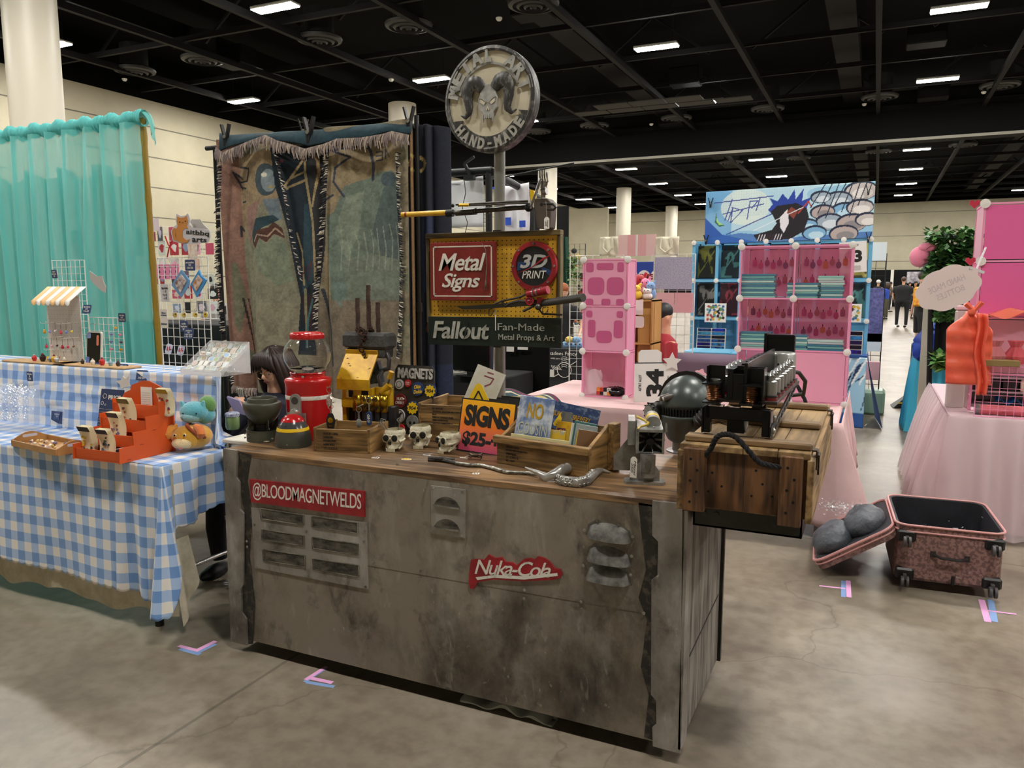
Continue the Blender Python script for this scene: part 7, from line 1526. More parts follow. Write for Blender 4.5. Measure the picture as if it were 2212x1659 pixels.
pq=ay(900,300,TAY+.08); post(pq.x,TAY+.08,ay(893,250,TAY+.08).z,'tall black post at the end of the tapestry beside the yellow pegboard'); pq2=ay(500,800,TAY+.2); post(pq2.x+.02,TAY+.12,Z1+.02,'black post behind the fringed edge of the tapestry by the seated woman')
tag(MB().cyl((pq2.x,TAY+.06,Z1+.02),(pq.x,TAY+.06,ay(893,272,TAY+.06).z),.016).build('stand_rod',mblack),'black horizontal rod inside the folded top of the tapestry','rod')
def clampo(px,py,lab,s_=1.0,Y=TAY-.03,rz=0):
    p=ay(px,py,Y); t=thing('spring_clamp',lab,'clamp',p,rz)
    for k in(-1,1): MB(T(s=s_)).bar((k*.004,0,-.06),(k*.01,0,.0),.012,.03,up=(0,1,0)).bar((k*.01,0,0),(k*.035,0,.085),.011,.026,up=(0,1,0)).build('jaw',mblack,t)
    MB(T(s=s_)).cyl((0,-.02,0),(0,.02,0),.012,n=10).build('pivot',msil,t); return t
clampo(488,296,'black spring clamp gripping the tapestry at its fringed outer corner'); clampo(668,286,'black spring clamp at the middle of the tapestry rod',1.15); clampo(884,262,'black spring clamp at the post end of the tapestry rod'); clampo(655,283,'second black clamp tilted beside the middle tapestry clamp',.9,TAY+.03,.6)
# ================= BOOTHS BEHIND THE PEGBOARD
BY=7.2; mpb=P('pipe_black','17181a',.45,.3)
def PX(x,y,Y=BY): return ay(x,y,Y)
t=thing('light_rig','black pipe frame with overhead bar holding white backdrop sheets behind the pegboard','frame',(PX(1000,400).x,BY,0)); b=WB(t)
b.cyl(PX(880,380),PX(1062,368),.04,n=12); b.cyl(PX(1062,372),PX(1165,428,BY+1.6),.04,n=12); b.cyl(PX(1040,392,BY+.3),PX(1240,352,BY+.3),.008)
x=PX(1056,380).x; b.cyl((x,BY,0),(x,BY,PX(1056,372).z),.035,n=12); b.cyl((PX(1160,430,BY+1.6).x,BY+1.6,0),PX(1160,425,BY+1.6),.035,n=12); b.cyl((PX(882,380).x,BY,0),PX(882,380),.035); b.build('pipes',mpb,t)
for x0,y0,x1,y1,Y,lab in((914,388,1044,490,BY+.05,'large white paper sheet with blue tape hung from the black pipe'),(1070,398,1142,506,BY+.8,'second white paper sheet with small blue tape squares')):
    a=PX(x0,y0,Y);c=PX(x1,y1,Y); s_=thing('backdrop_sheet',lab,'sheet',(a.x,Y,c.z)); w=c.x-a.x;h=a.z-c.z; MB().grid(lambda u,v:(u*w,.02*math.sin(u*14)+.015*math.sin(v*5+u*6),h*v-.03*math.sin(PI*u)*v),30,10).build('paper',P('white_paper_sheet','dfe0e4',.7),s_,sol=.002)
    b=MB()
    for u,v,tw,th in (((.42,.78,.016,.26),(.42,.32,.016,.5),(.15,.01,.3,.012)) if x0<1000 else ((.42,.26,.09,.15),(.85,.2,.09,.13),(.1,.92,.2,.04))): b.box(w*(u-tw),w*(u+tw),-.035,-.03,h*(v-th/2),h*(v+th/2))
    b.build('blue_tape',P('painter_blue','2b55c4',.7),s_)
t=thing('clip_lamp','square white clip lamp panel tilted on the black pipe','lamp',PX(936,352,BY-.1),(-.3,0,.1)); MB().box(-.1,.1,-.01,.01,-.08,.08,b=.01).build('panel',P('lamp_white','efeeea',.4),t); MB().cyl((0,0,-.08),(0,0,-.2),.012).box(-.03,.03,-.02,.02,-.22,-.17).build('clip',P('clear_clip','cfd0cf',.2),t)
t=thing('pipe_clamp','black articulated clamp arm standing on the pipe by the pole','clamp',PX(1015,372,BY-.05)); MB().bar((0,0,-.03),(-.06,0,.09),.03).bar((-.06,0,.09),(.05,0,.15),.025).box(-.06,.05,-.03,.03,-.08,-.03).build('arm',mblack,t)
t=thing('power_cable','thin black cable hanging down in front of the white sheet','cable',PX(1002,395,BY-.06)); MB().tube([(0,0,.06),(.02,0,-.1),(-.02,0,-.25),(.04,0,-.4),(0,0,-.55)],.004,6).build('wire',mcable,t)
tag(MB().box(0,.32,0,.02,0,1.9).build('tan_panel',P('tan_board','9a8360',.7),loc=(PX(998,488,BY+.6).x,BY+.6,0)),'narrow tan board standing behind the white sheets','board')
wiregrid('wire_grid','narrow dark wire grid hung between the white sheets and steel pole',1045,455,1062,505,BY-.2,cell=.04,mat=mdst)
# dark table and electronics seen under the sign board
t=thing('black_draped_table','long table under black cloth below the pegboard sign behind the counter','table',(PX(960,780,6.2).x,6.5,0)); b=WB(t); b.box(PX(890,760,6.2).x,PX(1085,760,6.2).x,6.2,6.9,0,.76,b=.01); b.build('black_cloth',MC['black_cloth'],t)
b=WB(t); b.box(PX(1060,760,6.6).x,PX(1160,760,6.6).x,6.9,6.92,.1,1.12); b.build('dark_screen',mbl2,t)
t=thing('black_monitor','large dark monitor with silver trim on the black table under the props sign','monitor',(PX(1000,800,6.1).x,6.25,.765)); MB().box(-.24,.22,-.03,.03,.04,.42,b=.012).build('screen',P('glossy_black','08080a'),t); MB().box(-.1,.1,-.032,-.03,.4,.408).build('silver_trim',msil,t); MB().box(-.1,.1,-.1,.1,0,.012).box(-.03,.03,-.02,.02,0,.05).build('stand',mblack,t)
t=thing('plastic_bag','crumpled clear plastic bag lying on top of the dark monitor','bag',(PX(1018,748,6.2).x,6.25,1.195)); b=MB(); b.grid(lambda u,v:((u-.5)*.38,(v-.5)*.18,.03+.025*math.sin(u*19+v*7)*math.cos(v*13+u*5)),24,12); b.build('film',P('clear_film','f2f2f4',.08,alpha=.35),t)
t=thing('white_cables','tangle of thin white cables on the black table under the sign','cable',(PX(960,835,6.0).x,6.27,.78)); b=MB()
for k in range(5): b.tube([(.12*math.cos(a+k)*(1+.2*k),.05*math.sin(a*1.3+k),.02+.015*math.sin(a*2+k)) for a in [j*.5 for j in range(12)]],.004,5)
b.build('loops',mwhite,t)
for i,(x0,y0,x1,y1) in enumerate(((1094,748,1110,760),(1118,747,1140,756))):
    a=PX(x0,y0,6.85);c=PX(x1,y1,6.85); tag(MB().box(0,c.x-a.x,0,.003,0,a.z-c.z).build('paper_slip',mpaper,loc=(a.x,6.85,c.z)),'small white paper slip taped on the dark screen below the props sign','paper','white paper slips on the dark screen')
t=thing('striped_box','brown and white box leaning by the steel pole behind the dark monitor','box',(PX(1048,790,6.3).x,6.35,.77)); MB().box(-.07,.05,0,.1,0,.4,T(ry=.06)).build('carton',P('brown_white_box','6b4a3c',.7,c2='b9b4ae',scale=6),t)
# blanket on a chair behind
pt=Paint(1,.8,90,70,'27444d'); pt.poly([(.12,.2),(.3,.62),(.62,.6),(.8,.35),(.7,.1),(.3,.05)],'b9a565'); pt.line([(.05,.1),(.2,.66),(.66,.68),(.9,.2)],.035,'c9bfa0'); pt.line([(.1,.75),(.6,.76),(.78,.6),(.97,.1)],.05,'6d2340'); pt.poly([(.62,.1),(.8,.4),(.9,.1)],'4a5a8a'); pt.C*=(.8+.4*pt.rng.random(pt.X.shape))[...,None]
bk=ay(1075,850,4.6); t=thing('folded_blanket','teal and gold patterned blanket draped over a chair behind the dark crate','blanket',(bk.x+.3,4.62,.0)); 
def bp_(x,y): a=y/.8; return (-.35+x*.72+.08*a*0,-.1-.18*(1-a)+.35*max(0,a-.5),(.66+.22*ss(0,.7,a))-.28*ss(.45,1,x)**1.2+.02*math.sin(x*13))
pt.build('woven_cloth',mtap,t,bp_,sol=.006); MB().box(-.25,.2,-.02,.3,0,.64).build('chair_block',mblack,t)
# yarn table with black banner
t=thing('yarn_banner_table','table fronted by a black banner reading Chickadees Fancy with a yarn ball','table',(ay(1205,800,9.6).x,9.9,0)); a=ay(1150,750,9.6);c=ay(1262,862,9.6); z1=a.z
b=WB(t); b.box(a.x,c.x+.6,9.6,10.3,0,z1,b=.01); b.build('black_banner_cloth',P('charcoal_cloth','212226',.85),t)
shear_txt(t,'Chickadees Fancy',[(1166,757),(1246,761),(1246,771),(1166,768)],9.6,mpaper,.004); shear_txt(t,'Giving joy with yarn to others',[(1167,770),(1232,774),(1232,779),(1167,775)],9.6,mpaper,.004)
b=WB(t); q=ay(1219,799,9.6); 
b.torus((q.x,9.595,q.z),.1,.004,28,5,(0,1,0))
for k in range(6): b.torus((q.x-.1+.022*k,9.594,q.z+.07),.085,.003,12,4,(0,1,0),1.75*PI-.25,1.75*PI+.6)
for k in range(6): b.torus((q.x,9.594,q.z+.09-.026*k),.085,.003,14,4,(0,1,0),.25*PI+.3,.75*PI-.3)
b.bar((q.x+.06,9.593,q.z+.05),(q.x+.17,9.593,q.z+.12),.008); b.bar((q.x-.15,9.593,q.z-.1),(q.x-.08,9.593,q.z-.06),.008); b.build('yarn_print',mpaper,t)
b=WB(t); q=ay(1189,806,9.595); b.prism(rrect(.11,.1,.012),.003,UP(q.x,9.592,q.z)); b.build('pale_label',P('label_grey','cfcfc8',.7),t)
for i,(x,c) in enumerate(((1222,'7ba6d0'),(1232,'6f98cc'),(1242,'86aed6'),(1252,'7aa2ce'),(1230,'d8b84e'),(1245,'7ba6d0'))):
    q=ay(x,744 if i<4 else 736,9.8); s_=thing('crochet_toy','small blue or yellow crochet toy in the pile beside the pink shelf','toy',(q.x,9.8,z1+.03+(.07 if i>3 else 0)),0,'crochet toys on the yarn table'); MB().sph((0,0,0),(.065,.05,.05),12).build('body',fur('wool_'+c,c),s_); MB().sph((-.03,-.045,.02),.009,6).sph((.02,-.047,.02),.009,6).build('eyes',mink,s_)
person('man with short ginger hair in a black shirt leaning behind the yarn table',(ay(1216,700,11).x,11.0,-.15),.5,1.75,'d8a58a','9a4f22','15151a','15151a',vox=.025,arms=(((-.25,-.1,1.15),(-.1,-.3,1.05)),((.28,-.1,1.15),(.2,-.35,1.0))),head=(-.3,.35))
person('man in grey sweater leaning on the counter beyond the white grid wall',(ay(468,650,9).x,9.0,-.1),1.2,1.7,'c68f74','2a1c14','8d8a88','22222a',vox=.03)
# dense merch grid behind
WG=wiregrid('wire_grid','tall dark wire grid crowded with small goods behind the ginger haired man',1206,528,1262,735,12.2,cell=.1,mat=mdst,foot=.6,r=.003); rr=random.Random(6); CG=['b9632c','2a2c30','c9a04a','4a5a6a','8a3b2a','d9d2c4','5a4632','3b3f2a']
for i in range(90):
    x=WG.location.x+rr.uniform(0,WG['w']); z=rr.uniform(.9,WG.location.z+WG['h']-.1); c=CG[rr.randrange(8)]; s_=tag(MB().sph((0,0,0),(rr.uniform(.02,.06),.02,rr.uniform(.02,.05)),8).build('small_ware',P('ware_'+c,c,.6),loc=(x,12.17,z)),'tiny ware hanging on the dark wire grid behind the ginger haired man','ware','tiny wares on the dark wire grid')
t=thing('green_drape','dark green cloth drape with trailing leaves beside the yellow pegboard edge','drape',(ay(1214,540,12).x,12.0,0)); b=MB(); b.grid(lambda u,v:((u-.5)*.3*(1-.4*v),.03*math.sin(u*20),lerp(1.55,ay(1214,512,12).z,v)),20,6); b.build('cloth',P('bottle_green','1f4a3a',.9),t)
def leaves(t,n,box,s_,mats,seed=1,name='leaves',fn=None):
    r=random.Random(seed); b=MB()
    for i in range(n):
        p=Vector([r.uniform(*box[k]) for k in range(3)]) if fn is None else fn(r); a=r.random()*6; d=Vector((math.cos(a),math.sin(a)*.6,r.uniform(-1,.6))).normalized(); x,y,z=basis(d); L=s_*r.uniform(.6,1.3); w=L*.35; b.k=r.randrange(len(mats)); b.add([p,p+d*L*.5+x*w,p+d*L,p+d*L*.5-x*w],[(0,1,2,3)])
    o=b.build(name,mats,t,smooth=0); o['kind']='stuff'; return o
lg=[P('leaf_dark','2f5a2c',.5),P('leaf_mid','4d7f3c',.5),P('leaf_light','86a860',.5)]
leaves(t,260,((.12,.3),(-.06,.04),(1.6,2.05)),.06,lg[1:],3)
# ================= PINK BOOTH 34
mpk=P('pink_tablecloth','ddbcbc',.85,c2='d0acad',scale=3); mpan=P('pink_plastic_panel','fdb6d3',.3,alpha=.68); mpan2=P('pink_backing','ee7fb0',.4); mpd=P('pink_print_shadow','c75b8a',.5); mfrm=P('pink_frame_rod','ef9cc0',.4); mcon_=P('white_connector','eae8e2',.35)
PY0,PY1,PXa,PXb=5.15,6.55,-2.45,-.17; t=thing('pink_table','long table under a dusty pink cloth carrying the pink cube shelves','table',(-1.4,5.9,0))
b=WB(t); b.box(PXa,PXb,PY0,PY1,.70,.74,b=.01); b.build('tabletop',mpk,t)
b=WB(t)
def sk(u,v):
    s_=u*3.9
    if s_<2.28: x,y,nx_,ny=PXa+s_,PY0,0,-1
    else: x,y,nx_,ny=PXb,PY0+(s_-2.28),1,0
    k=s_-2.28; hem=.64 if k<-.15 else lerp(.64,.5,ss(.0,1.6,k)); hem+=.05*math.exp(-(k/.1)**2) ; w=.025*math.sin(s_*19+2*math.sin(s_*3))*v+.10*v*math.exp(-((k-.0)/.13)**2)+.02
    if k>0: w+=.12*v*(1-.5*ss(0,1.6,k))
    return (x+nx_*w+(w if abs(k)<.08 and k<0 else 0)*.5,y+ny*w*(1 if k<.05 else 0),.745-hem*v)
b.grid(sk,260,14); b.build('cloth_drop',mpk,t,sol=.003,smooth=180)
for x in(PXa+.1,PXb-.1):
    for y in(PY0+.1,PY1-.1): MB(Matrix.Translation(-t.location)).cyl((x,y,0),(x,y,.7),.015,n=8).build('leg',mchr,t)
def cubes(name,label,x,Y,z,nx,nz,c,front=(),back=(),side=(),mat=mpan,fm=None,depth=None,rz=0,group=None):
    """modular cube shelf of rods, round connectors and plastic panels; front/back lists of (i,j)"""
    t=thing(name,label,'shelf',(x,Y,z),rz,group); d=depth or c; fm=fm or mfrm; b=MB(); r=.008
    for i in range(nx+1):
        for y in(0,d): b.bar((i*c,y,0),(i*c,y,nz*c),r*1.4)
    for j in range(nz+1):
        for y in(0,d): b.bar((0,y,j*c),(nx*c,y,j*c),r*1.4)
        for i in range(nx+1): b.bar((i*c,0,j*c),(i*c,d,j*c),r*1.4)
    b.build('frame_rods',fm,t)
    for (i,j) in front: MB().box(i*c+.01,i*c+c-.01,-.004,0,j*c+.01,j*c+c-.01).build('front_panel',mat,t)
    for (i,j) in back: MB().box(i*c+.01,i*c+c-.01,d,d+.004,j*c+.01,j*c+c-.01).build('back_panel',mat,t)
    for (i,j) in side: MB().box(i*c-.002,i*c+.002,.01,d-.01,j*c+.01,j*c+c-.01).build('side_panel',mat,t)
    for j in range(1,nz+1): MB().box(0,nx*c,0,d,j*c-.003,j*c+.001).build('shelf_board',mat,t)
    for i in range(nx+1):
        for j in range(nz+1): MB().lathe([(.026,0),(.026,.008),(.015,.014),(0,.014)],14,UP(i*c,-.004,j*c)).build('connector',mcon_,t)
    return t
a=ay(1258,845,5.6); CS=.345; ls=cubes('pink_cube_shelf','narrow pink cube shelf three cells high beside the yarn banner table',a.x,5.6,.745,1,3,CS,depth=.2,front=[(0,1),(0,2)],back=[(0,0),(0,1),(0,2)],side=[(0,0),(1,0),(1,1),(1,2),(0,1),(0,2)])
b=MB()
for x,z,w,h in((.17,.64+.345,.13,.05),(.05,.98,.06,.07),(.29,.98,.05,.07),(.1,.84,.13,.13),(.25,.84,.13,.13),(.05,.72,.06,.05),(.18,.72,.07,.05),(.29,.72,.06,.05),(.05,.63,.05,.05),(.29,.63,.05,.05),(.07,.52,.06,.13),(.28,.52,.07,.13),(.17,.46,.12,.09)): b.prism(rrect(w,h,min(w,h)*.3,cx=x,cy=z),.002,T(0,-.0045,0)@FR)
b.build('print_shadows',mpd,ls)  # darker pink patches: shadows of the stickers inside, painted onto the front panels
t=thing('plastic_bag','crumpled clear plastic bag stuffed inside the bottom cell of the pink shelf','bag',(a.x+.06,5.68,.755)); b=MB(); b.grid(lambda u,v:(.09*math.cos(u*2*PI)*(1+.15*math.sin(u*23+v*9))*(1-v*.4),.06*math.sin(u*2*PI),.19*v+.01*math.sin(u*17)),36,10,cu=True); b.build('film',MC['clear_film'],t)
t=thing('patterned_box','small red black and white checked box on the pink shelf floor','box',(a.x+.11,5.61,.757)); b=MB()
for i in range(4):
    for j in range(2): b.k=(i+j*3)%4; b.box(i*.028,i*.028+.0275,0,.05,j*.028,j*.028+.0275)
b.build('blocks',[P('chk_red','c43b32',.5),mink,mwhite,P('chk_orange','e08a3a',.5)],t)
t=thing('black_bag','glossy black crinkled bag lying in the pink shelf bottom cell','bag',(a.x+.25,5.66,.757)); b=MB(); b.sph((0,0,.03),(.09,.06,.035),18); rough(b,3,.006); b.build('sack',P('glossy_black','08080a'),t)
a2=ay(1590,862,5.95); rs=cubes('pink_cube_shelf','wide pink cube shelf two cells across showing keychains and stacks of teal cases',a2.x,5.95,.745,2,3,.375,front=[(1,0)],back=[(i,j) for i in(0,1) for j in(0,1,2)],side=[(0,1),(0,2),(2,0),(2,1),(2,2),(0,0)])
Mr=rs.matrix_basis; bpy.context.view_layer.update(); rr=random.Random(9)
KP=['d9659a','c9768a','e0846a','a0648a','dd6f9f','bf6590']
for i in range(2):
    for j in(1,2):
        for k in range(14):
            x=i*.375+.05+.045*(k%7); z=j*.375+.30-.13*(k//7)-(.02 if k%2 else 0); c=KP[rr.randrange(6)]; s_=thing('acrylic_keychain','small acrylic keychain hanging on the back panels of the wide pink shelf','keychain',(a2.x+x,5.95+.36,.745+z),0,'keychains on the wide pink shelf'); MB().prism(circ(.019,12,cy=-.035,ry=.027) if k%3 else rrect(.034,.055,.01,2,cy=-.035),.003,FR).build('charm',P('kc_'+c,c,.4),s_); MB().cyl((0,0,-.01),(0,0,.008),.003,n=6).build('clasp',mdst,s_)
TC=['9fd8cc','86c4bc','5a9aa8','4a86a0','bfe0d8','7ab4b4','c0ccd0']
for (x,j,n,w,c0) in((.1,2,11,.24,0),(.42,2,7,.23,1),(.60,2,10,.17,2),(.1,1,8,.22,6),(.38,1,7,.16,1),(.58,1,5,.24,3)):
    for k in range(n):
        c=TC[(c0+k//3+(k%2)*2)%7]; s_=tag(MB().box(-w/2,w/2,0,.14,0,.0145,b=.002).build('flat_case',P('case_'+c,c,.2,alpha=.88),loc=(a2.x+x+rr.uniform(-.006,.006)+(.02),5.97,.745+j*.375+.003+k*.016)),'flat clear teal case in the stacks on the wide pink shelf','case','flat teal cases stacked on the wide pink shelf')
for p_,lb in (((1480,810),'pink flower topped clear cup with folded money on the pink table'),((1518,800),'second clear cup with pale pink flower top on the pink table')):
    q=ay(p_[0]+42,p_[1],5.9); t=thing('flower_cup',lb,'cup',(q.x,5.75,.745)); MB().lathe([(.03,0),(.04,.14)],16,cap=False).build('clear_cup',macr,t); MB().prism([(.04*(1+.2*math.cos(5*a_))*math.cos(a_),.19+.04*(1+.2*math.cos(5*a_))*math.sin(a_)) for a_ in [k*PI/10 for k in range(20)]],.008,FR).build('flower',P('petal_pink','e8b3bd',.5),t)
# 34 sign
q=ay(1372,842,5.45); t=thing('booth_number_sign','white card with sideways number 34 ARTIST ALLEY standing on the pink table','sign',(q.x,5.42,.748),(-.18,-.06,0)); MB().box(0,.31,0,.004,0,.28).build('card',P('bright_card','e9e4e0',.6),t)
txt('34',T(.155,-.001,.14,ry=-PI/2)@FR,.2,.13,mink,t,'number',bold=.05); txt('ARTIST ALLEY',T(.045,-.001,.14,ry=-PI/2)@FR,.12,.02,mink,t,'words',bold=.02); txt('NONTRANSFERABLE\nKEEP ON TABLE\nALL DAY PLEASE',T(.26,-.001,.14,ry=-PI/2)@FR,.1,.03,mink,t,'small_print')
b=MB(); b.prism([(.03,.29),(.2,.29),(.2,.36),(.17,.38),(.05,.38),(.03,.36)],.004,T(0,.006,0)@FR); b.build('back_card',P('bright_card','e9e4e0'),t)
def star(r,k=.5): return [(r*(1 if i%2==0 else k)*math.cos(PI/2+i*PI/5),r*(1 if i%2==0 else k)*math.sin(PI/2+i*PI/5)) for i in range(10)]
q=ay(1452,782,5.45); s_=thing('star_cutout','white star shaped card sticking up behind the number 34 card','sign',q); MB().prism(star(.07),.004,FR).build('star',P('bright_card','e9e4e0'),s_)
def bottle(x,y,Y,z,lab):
    q=ay(x,y,Y); s_=thing('water_bottle',lab,'bottle',(q.x,Y,z),0,'clear water bottles'); MB().lathe([(.03,0),(.033,.01),(.033,.12),(.028,.14),(.033,.15),(.012,.19),(.012,.2)],16).build('clear_body',MC['clear_film'],s_); MB().cyl((0,0,.2),(0,0,.215),.014).build('cap',mwhite,s_)
bottle(1465,820,5.6,.746,'clear plastic water bottle beside the helmet on the pink table')
wd=thing('wooden_display_unit','tan wooden shelf unit topped with plush toys between the pink shelves','shelf',(ay(1346,745,6.2).x,6.2,.745)); w=ay(1408,745,6.2).x-wd.location.x; h=ay(1380,648,6.2).z-.745; mtn=P('tan_plywood','b88a48',.6)
b=MB(); b.box(0,.012,0,.3,0,h); b.box(w-.012,w,0,.3,0,h); b.box(0,w,.288,.3,0,h); b.box(w*.45,w,.05,.06,0,h); b.build('sides',mtn,wd)
for z in(0,h*.5,h-.012): MB().box(0,w,0,.3,z,z+.012).build('shelf_board',mtn,wd)
bottle(1391,745,6.0,.746,'clear plastic water bottle before the tan wooden unit')
for (x0,y0,x1,y1,lb) in((1348,648,1389,680,'blank white card fixed across the top of the tan wooden unit'),(1367,683,1391,708,'white shaped card hanging on the tan wooden unit')):
    a=ay(x0,y0,6.15);c=ay(x1,y1,6.15); tag(MB().prism(rrect(c.x-a.x,a.z-c.z,.02 if y0>660 else .002),.003,FR).build('white_card',P('white_card','dad5cd'),loc=((a.x+c.x)/2,6.15,(a.z+c.z)/2)),lb,'card')
for i,(x,y,c,s_,h_,lb) in enumerate(((1355,640,'4a362a',.06,.24,'long dark brown plush slumped at the end of the tan unit'),(1380,628,'b3202c',.075,.2,'red plush toy with raised arm on the tan unit'),(1394,625,'f08ab0',.05,.17,'pink plush with long ears on the tan unit'),(1406,628,'7fa9da',.045,.14,'pale blue plush at the corner of the tan unit'),(1398,640,'eceae6',.045,.09,'white plush in front of the pink one on the tan unit'),(1372,640,'f0cf3c',.06,.12,'yellow round headed plush toy sitting foremost on the tan unit'))):
    q=ay(x,645,6.25+.03*(5-i)); s=thing('plush_toy',lb,'plush toy',(q.x,6.25+.03*(5-i),wd.location.z+h)); m_=fur('plush_'+c,c); MB().sph((0,0,h_*.35),(s_,s_*.8,h_*.35),16).sph((0,-.01,h_*.78),(s_*.85,s_*.75,h_*.26),16).build('body',m_,s); MB().sph((-.3*s_,-s_*.75,h_*.82),.008,8).sph((.3*s_,-s_*.75,h_*.82),.008,8).build('eyes',mink,s)
    for k_ in(-1,1): MB().tube([(k_*s_*.5,0,h_*.9),(k_*s_*.8,0,h_*1.12)],[s_*.3,s_*.15],8).build('ear',m_,s)
person('man in black cap and dark red shirt seated beside the tan wooden unit',(ay(1432,700,7.0).x,7.05,0),-.9,1.74,'d9a688','111113','a02430','1a1a1e',sit=.33,hairk='cap',vox=.016,arms=(((-.24,-.1,1.15),(-.2,-.35,1.05)),((.25,-.05,1.14),(.2,-.3,1.02))),head=(-.1,.5))
t=thing('hard_case','black box case on the pink table behind the number 34 card','case',(ay(1400,780,6.0).x,5.95,.746)); MB().box(-.14,.12,0,.2,0,.24,T(ry=-.12),b=.02).build('shell',mblack,t)
t=thing('camping_chair','purple grey fabric chair behind the helmet','chair',(ay(1490,760,6.95).x+.1,7.0,0)); MB().grid(lambda u,v:((u-.5)*.62,.03*math.sin(u*PI)+.1*v,.42+.55*v),10,6).build('fabric_back',P('purple_grey_canvas','7c6c7c',.9),t,sol=.02); MB().box(-.3,.3,-.45,0,.40,.43,b=.01).build('seat',P('purple_grey_canvas','7c6c7c'),t)
for x in(-.3,.3): MB().bar((x,-.42,0),(x,.05,.7),.025).bar((x,.05,0),(x,-.42,.45),.025).build('leg',mblack,t)
# grid arch behind with bags, pale panels and poster
GY=7.6; a=ay(1500,500,GY)
wiregrid('wire_grid','tall white wire grid behind the narrow pink shelf',1232,553,1345,700,GY,cell=.08,foot=.5,r=.003); wiregrid('wire_grid','white wire grid hung with grey printed sheets beside the blue booth',1410,550,1498,700,GY,cell=.085,foot=.5,r=.003)
for x0,x1,lb in((1296,1336,'cream cotton tote bag pegged on the top grid above the narrow pink shelf'),(1416,1466,'cream tote bag with twisted handles pegged beside the pale pink panels')):
    a=ay(x0,512,GY);c=ay(x1,552,GY); w=c.x-a.x; h=a.z-c.z; s=thing('tote_bag',lb,'bag',(a.x,GY,c.z)); MB().grid(lambda u,v:(u*w,-.03*math.sin(PI*u)*(1-v)-.01*math.sin(u*12+v*5),h*v),16,8).build('cotton',P('cream_canvas','ddd8c2',.9,c2='cfcab4',scale=20),s,sol=.004); MB().tube([(w*.3,-.04,h*.95),(w*.25,-.05,h*.4),(w*.5,-.055,h*.15),(w*.75,-.05,h*.4),(w*.7,-.04,h*.95)],.012,6).build('handle',P('cream_canvas','ddd8c2'),s)
a=ay(1336,508,GY);c=ay(1416,552,GY); w=c.x-a.x;h=a.z-c.z; s=thing('pale_panel_pair','pair of pale pink plastic panels bridging the two cotton tote bags','panel',(a.x,GY,c.z))
for i in range(4): MB().box(w*i/4,w*(i+1)/4,-.004,.004,0,h).build('panel',P('pale_pink_a' if i in(0,3) else 'pale_pink_b','f0ccc8' if i in(0,3) else 'e8b0b0',.4),s)
MB().bar((w/2,0,-.0),(w/2,0,h),.02).build('post',mcon_,s)
a=ay(1346,566,GY-.1);c=ay(1410,650,GY-.1); w=c.x-a.x;h=a.z-c.z; s=thing('comic_poster','blue and white cloud poster with red block letters behind the plush toys','poster',(a.x,GY-.1,c.z)); pt=Paint(w,h,60,80,'2b4aa8'); pt.circ(w*.1,h*.75,w*.3,'e8903a'); 
for i in range(6): pt.circ(w*(.1+.2*i),h*(.52+.1*(i%2)),w*.2,'f2f2f0')
pt.rect(0,w,0,h*.55,'f2f2f0'); pt.build('sheet',vcol('printed_paper',.6),s,lambda x,y:(x,0,y),sol=.004); txt('ANIME',T(w*.62,-.006,h*.62)@FR,w*.75,h*.14,mred,s,bold=.05)
for (x0,y0,x1,y1,c,lb) in((1415,556,1494,625,'9a97b5','grey lilac printed sheet hung on the white grid by the blue booth'),(1418,632,1455,676,'e9b4b8','pale pink panel low on the grid, nearer the seated man'),(1457,632,1496,676,'e5abb2','pale pink panel low on the grid, nearer the blue booth'),(1300,556,1340,566,'e2d6c0','cream cloth strip on the grid above the narrow pink shelf'),(1415,550,1445,556,'efeede','cream paper strip at the top of the lilac sheet grid')):
    a=ay(x0,y0,GY-.04);c_=ay(x1,y1,GY-.04); tag(MB().box(0,c_.x-a.x,0,.006,0,a.z-c_.z).build('hung_sheet',P('sh_'+c,c,.6,c2='c9c6d6' if c=='9a97b5' else c,scale=90),loc=(a.x,GY-.04,c_.z)),lb,'sheet')
# ================= BLUE BOOTH 63
BY2=9.7; mbf=P('blue_frame','6fb4d8',.35); B2=lambda x,y:ay(x,y,BY2)
a=B2(1526,424);c=B2(1884,520); w=c.x-a.x; h=B2(1700,405).z-B2(1700,522).z; pt=Paint(358,118,300,100,'b9dcea'); n1=pt.noise(.03,.03,3); n2=pt.noise(.012,.02,8)
pt.put(n2>.5,'8fc3e0',.8); pt.rect(0,60,0,118,'5aa0d8',.7); pt.poly([(0,0),(0,60),(40,20),(120,0)],'2b5cb0'); pt.poly([(0,0),(358,0),(358,14),(200,8),(80,22),(0,12)],'2f66b8',.8); pt.circ(90,80,55,'e3efe4',ry=40,a=.8)
hf=(np.sin(pt.X*1.6)*np.sin(pt.Y*1.6)>.45)&(pt.X<190)&(pt.Y>60); pt.put(hf,'6ba9cf',.6)
for p_ in([(45,52),(60,98)],[(52,50),(62,78)],[(62,80),(58,46),(84,72),(60,80)],[(40,66),(130,84)],[(95,52),(100,92)],[(100,92),(118,92),(104,76)],[(114,70),(122,98)],[(20,92),(150,100)],[(50,20),(190,78)]): pt.line(p_,2.4,'3b4f9a')
pt.poly([(25,70),(28,50),(45,40),(32,38),(22,48)],'2f6b4a'); pt.poly([(25,62),(30,50),(42,42),(32,42),(26,50)],'a8dc8a')
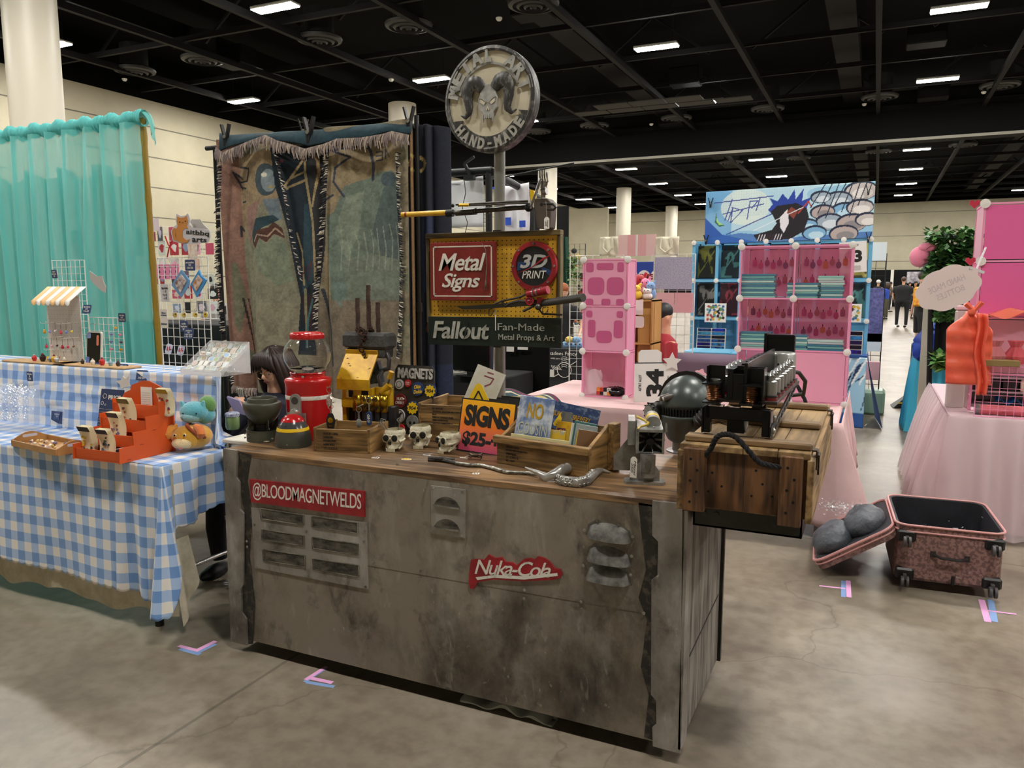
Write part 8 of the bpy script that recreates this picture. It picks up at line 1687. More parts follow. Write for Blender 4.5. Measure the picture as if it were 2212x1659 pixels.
for i,(x,y,r) in enumerate(((330,100,34),(285,84,30),(300,60,30),(255,60,26),(330,66,28),(270,38,30),(225,34,22),(315,34,32),(345,40,24),(250,92,22),(240,16,26),(300,12,30))): pt.circ(x,y,r,'16243f',ry=r*.62); pt.circ(x+1,y-1.5,r-3,['c7c0bd','9fb0bf','7fb3d8','b8aaa6'][i%4],ry=r*.62-3); pt.circ(x+4,y-5,r*.6,['e6e2de','d5dfe6','bfe0ef','8f8a8c'][i%4],ry=r*.3)
pt.poly([(140,70),(150,82),(142,96),(160,88),(170,104),(182,90),(195,112),(198,90),(214,112),(212,86),(230,92),(222,70),(205,50),(160,48)],'1f3fa0'); pt.poly([(146,66),(160,78),(200,82),(222,70),(228,50),(218,20),(190,4),(120,2),(110,16),(150,26),(160,40)],'17131c'); pt.poly([(166,52),(182,70),(186,40),(176,18),(168,30)],'e8e4ea'); pt.poly([(180,62),(190,74),(204,64),(196,48)],'8a4032'); pt.line([(205,60),(225,84),(232,72)],3,'b0402f'); pt.line([(110,26),(215,72)],1.6,'e8f0f8')
for i in range(7): pt.line([(258+i*14,118),(230+i*16,70-(i%3)*12)],2.2,'16243f')
for i in range(9): pt.line([(120+i*6,4),(124+i*6,16)],2,'d8d4dc' if i<3 or i>5 else '3a1f24')
bn=thing('anime_banner','wide blue printed banner with spiky blue haired figure and smoke above booth 63','banner',(a.x,BY2,c.z)); pt.build('printed_face',vcol('printed_paper'),bn,lambda x,y:(x/358*w,-.02,y/118*h+.03*x/358),sol=.01)
b=MB(); b.box(0,w,0,.02,0,h); b.build('backing_board',mbf,bn)
# frame shelf wall with art prints
a=B2(1500,525);c=B2(1872,690); cs=(c.x-a.x)/6.3; zt_=a.z-.0; bs=thing('blue_frame_wall','blue framed cube wall packed with dark art prints under the blue banner','shelf',(a.x,BY2,0)); b=WB(bs); zb_=c.z-.02; dep=.35
for i in range(8):
    x=a.x+cs*i*6.3/7
    for y in(BY2,BY2+dep): b.bar((x,y,.0 if i in(0,7) else zb_-.3),(x,y,zt_),.035)
for z in(zt_,(zt_+zb_)/2,zb_,zb_-.42):
    for y in(BY2,BY2+dep): b.bar((a.x,y,z),(a.x+6.3*cs,y,z),.035)
b.build('frame',mbf,bs); b=WB(bs); b.box(a.x,a.x+6.3*cs,BY2+dep,BY2+dep+.01,zb_-.5,zt_); b.box(a.x-.01,a.x,BY2,BY2+dep,zb_-.5,zt_); b.build('blue_back',P('sky_blue_panel','64a9d0',.5),bs)
for i in range(8):
    for z in(zt_,(zt_+zb_)/2,zb_): b=WB(bs); b.lathe([(.03,0),(.03,.01),(0,.014)],12,UP(a.x+cs*i*6.3/7,BY2-.02,z)); b.build('connector',mcon_,bs)
rr=random.Random(21); AP=[('1d2113','7a7a2a'),('14252b','4f8a86'),('3a1216','c0502f'),('2a1410','e07a2a'),('1b1a1a','8a857c'),('3d1a22','a03a48'),('d9c46a','14141c'),('2a5a6a','9fc8c8'),('7a2f28','d9a03a')]
for j in range(2):
    for i in range(7):
        w=cs*.9*6.3/7-.03; h=(zt_-zb_)/2-.06; x=a.x+cs*6.3/7*i+.03; z=zt_-(j+1)*(zt_-zb_)/2+.03; d_,l_=AP[(i+j*4)%9]; s=thing('art_print',['dark art print with '+['olive glow','teal swirls','red slash','orange sun','pale face','crimson cloak','gold star'][i]+' in the top row of the blue frame wall','art print with '+['gold dancer','blue dancer','red dragon','grey moon','green mist','brown knight','teal star'][i]+' in the second row of the blue frame wall'][j],'art print',(x,BY2+.1,z)); pt=Paint(1,1.2,26,32,d_); m=pt.noise(4,4,i*7+j); pt.put(m>.6,l_,.8); pt.circ(.5,.75,.2,l_); pt.poly([(.2,.1),(.5,.9),(.8,.1)],d_); pt.line([(.1,.2+.1*i/3),(.9,1)],.05,l_); pt.build('print',vcol('printed_paper'),s,lambda X,Y:(X*w,0,Y/1.2*h),sol=.006)
def holo(x0,y0,x1,y1,nr,Y,lab,seed):
    a=ay(x0,y0,Y);c=ay(x1,y1,Y); w=c.x-a.x;h=a.z-c.z; s=thing('sticker_rack',lab,'rack',(a.x,Y,c.z),(-.15,0,0)); MB().box(0,w,0,.01,0,h).build('white_backing',mwhite,s); r_=random.Random(seed)
    for j in range(nr):
        for i in range(2): c_=['1d3fd0','2f8fd8','1a1450','4ab0e0','3020a0','d8a030','101418','2a5a9a'][r_.randrange(8)]; MB().box(w*(.03+.49*i),w*(.48+.49*i),-.008,0,h*(j+.12)/nr,h*(j+.9)/nr).build('foil_sticker',P('foil_'+c_,c_,.25,.4,c2='0a1030',scale=20),s)
holo(1505,708,1566,756,6,BY2-.25,'rack of shiny blue foil slap stickers below the blue frame wall near the pink shelf',1); holo(1808,714,1862,766,5,BY2-.25,'rack of dark foil slap stickers below the blue frame wall near the aisle',4)
for (x0,y0,x1,y1,lb,sd) in((1523,655,1568,697,'white framed sheet of many small colourful stickers by the wide pink shelf',2),(1812,656,1860,697,'white framed sheet of colourful stickers on the aisle side of the blue wall',5)):
    a=ay(x0,y0,BY2-.1);c=ay(x1,y1,BY2-.1); w=c.x-a.x;h=a.z-c.z; s=thing('sticker_poster',lb,'poster',(a.x,BY2-.1,c.z)); pt=Paint(w,h,50,46,'ece9e4'); r_=random.Random(sd)
    for i in range(60): pt.circ(r_.uniform(.03,w-.03),r_.uniform(.03,h-.03),.016,['3f6f9a','d9b03a','2a2630','b04a4a','5fa0a8','e0dcd4','6a8f4a'][i%7])
    pt.build('sheet',vcol('printed_paper'),s,lambda X,Y:(X,0,Y),sol=.005)
q=B2(1843,556); s=thing('booth_number_sign','white card numbered 63 ARTIST ALLEY clipped on the blue frame wall','sign',(q.x,BY2-.12,q.z),(0,-.06,0)); MB().box(-.14,.14,0,.005,-.17,.17).build('card',P('bright_card','e9e4e0'),s); txt('63',T(0,-.001,.01)@FR,.19,.14,mink,s,'number',bold=.05); txt('ARTIST ALLEY',T(0,-.001,.13)@FR,.13,.018,mink,s,'words',bold=.02); b=MB(); 
for k in range(4): b.bar((-.08,-.001,-.1-.014*k),(.08,-.001,-.1-.014*k),.003,.001)
b.build('small_print',mink,s)
# table of the blue booth with printed cover
a=B2(1500,765);c=B2(1886,905); t=thing('blue_booth_table','table with white and blue wave printed cover at the aisle end of booth 63','table',(a.x+1,BY2,0)); zt2=ay(1850,768,BY2-.3).z; w=c.x+.0-a.x; b=WB(t); b.box(a.x,c.x-.1,BY2-.3,BY2-.03,zt2-.03,zt2); b.build('tabletop',P('navy_cloth','1f4a8a',.8),t); pt=Paint(w-.1,zt2-.02,140,50,'7fb8dc'); m=pt.noise(2,2,4); pt.put(m>.5,'a9d0e8',.8)
for i in range(26): x=i*w/26; pt.poly([(x,.1+.2*((i*7)%3)),(x+.12,.5+.1*((i*5)%3)),(x+.2,.75),(x+.1,.55)],'16305e'); pt.line([(x,.5),(x+.15,.8)],.02,'f0f4f6')
pt.rect(0,w,0,.16,'25559a'); pt.build('printed_cover',vcol('printed_paper'),t,lambda X,Y:Vector((a.x+X,BY2-.31+.02*math.sin(X*18),Y))-Vector(t.location),sol=.004)
b=WB(t); b.add([(c.x-.1,BY2-.3,zt2),(c.x-.1,BY2+.5,zt2),(c.x+.02,BY2+.5,.01),(c.x+.1,BY2-.35,.01)],[(0,1,2,3)]); b.build('navy_side',P('navy_cloth','1f4a8a'),t)
for i in range(2):
    q=ay(1525+60*i,830,8.2); s=thing('storage_bin','pale blue clear storage bin with dotted pattern under the blue booth table','bin',(q.x+.2*i,8.2,0),0,'pale blue storage bins'); MB().box(-.22,.22,0,.4,0,.86,b=.02).build('bin_body',P('dotted_bin','b5dbe6',.3,c2='8fc6dc',scale=40),s); MB().box(-.24,.24,-.02,.42,.86,.9,b=.01).build('lid',mbf,s)
for (x,y,lab) in((1535,440,'black spring clamp at the upper smoky end of the blue banner'),(1876,412,'black spring clamp gripping the blue banner top corner near the aisle'),(1525,520,'black spring clamp at the lower corner of the blue banner by the prints'),(1876,515,'black spring clamp below the blue banner beside the number 63 card')): clampo(x,y,lab,.8,BY2-.05,0)
# goods rack by the aisle
t=wiregrid('wire_rack','dark wire rack of pictures and small wares at the aisle behind booth 63',1872,548,1900,800,10.6,cell=.09,mat=mdst,r=.004,foot=0); X_=t.location.x
for i,(z,c,lb) in enumerate(((2.0,'e8e6e2','small framed grey picture on top of the aisle wire rack'),(1.25,'7a6fa8','lilac patterned sheet hanging low on the aisle wire rack'),(.9,'dfe0e2','white folded papers on the aisle wire rack'),(.55,'d9a3a8','pink and white box on the bottom of the aisle wire rack'))): tag(MB().box(0,.2,-.12,.0,-.12 if i!=1 else -.35,.1 if i!=1 else .3).build('rack_goods',P('gd_'+c,c,.6,c2='4a4a70' if i==1 else c,scale=30),loc=(X_+.02,10.57,z)),lb,'goods')
tag(MB().box(0,.35,0,.4,0,.3,b=.03).build('storage_bin',P('green_lid_bin','7f9a86',.3),loc=(X_-.05,10.4,0)),'clear bin with green lid on the floor by the aisle wire rack','bin')
# ================= RIGHT BOOTH (tulle table)
mtu=P('pink_tulle','f3dde2',.8,alpha=.5,Sheen_Weight=.4); mtc=P('pink_satin','d8bfc6',.7); RTx,RTy,RTz=.47,5.68,.745
t=thing('tulle_table','long table dressed in pink satin and gathered tulle at the aisle corner','table',(1.4,6.4,0)); b=WB(t); b.box(RTx,3.2,RTy,7.6,.70,RTz,b=.015); b.build('tabletop',mtc,t)
def skirt(t,x0,y0,x1,y1,z,L_,out,n,name,mat,amp,nv=12,fr=34):
    b=WB(t)
    def f(u,v):
        s_=u*((x1-x0)+(y1-y0)); Ls=(y1-y0)
        if s_<Ls: P_=(x0,y1-s_); nn=(-1,0)
        else: P_=(x0+s_-Ls,y0); nn=(0,-1)
        k=s_-Ls; c_=math.exp(-(k/.12)**2); w=out*v**.8+amp*math.sin(s_*fr+3*math.sin(s_*2.3))*v**.6*(1+.3*math.sin(s_*7)); dx,dy=nn[0]*w,nn[1]*w
        if abs(k)<.15: dx=-w*(1-ss(-.15,.15,k)); dy=-w*ss(-.15,.15,k)
        return (P_[0]+dx,P_[1]+dy,z-L_*v)
    b.grid(f,n,nv); return b.build(name,mat,t,smooth=180)
skirt(t,RTx,RTy,3.2,7.6,RTz+.002,.73,.02,260,'satin_skirt',mtc,.012); skirt(t,RTx-.01,RTy-.01,3.2,7.6,RTz+.008,.735,.16,520,'tulle_skirt',mtu,.04,fr=37)
# pink grid crate wall with magenta panels
Rg=6.05; a=ay(2128,440,Rg); z1=a.z; s=thing('magenta_panel_tower','tall pink modular tower with magenta plastic panels on the tulle table','shelf',(a.x,Rg,RTz)); mmg=P('magenta_panel','ec6ba9',.35,alpha=.93); H=z1-RTz; c3=.375
for j in range(3): z0=H-c3*(j+1); MB().box(.01,.9,-.003,.003,z0+.012,z0+c3-.012).build('front_panel',mmg if j<2 else P('frosted_pink','dba0b0',.4,alpha=.7),s); b=MB(); b.box(-.002,.002,.01,.42,z0+.012,z0+c3-.012); b.build('side_panel',P('pale_side_panel','f0b8cc',.4,alpha=.85) if j==0 else P('pale_side_panel2','f0a0c0',.4,alpha=.45),s)
b=MB()
for j in range(5):
    z=H-c3*j
    if z<-.01: z=.0
    b.bar((0,0,z),(.9,0,z),.012); b.bar((0,0,z),(0,.42,z),.012); b.bar((0,0,max(z-c3,0)),(0,0,z),.012); b.bar((0,.42,max(z-c3,0)),(0,.42,z),.012)
for k in range(1,10): b.bar((0,.042*k,0),(0,.042*k,H-c3*1),.003)
for k in range(24): b.bar((0,0,.05*k),(0,.42,.05*k),.003)
b.build('pink_frame',mfrm,s)
for j in range(4): MB().lathe([(.03,0),(.03,.012),(0,.016)],14,UP(0,-.008,H-c3*j)).build('connector',mcon_,s)
for j in(0,1): b=MB(T(-.06,-.0,H-c3*j)@FR); b.prism([(0,-.03),(.03,0),(.028,.022),(.012,.026),(0,.014),(-.012,.026),(-.028,.022),(-.03,0)],.01); b.build('heart_tab',P('heart_red','c2304a',.4),s)
# pink wire box front with roll
f=wiregrid('wire_grid','pink wire grid panel at the front of the tulle table',2112,790,2260,905,RTy+.1,cell=.045,mat=mfrm,foot=RTz+.005)
t2=thing('pink_roll','rolled pink cloth tied with grey at the front of the tulle table','roll',(ay(2165,885,RTy+.2).x,RTy+.22,RTz+.035)); MB().cyl((-.13,0,0),(.13,0,0),.032,n=18).build('roll',P('salmon_cloth','dd6f7a',.7),t2); b=MB(); b.cyl((-.15,0,0),(-.125,0,0),.034,n=16); b.cyl((.125,0,0),(.15,0,0),.034,n=16); b.build('grey_ends',P('grey_felt','8f8a8a',.8),t2)
q=ay(2060,880,RTy+.45); t2=thing('acrylic_column','tall frosted clear plastic column standing on the tulle table corner','column',(q.x,RTy+.5,RTz)); MB().box(-.05,.06,-.04,.04,0,.42,b=.004).build('column',P('frosted_clear','dcdad4',.3,alpha=.75),t2)
dr=thing('drawer_unit','white and grey drawer unit holding black and red tins on the tulle table','drawer unit',(ay(2082,860,RTy+.6).x,RTy+.62,RTz)); b=MB()
for z in(0,.1,.2,.32): b.box(0,1.0,0,.3,z,z+.012)
b.box(-.01,0,0,.3,0,.34); b.box(0,1,.29,.3,0,.33); b.build('shelves',P('grey_lilac_plastic','b6a9ad',.4),dr)
for i in range(9):
    x=.07+.105*i; c=['111113','18181a','141416','e8dfc8','b81f2a','e6dcc6','131315','a8202a','151517'][i]; z=(.112 if i%2 else .212); s=thing('storage_tin',('black','black','black','cream lettered','red','cream lettered','black','red','black')[i]+' square tin in the white drawer unit on the tulle table','tin',(dr.location.x+x,dr.location.y+.02,RTz+.112),0,'square tins in the white drawer unit'); MB().box(-.045,.045,0,.08,0,.085,b=.004).build('tin',P('tin_'+c,c,.35),s)
t2=thing('blue_film_sheet','shiny blue film lying on the lowest shelf of the drawer unit','sheet',(dr.location.x+.5,dr.location.y,RTz+.013)); MB().grid(lambda u,v:((u-.5)*.6,v*.12,.02+.015*math.sin(u*40)+.02*v),40,4).build('film',P('blue_film','2f9be8',.12,.3),t2)
b=MB(); q=ay(2090,700,RTy+.2); t2=thing('coral_bag','coral orange folded plastic bag knotted on the frame at the tulle table corner','bag',(q.x+.02,RTy+.12,ay(2090,830,RTy+.12).z)); Hb=ay(2090,672,RTy+.12).z-t2.location.z; mco=P('coral_plastic','f26f52',.3,c2='e35a44',scale=5)
def bg(u,v): w=lerp(.13,.02,ss(.72,1,v)); return ((u-.5)*2*w-.02*v,-.03*math.sin(PI*u)-.012*math.sin(u*9+v*6)-.006*math.sin(v*30),Hb*v)
b.grid(bg,24,30); b.grid(lambda u,v:(.04+.06*u-.03*v+.01*math.sin(v*9),-.05-.02*math.sin(u*9),lerp(-.06,Hb*.97,v)*(1)),10,20); b.build('folded_film',mco,t2,sol=.003); MB().sph((-.01,-.03,Hb),(.025,.02,.03),10).tube([(0,-.03,Hb),(.04,-.04,Hb+.06)],[.012,.02],6).tube([(0,-.03,Hb),(-.05,-.04,Hb+.05)],[.012,.02],6).build('knot',mco,t2)
t2=thing('coral_wrap','clear coral film heaped across the shelf of the magenta tower','film',(a.x+.35,Rg-.05,ay(2180,690,Rg).z)); MB().grid(lambda u,v:((u-.5)*.75,(v-.5)*.12,(.03+.10*u)*(1-abs(v-.5))+.02*math.sin(u*20+v*5)),30,6).build('film',P('coral_film','f58468',.15,alpha=.8),t2)
t2=thing('lidded_pitcher','white translucent lidded pitcher beside the coral bag','pitcher',(ay(2085,705,RTy+.5).x,RTy+.55,ay(2085,720,RTy+.5).z)); MB().box(-.06,.06,-.05,.05,0,.16,b=.012).build('pitcher_body',P('frosted_clear','dcdad4'),t2); MB().box(-.065,.065,-.055,.055,.16,.19,b=.006).build('lid',P('pale_lid','e8cdd2',.4),t2)
t2=thing('pitcher_shelf','narrow white post stand under the pitcher','stand',(ay(2085,705,RTy+.5).x,RTy+.55,RTz)); MB().box(-.05,.05,-.04,.04,0,ay(2085,720,RTy+.5).z-RTz-.002).build('post',P('frosted_clear','dcdad4'),t2)
for i,(x,c) in enumerate(((2150,'d98a90'),(2195,'e0606a'))):
    q=ay(x,770,Rg-.15); s=thing('tulle_bag',['pale pink gathered tulle bag in the magenta tower','coral gathered tulle in a pink basket on the tulle table'][i],'bag',(q.x,Rg-.12,RTz+.34)); MB().lathe([(.05,0),(.07,.05),(.03,.11),(.05,.15)],20,sq=lambda a_:1+.12*math.sin(9*a_)).build('gathers',P('tulle_'+c,c,.8,alpha=.7),s)
s=thing('flat_box','brown flat cardboard box on the upper shelf of the drawer unit','box',(ay(2160,780,Rg-.2).x,Rg-.22,RTz+.335)); MB().box(-.11,.1,-.06,.1,0,.035).build('carton',P('kraft_board','8f7a4a',.8),s)
q=ay(2048,622,5.2); s=thing('cloud_sign','pale pink cloud shaped sign seen from behind with faint mirrored words HAND MADE BOTTLES','sign',q,(0,-.45,.1)); cp=[]
for k in range(60):
    a_=2*PI*k/60; r_=1+.09*abs(math.sin(a_*4)); cp.append((.165*r_*math.cos(a_),.115*r_*math.sin(a_)))
MB().prism(cp,.004,FR).build('cloud_board',P('pale_cloud_board','ead6d4',.6),s); mft=P('faint_print','cdbcc0',.6)
for st_r,z_ in(('HAND MADE',.025),('BOTTLES',-.03)):
    txt(st_r,T(0,-.0045,z_)@FR@Matrix.Diagonal((-1,1,1,1)),.2 if z_>0 else .15,.035,mft,s,'faint_words',ext=.0005)
b=MB(); b.bar((.14,0,.06),(.2,.02,.0),.015); b.bar((.17,0,.035),(.33,.35,.11),.008); s_=b.build('clear_clip',P('clear_clip','cfd0cf'),s)
# ---- leafy booth beyond
VY=8.6; V=lambda x,y,Y=VY:ay(x,y,Y)
t=thing('leafy_frame','black pipe frame hung with green leafy garlands beyond the tulle table','frame',(V(2060,520).x,VY,0)); b=WB(t); zt3=V(2010,514).z; b.cyl(V(2000,515),(V(2250,510).x,VY,zt3+.02),.02); b.cyl((V(2018,760).x,VY,0),(V(2014,520).x,VY,zt3),.025); b.build('pipes',mpb,t)
loc=Vector(t.location); box=lambda x0,y0,x1,y1,d=.2:tuple((lambda A,B:((A.x,B.x),(-d,d),(B.z,A.z)))(V(x0,y0)-loc,V(x1,y1)-loc))
leaves(t,1500,box(2003,497,2110,600),.075,lg[:2],5); leaves(t,500,box(1998,560,2012,650,.1),.05,[P('pale_teal_leaf','9cc8b8',.5),lg[2]],6,'pale_foliage'); leaves(t,300,box(2020,655,2060,690,.2),.07,lg,7,'low_foliage'); leaves(t,350,box(2020,765,2045,790,.2),.09,lg[1:],8,'fern')
b=WB(t); b.grid(lambda u,v:(lerp(V(2030,600).x,V(2250,600).x,u),VY+.15+.03*math.sin(u*30),lerp(V(2030,800).z,V(2030,530).z,v)),20,6); b.build('black_backcloth',MC['black_cloth'],t)
b=WB(t); q=V(1992,548,VY-.1); s=thing('pink_plush_slipper','fuzzy pink two lobed plush hanging at the end of the leafy frame','plush toy',(q.x,VY-.1,q.z)); MB().sph((-.02,0,-.03),(.09,.05,.1),16).sph((.04,-.02,.06),(.08,.04,.045),14).build('plush',fur('pink_fuzz','e88aa4'),s); MB().tube([(0,0,.05),(.08,.05,.12)],.004,5).build('string',mstr,s)
tag(MB().box(0,.09,0,.05,0,V(1995,560).z).build('white_post',mcol,loc=(V(1999,700).x,VY+.5,0)),'white square post at the aisle edge of the leafy booth','post')
TSY=9.3; a=ay(1982,765,TSY); t=thing('turquoise_table','table with long turquoise crinkled skirt beyond the tulle table','table',(a.x+.6,TSY+.4,0)); b=WB(t); b.box(a.x,a.x+1.6,TSY,TSY+.8,a.z-.03,a.z); b.build('tabletop',P('turquoise_satin','3fb0d0',.6),t); skirt(t,a.x,TSY,a.x+1.6,TSY+.8,a.z,a.z-.01,.08,200,'crinkled_skirt',P('turquoise_satin','3fb0d0',.5,c2='62c6e0',scale=20,stretch=(1,1,.3)),.03,fr=50)
for i,(x,c) in enumerate(((2030,'131315'),(2042,'161618'))): q=ay(x,755,TSY+.2); s=thing('shopping_bag','black gift bag with a red label on the turquoise table','bag',(q.x,TSY+.2,a.z),0,'black gift bags on the turquoise table'); MB().box(-.07,.07,0,.1,0,.22).build('bag_body',mblack,s); MB().box(-.0,.03,-.002,0,.08,.2).build('red_label',mred,s)
t=thing('blue_garment','bright blue satin garment slumped at the end of the turquoise table','garment',(ay(2000,730,TSY).x+.05,TSY-.05,a.z)); b=MB(); b.sph((0,0,.12),(.16,.12,.17),18); b.sph((.14,0,.28),(.16,.1,.1),16); b.sph((-.08,-.02,.05),(.1,.1,.12),14); rough(b,5,.02); b.build('satin',P('royal_blue_satin','2546b0',.35),t)
t=thing('green_cloth_table','dark green covered table end beside the turquoise skirt','table',(ay(1972,800,10.4).x,10.4,0)); MB().box(0,.35,0,.9,0,.86,b=.03).build('green_cover',P('deep_green_cloth','1c3a2a',.9),t)
q=az(1958,880,0); t=thing('tiger_stripe_bag','black and yellow striped cloth bag on the floor by the turquoise skirt','bag',q,.3); b=MB(); b.add([(-.2,-.12,.01),(.16,-.12,.01),(.16,.14,.01),(-.16,.14,.01),(.1,.0,.26)],[(0,1,4),(1,2,4),(2,3,4),(3,0,4),(3,2,1,0)]); b.build('cloth',mblack,t,smooth=0); b=MB()
for k in range(4): u=.18+.2*k; A=Vector((-.2,-.12,.01)).lerp(Vector((.1,0,.26)),u);B=Vector((.16,-.12,.01)).lerp(Vector((.1,0,.26)),u); n_=Vector((0,-.006,.003)); b.add([A+n_,A.lerp(B,.45)+Vector((0,-.006,.02)),B+n_,B+n_+Vector((0,.004,.012)),A.lerp(B,.5)+Vector((0,.006,.035)),A+n_+Vector((0,.006,.014))],[(0,1,2,3,4,5)])
b.build('yellow_stripes',P('mustard_print','c9a52c',.7),t,smooth=0)
# ---- people in the aisle
def at0(x,y): q=az(x,y,0); return (q.x,q.y,0)
person('heavy built man in black shirt and trousers seen from behind in the aisle',at0(1946,707),2.9,1.86,'c9977a','4a3426','121216','101014',wd=1.5,vox=.035,arms=(((-.3,-.08,1.15),(-.24,-.32,1.12)),((.33,-.03,1.15),(.3,-.12,.92))),sleeve=.55)
person('man in black shirt and shorts with a yellow bag at the edge of the aisle',at0(1983,772),1.9,1.85,'d8a58c','2a1c14','141416','161618',wd=1.15,vox=.03,short=1,arms=(((-.27,-.02,1.15),(-.3,-.1,.9)),((.27,.05,1.13),(.3,.08,.87))))
q=at0(1983,772); t=thing('yellow_backpack','yellow and orange printed bag worn by the man in black shorts','bag',(q[0]-.08,q[1]-.22,1.12)); MB().box(-.1,.12,-.08,.08,0,.42,b=.04).build('bag_body',P('yellow_print_bag','e8b62c',.6,c2='c9642a',scale=12),t)
person('woman in royal blue shirt holding an olive bag in the aisle crowd',at0(1912,690),-2.0,1.68,'c48e6e','33221a','2748a8','4a4636',vox=.04,hairk='long')
person('man in white cap and black vest at the aisle wire rack',at0(1893,690),2.6,1.78,'caa07e','dcdcd8','161618','1f2024',vox=.045,hairk='cap')
person('person in black printed shirt and dark skirt walking behind the heavy built man',at0(1973,688),.4,1.74,'b98a6a','1a1412','18181b','141418',vox=.045)
for i,(x,y,sh,lb) in enumerate(((1962,672,'3f62b8','person in light blue shirt far down the aisle'),(1921,674,'5a4a3c','dark haired person holding up a white paper in the aisle crowd'),(1984,666,'d9d6cc','person in pale shirt at the far end of the aisle'),(1953,664,'8a3a3a','person in dull red shirt farthest down the aisle'))): person(lb,at0(x,y),.5+i,1.72,'c09070','241a16',sh,'22242c',vox=.06)
for i,(x0,x1,z,c,lb) in enumerate(((1960,1992,2.35,'5a5468','dark printed banner on the far black drape'),(1925,1931,2.5,'dcdad2','narrow white post in the far black drape'))): a=ay(x0,580,61.5);c_=ay(x1,590,61.5); tag(MB().box(0,c_.x-a.x,0,.05,z-.7 if i==0 else 0,z+.1).build('far_banner' if i==0 else 'far_post',P('far_'+c,c,.7,c2='c8c4c8' if i==0 else c,scale=3),loc=(a.x,61.5,0)),lb,'banner' if i==0 else 'post')
# ================= SUITCASE
msu=P('mauve_paisley','8f6c66',.7,c2='6b4f4b',scale=55,lo=.44,hi=.54,detail=1); mpp=P('pink_piping','d59a98',.5); mnl=P('dark_lining','1c1c21',.6,c2='2a2b33',scale=6)
ox,oy=.165,4.44; W_,D_,H_=.50,.62,.29; t=thing('suitcase','open mauve paisley suitcase with pink piping lying on its back on four wheels','suitcase',(ox,oy,.055),.06)
b=MB(); p4=rrect(W_,D_,.07,5,cx=W_/2,cy=D_/2); n=len(p4)
for k in range(n):
    (x0,y0),(x1,y1)=p4[k],p4[(k+1)%n]; b.add([(x0,y0,0),(x1,y1,0),(x1,y1,H_),(x0,y0,H_)],[(0,1,2,3)])
b.prism(p4,.012); b.build('shell',msu,t)
q4=rrect(W_-.03,D_-.03,.06,5,cx=W_/2,cy=D_/2); b=MB()
for k in range(n): (x0,y0),(x1,y1)=q4[k],q4[(k+1)%n]; b.add([(x0,y0,.015),(x1,y1,.015),(x1,y1,H_),(x0,y0,H_)],[(3,2,1,0)])
b.prism(q4,.004,T(0,0,.014)); 
b.add([(x,y,H_) for x,y in p4]+[(x,y,H_) for x,y in q4],[(k,(k+1)%n,n+(k+1)%n,n+k) for k in range(n)]); b.build('lining',mnl,t)
for z,r_ in((H_+.003,.006),(H_-.03,.005)): MB().tube([(W_/2+(x-W_/2)*1.012,D_/2+(y-D_/2)*1.012,z) for x,y in p4+[p4[0]]],r_,6).build('piping',mpp,t)
for x in(.05,W_-.05):
    for z in(.03,.235): 
        MB().box(x-.045,x+.045,-.012,.03,z-.03,z+.03,b=.01).build('corner_guard',mblack,t)
        wv=MB(); wv.cyl((x-.018,-.045,z-.03 if z<.1 else z-.02),(x-.006,-.045,z-.03 if z<.1 else z-.02),.028,n=16); wv.cyl((x+.006,-.045,z-.03 if z<.1 else z-.02),(x+.018,-.045,z-.03 if z<.1 else z-.02),.028,n=16); wv.box(x-.008,x+.008,-.045,-.01,z-.02,z+.005); wv.build('wheel',P('wheel_grey','4a4747',.5),t)
for x in(.05,W_-.05): MB().cyl((x-.012,D_-.06,-.027),(x+.012,D_-.06,-.027),.028,n=14).build('wheel',P('wheel_grey','4a4747'),t)
MB().tube([(W_*.36,-.004,.15),(W_*.42,-.03,.143),(W_*.6,-.03,.14),(W_*.66,-.004,.145)],.008,8).box(W_*.33,W_*.38,-.008,0,.135,.165).box(W_*.64,W_*.69,-.008,0,.13,.16).build('carry_handle',P('dark_handle','2a2526',.5),t); MB().cyl((W_*.55,-.01,.0),(W_*.55,-.01,.045),.008).build('side_foot',mblack,t)
# lid hinged on the left edge, tipped down to the floor
ld=MB(); hinge=(0,0,H_); ang=math.radians(-142); M=T(-.01,0,H_-.01,ry=-math.radians(36))@T(rz=0)
lw=.46; p5=[(-x,y) for x,y in rrect(lw,D_-.02,.07,5,cx=lw/2,cy=D_/2)][::-1]
M=T(-.008,0,H_-.02,ry=-.58) ; b=MB(M); nn=len(p5)
b.prism(p5,-.05); b.build('lid',msu,t); b=MB(M); b.prism([(x*.95-.01,y*.94+.018) for x,y in p5],.004); b.build('lid_lining',mnl,t); b=MB(M); b.tube([(x,y,.004) for x,y in p5+[p5[0]]],.008,6); b.tube([(x,y,-.02) for x,y in p5+[p5[0]]],.005,6); b.build('lid_piping',mpp,t)
mbg=P('grey_nylon','3d4148',.5,c2='565b64',scale=8,bump=.7,bs=45)
for i,(x,y) in enumerate(((-.33,.2),(-.14,.24))):
    b=MB(M); b.sph((x,y,.03),(.115,.16,.085),40); b.v=[tuple(Vector(v)*(1)+Vector((0,0,.016*noise.noise(Vector(v)*16)+.008*noise.noise(Vector(v)*45)))) for v in b.v]; b.build('stuffed_pocket',mbg,t)
fl=MB(); rr=random.Random(4)
def film(b,c,R,n,s_=.05):
    for _ in range(n): p=Vector((c[0]+rr.gauss(0,R[0]),c[1]+rr.gauss(0,R[1]),c[2]+abs(rr.gauss(0,R[2])))); v=[p+Vector((rr.uniform(-s_,s_),rr.uniform(-s_,s_),rr.uniform(-s_,s_)*.7)) for _ in range(3)]; b.add(v,[(0,1,2)])
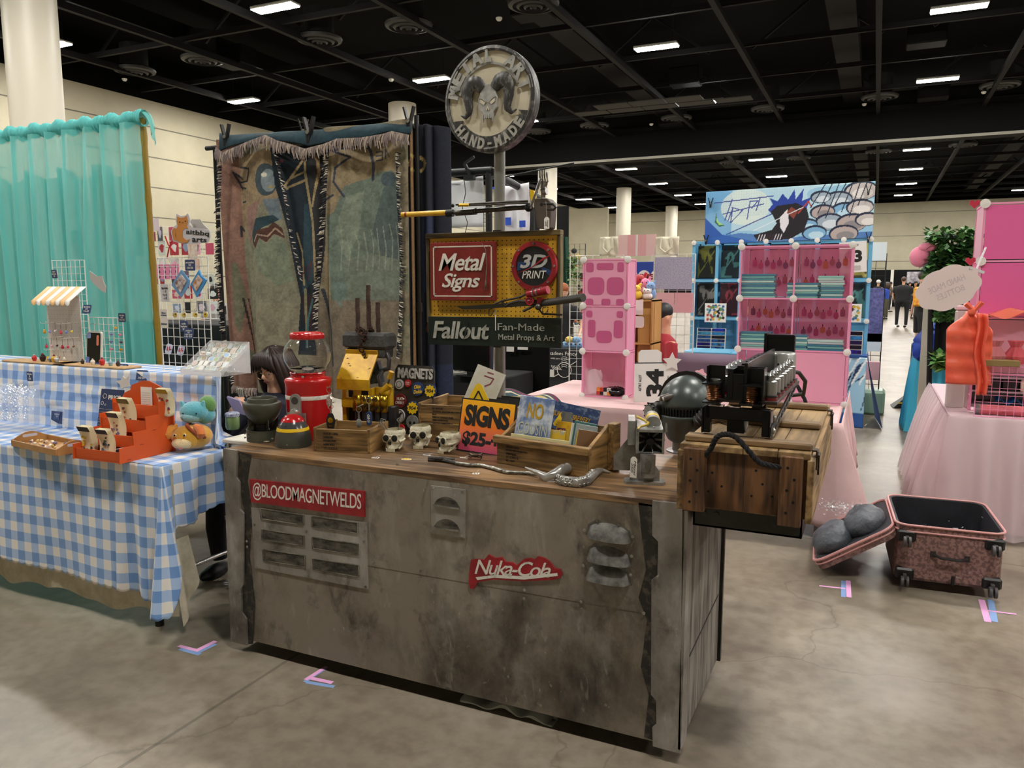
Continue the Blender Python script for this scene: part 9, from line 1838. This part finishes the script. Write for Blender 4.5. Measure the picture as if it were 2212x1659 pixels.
f_=thing('bubble_film','shiny crumpled clear film lying across the suitcase lid','film',(ox-.2,oy+.35,.3)); b=MB(); film(b,(-.05,.05,-.02),(.08,.06,.02),420,.011); b.build('film',P('sparkle_film','e6e8ec',.06,.2,alpha=.45),f_,smooth=0)
f_=thing('bubble_film','shiny crumpled clear film inside the open suitcase','film',(ox+.3,oy+.32,.12)); b=MB(); film(b,(0,0,0),(.1,.12,.05),420,.016); b.build('film',MC['sparkle_film'],f_,smooth=0)
# ================= TAPE MARKS ON THE FLOOR
mtp=P('pink_tape','e6a8d8',.6); mtb=P('blue_tape_dull','7f9fd0',.6)
def tape(pts,label,n0=0):
    t=thing('floor_tape',label,'tape',az(*pts[0][0],0)); 
    for i,(p,q,w,c) in enumerate(pts_ for pts_ in pts):
        A=az(*p,0);B=az(*q,0); d=(B-A).normalized(); n_=Vector((-d.y,d.x,0))*w/2; b=WB(t); z=Vector((0,0,.0012+.0006*i)); b.add([A+n_+z,B+n_+z,B-n_+z,A-n_+z],[(0,3,2,1)]); b.build('strip',mtb if c else mtp,t,smooth=0)
tape([((388,1402),(432,1414),.022,1),((424,1412),(466,1392),.02,1),((386,1396),(430,1407),.02,0),((422,1408),(466,1386),.024,0)],'pink and blue tape corner on the floor by the gingham table leg')
tape([((662,1474),(722,1484),.02,1),((658,1474),(704,1444),.018,1),((672,1466),(718,1476),.022,0),((660,1470),(706,1441),.02,0)],'pink and blue tape corner on the floor before the metal counter')
tape([((1822,1290),(1822,1255),.022,1),((1770,1266),(1826,1272),.016,0),((1832,1255),(1834,1291),.024,0)],'pink tape mark on the floor in front of the open suitcase lid')
tape([((2140,1296),(2148,1343),.03,1),((2120,1296),(2134,1344),.03,0),((2134,1320),(2196,1328),.016,0)],'pink tape mark on the floor beyond the suitcase wheels'); tape([((1796,1070),(1836,1076),.02,0),((1826,1078),(1836,1072),.025,0)],'short pink tape strip on the floor behind the suitcase')
# dark coat edge at the frame border

t=thing('white_side_table','small white topped table squeezed between the gingham table and metal counter','table',(-2.71,2.9,0)); MB().box(-.07,.2,-.2,.25,.85,.87,b=.004).build('white_top',P('white_laminate','d9d4c8',.5),t)
for x in(-.05,.18):
    for y in(-.18,.22): MB().cyl((x,y,0),(x,y,.85),.012,n=8).build('leg',mchr,t)
q=az(503,925,.875); t=thing('lidded_jar','green glass jar with checked lid on the small white table by the phone','jar',(q.x,q.y,.871)); MB().lathe([(.03,0),(.034,.01),(.034,.06),(.03,.066)],18).build('green_glass',P('olive_glass','6f8a5a',.2),t); MB().lathe([(.035,.066),(.036,.08),(.03,.085),(0,.086)],18).build('checked_lid',P('navy_check_lid','5a6a94',.7,c2='d0d4e0',scale=90),t)
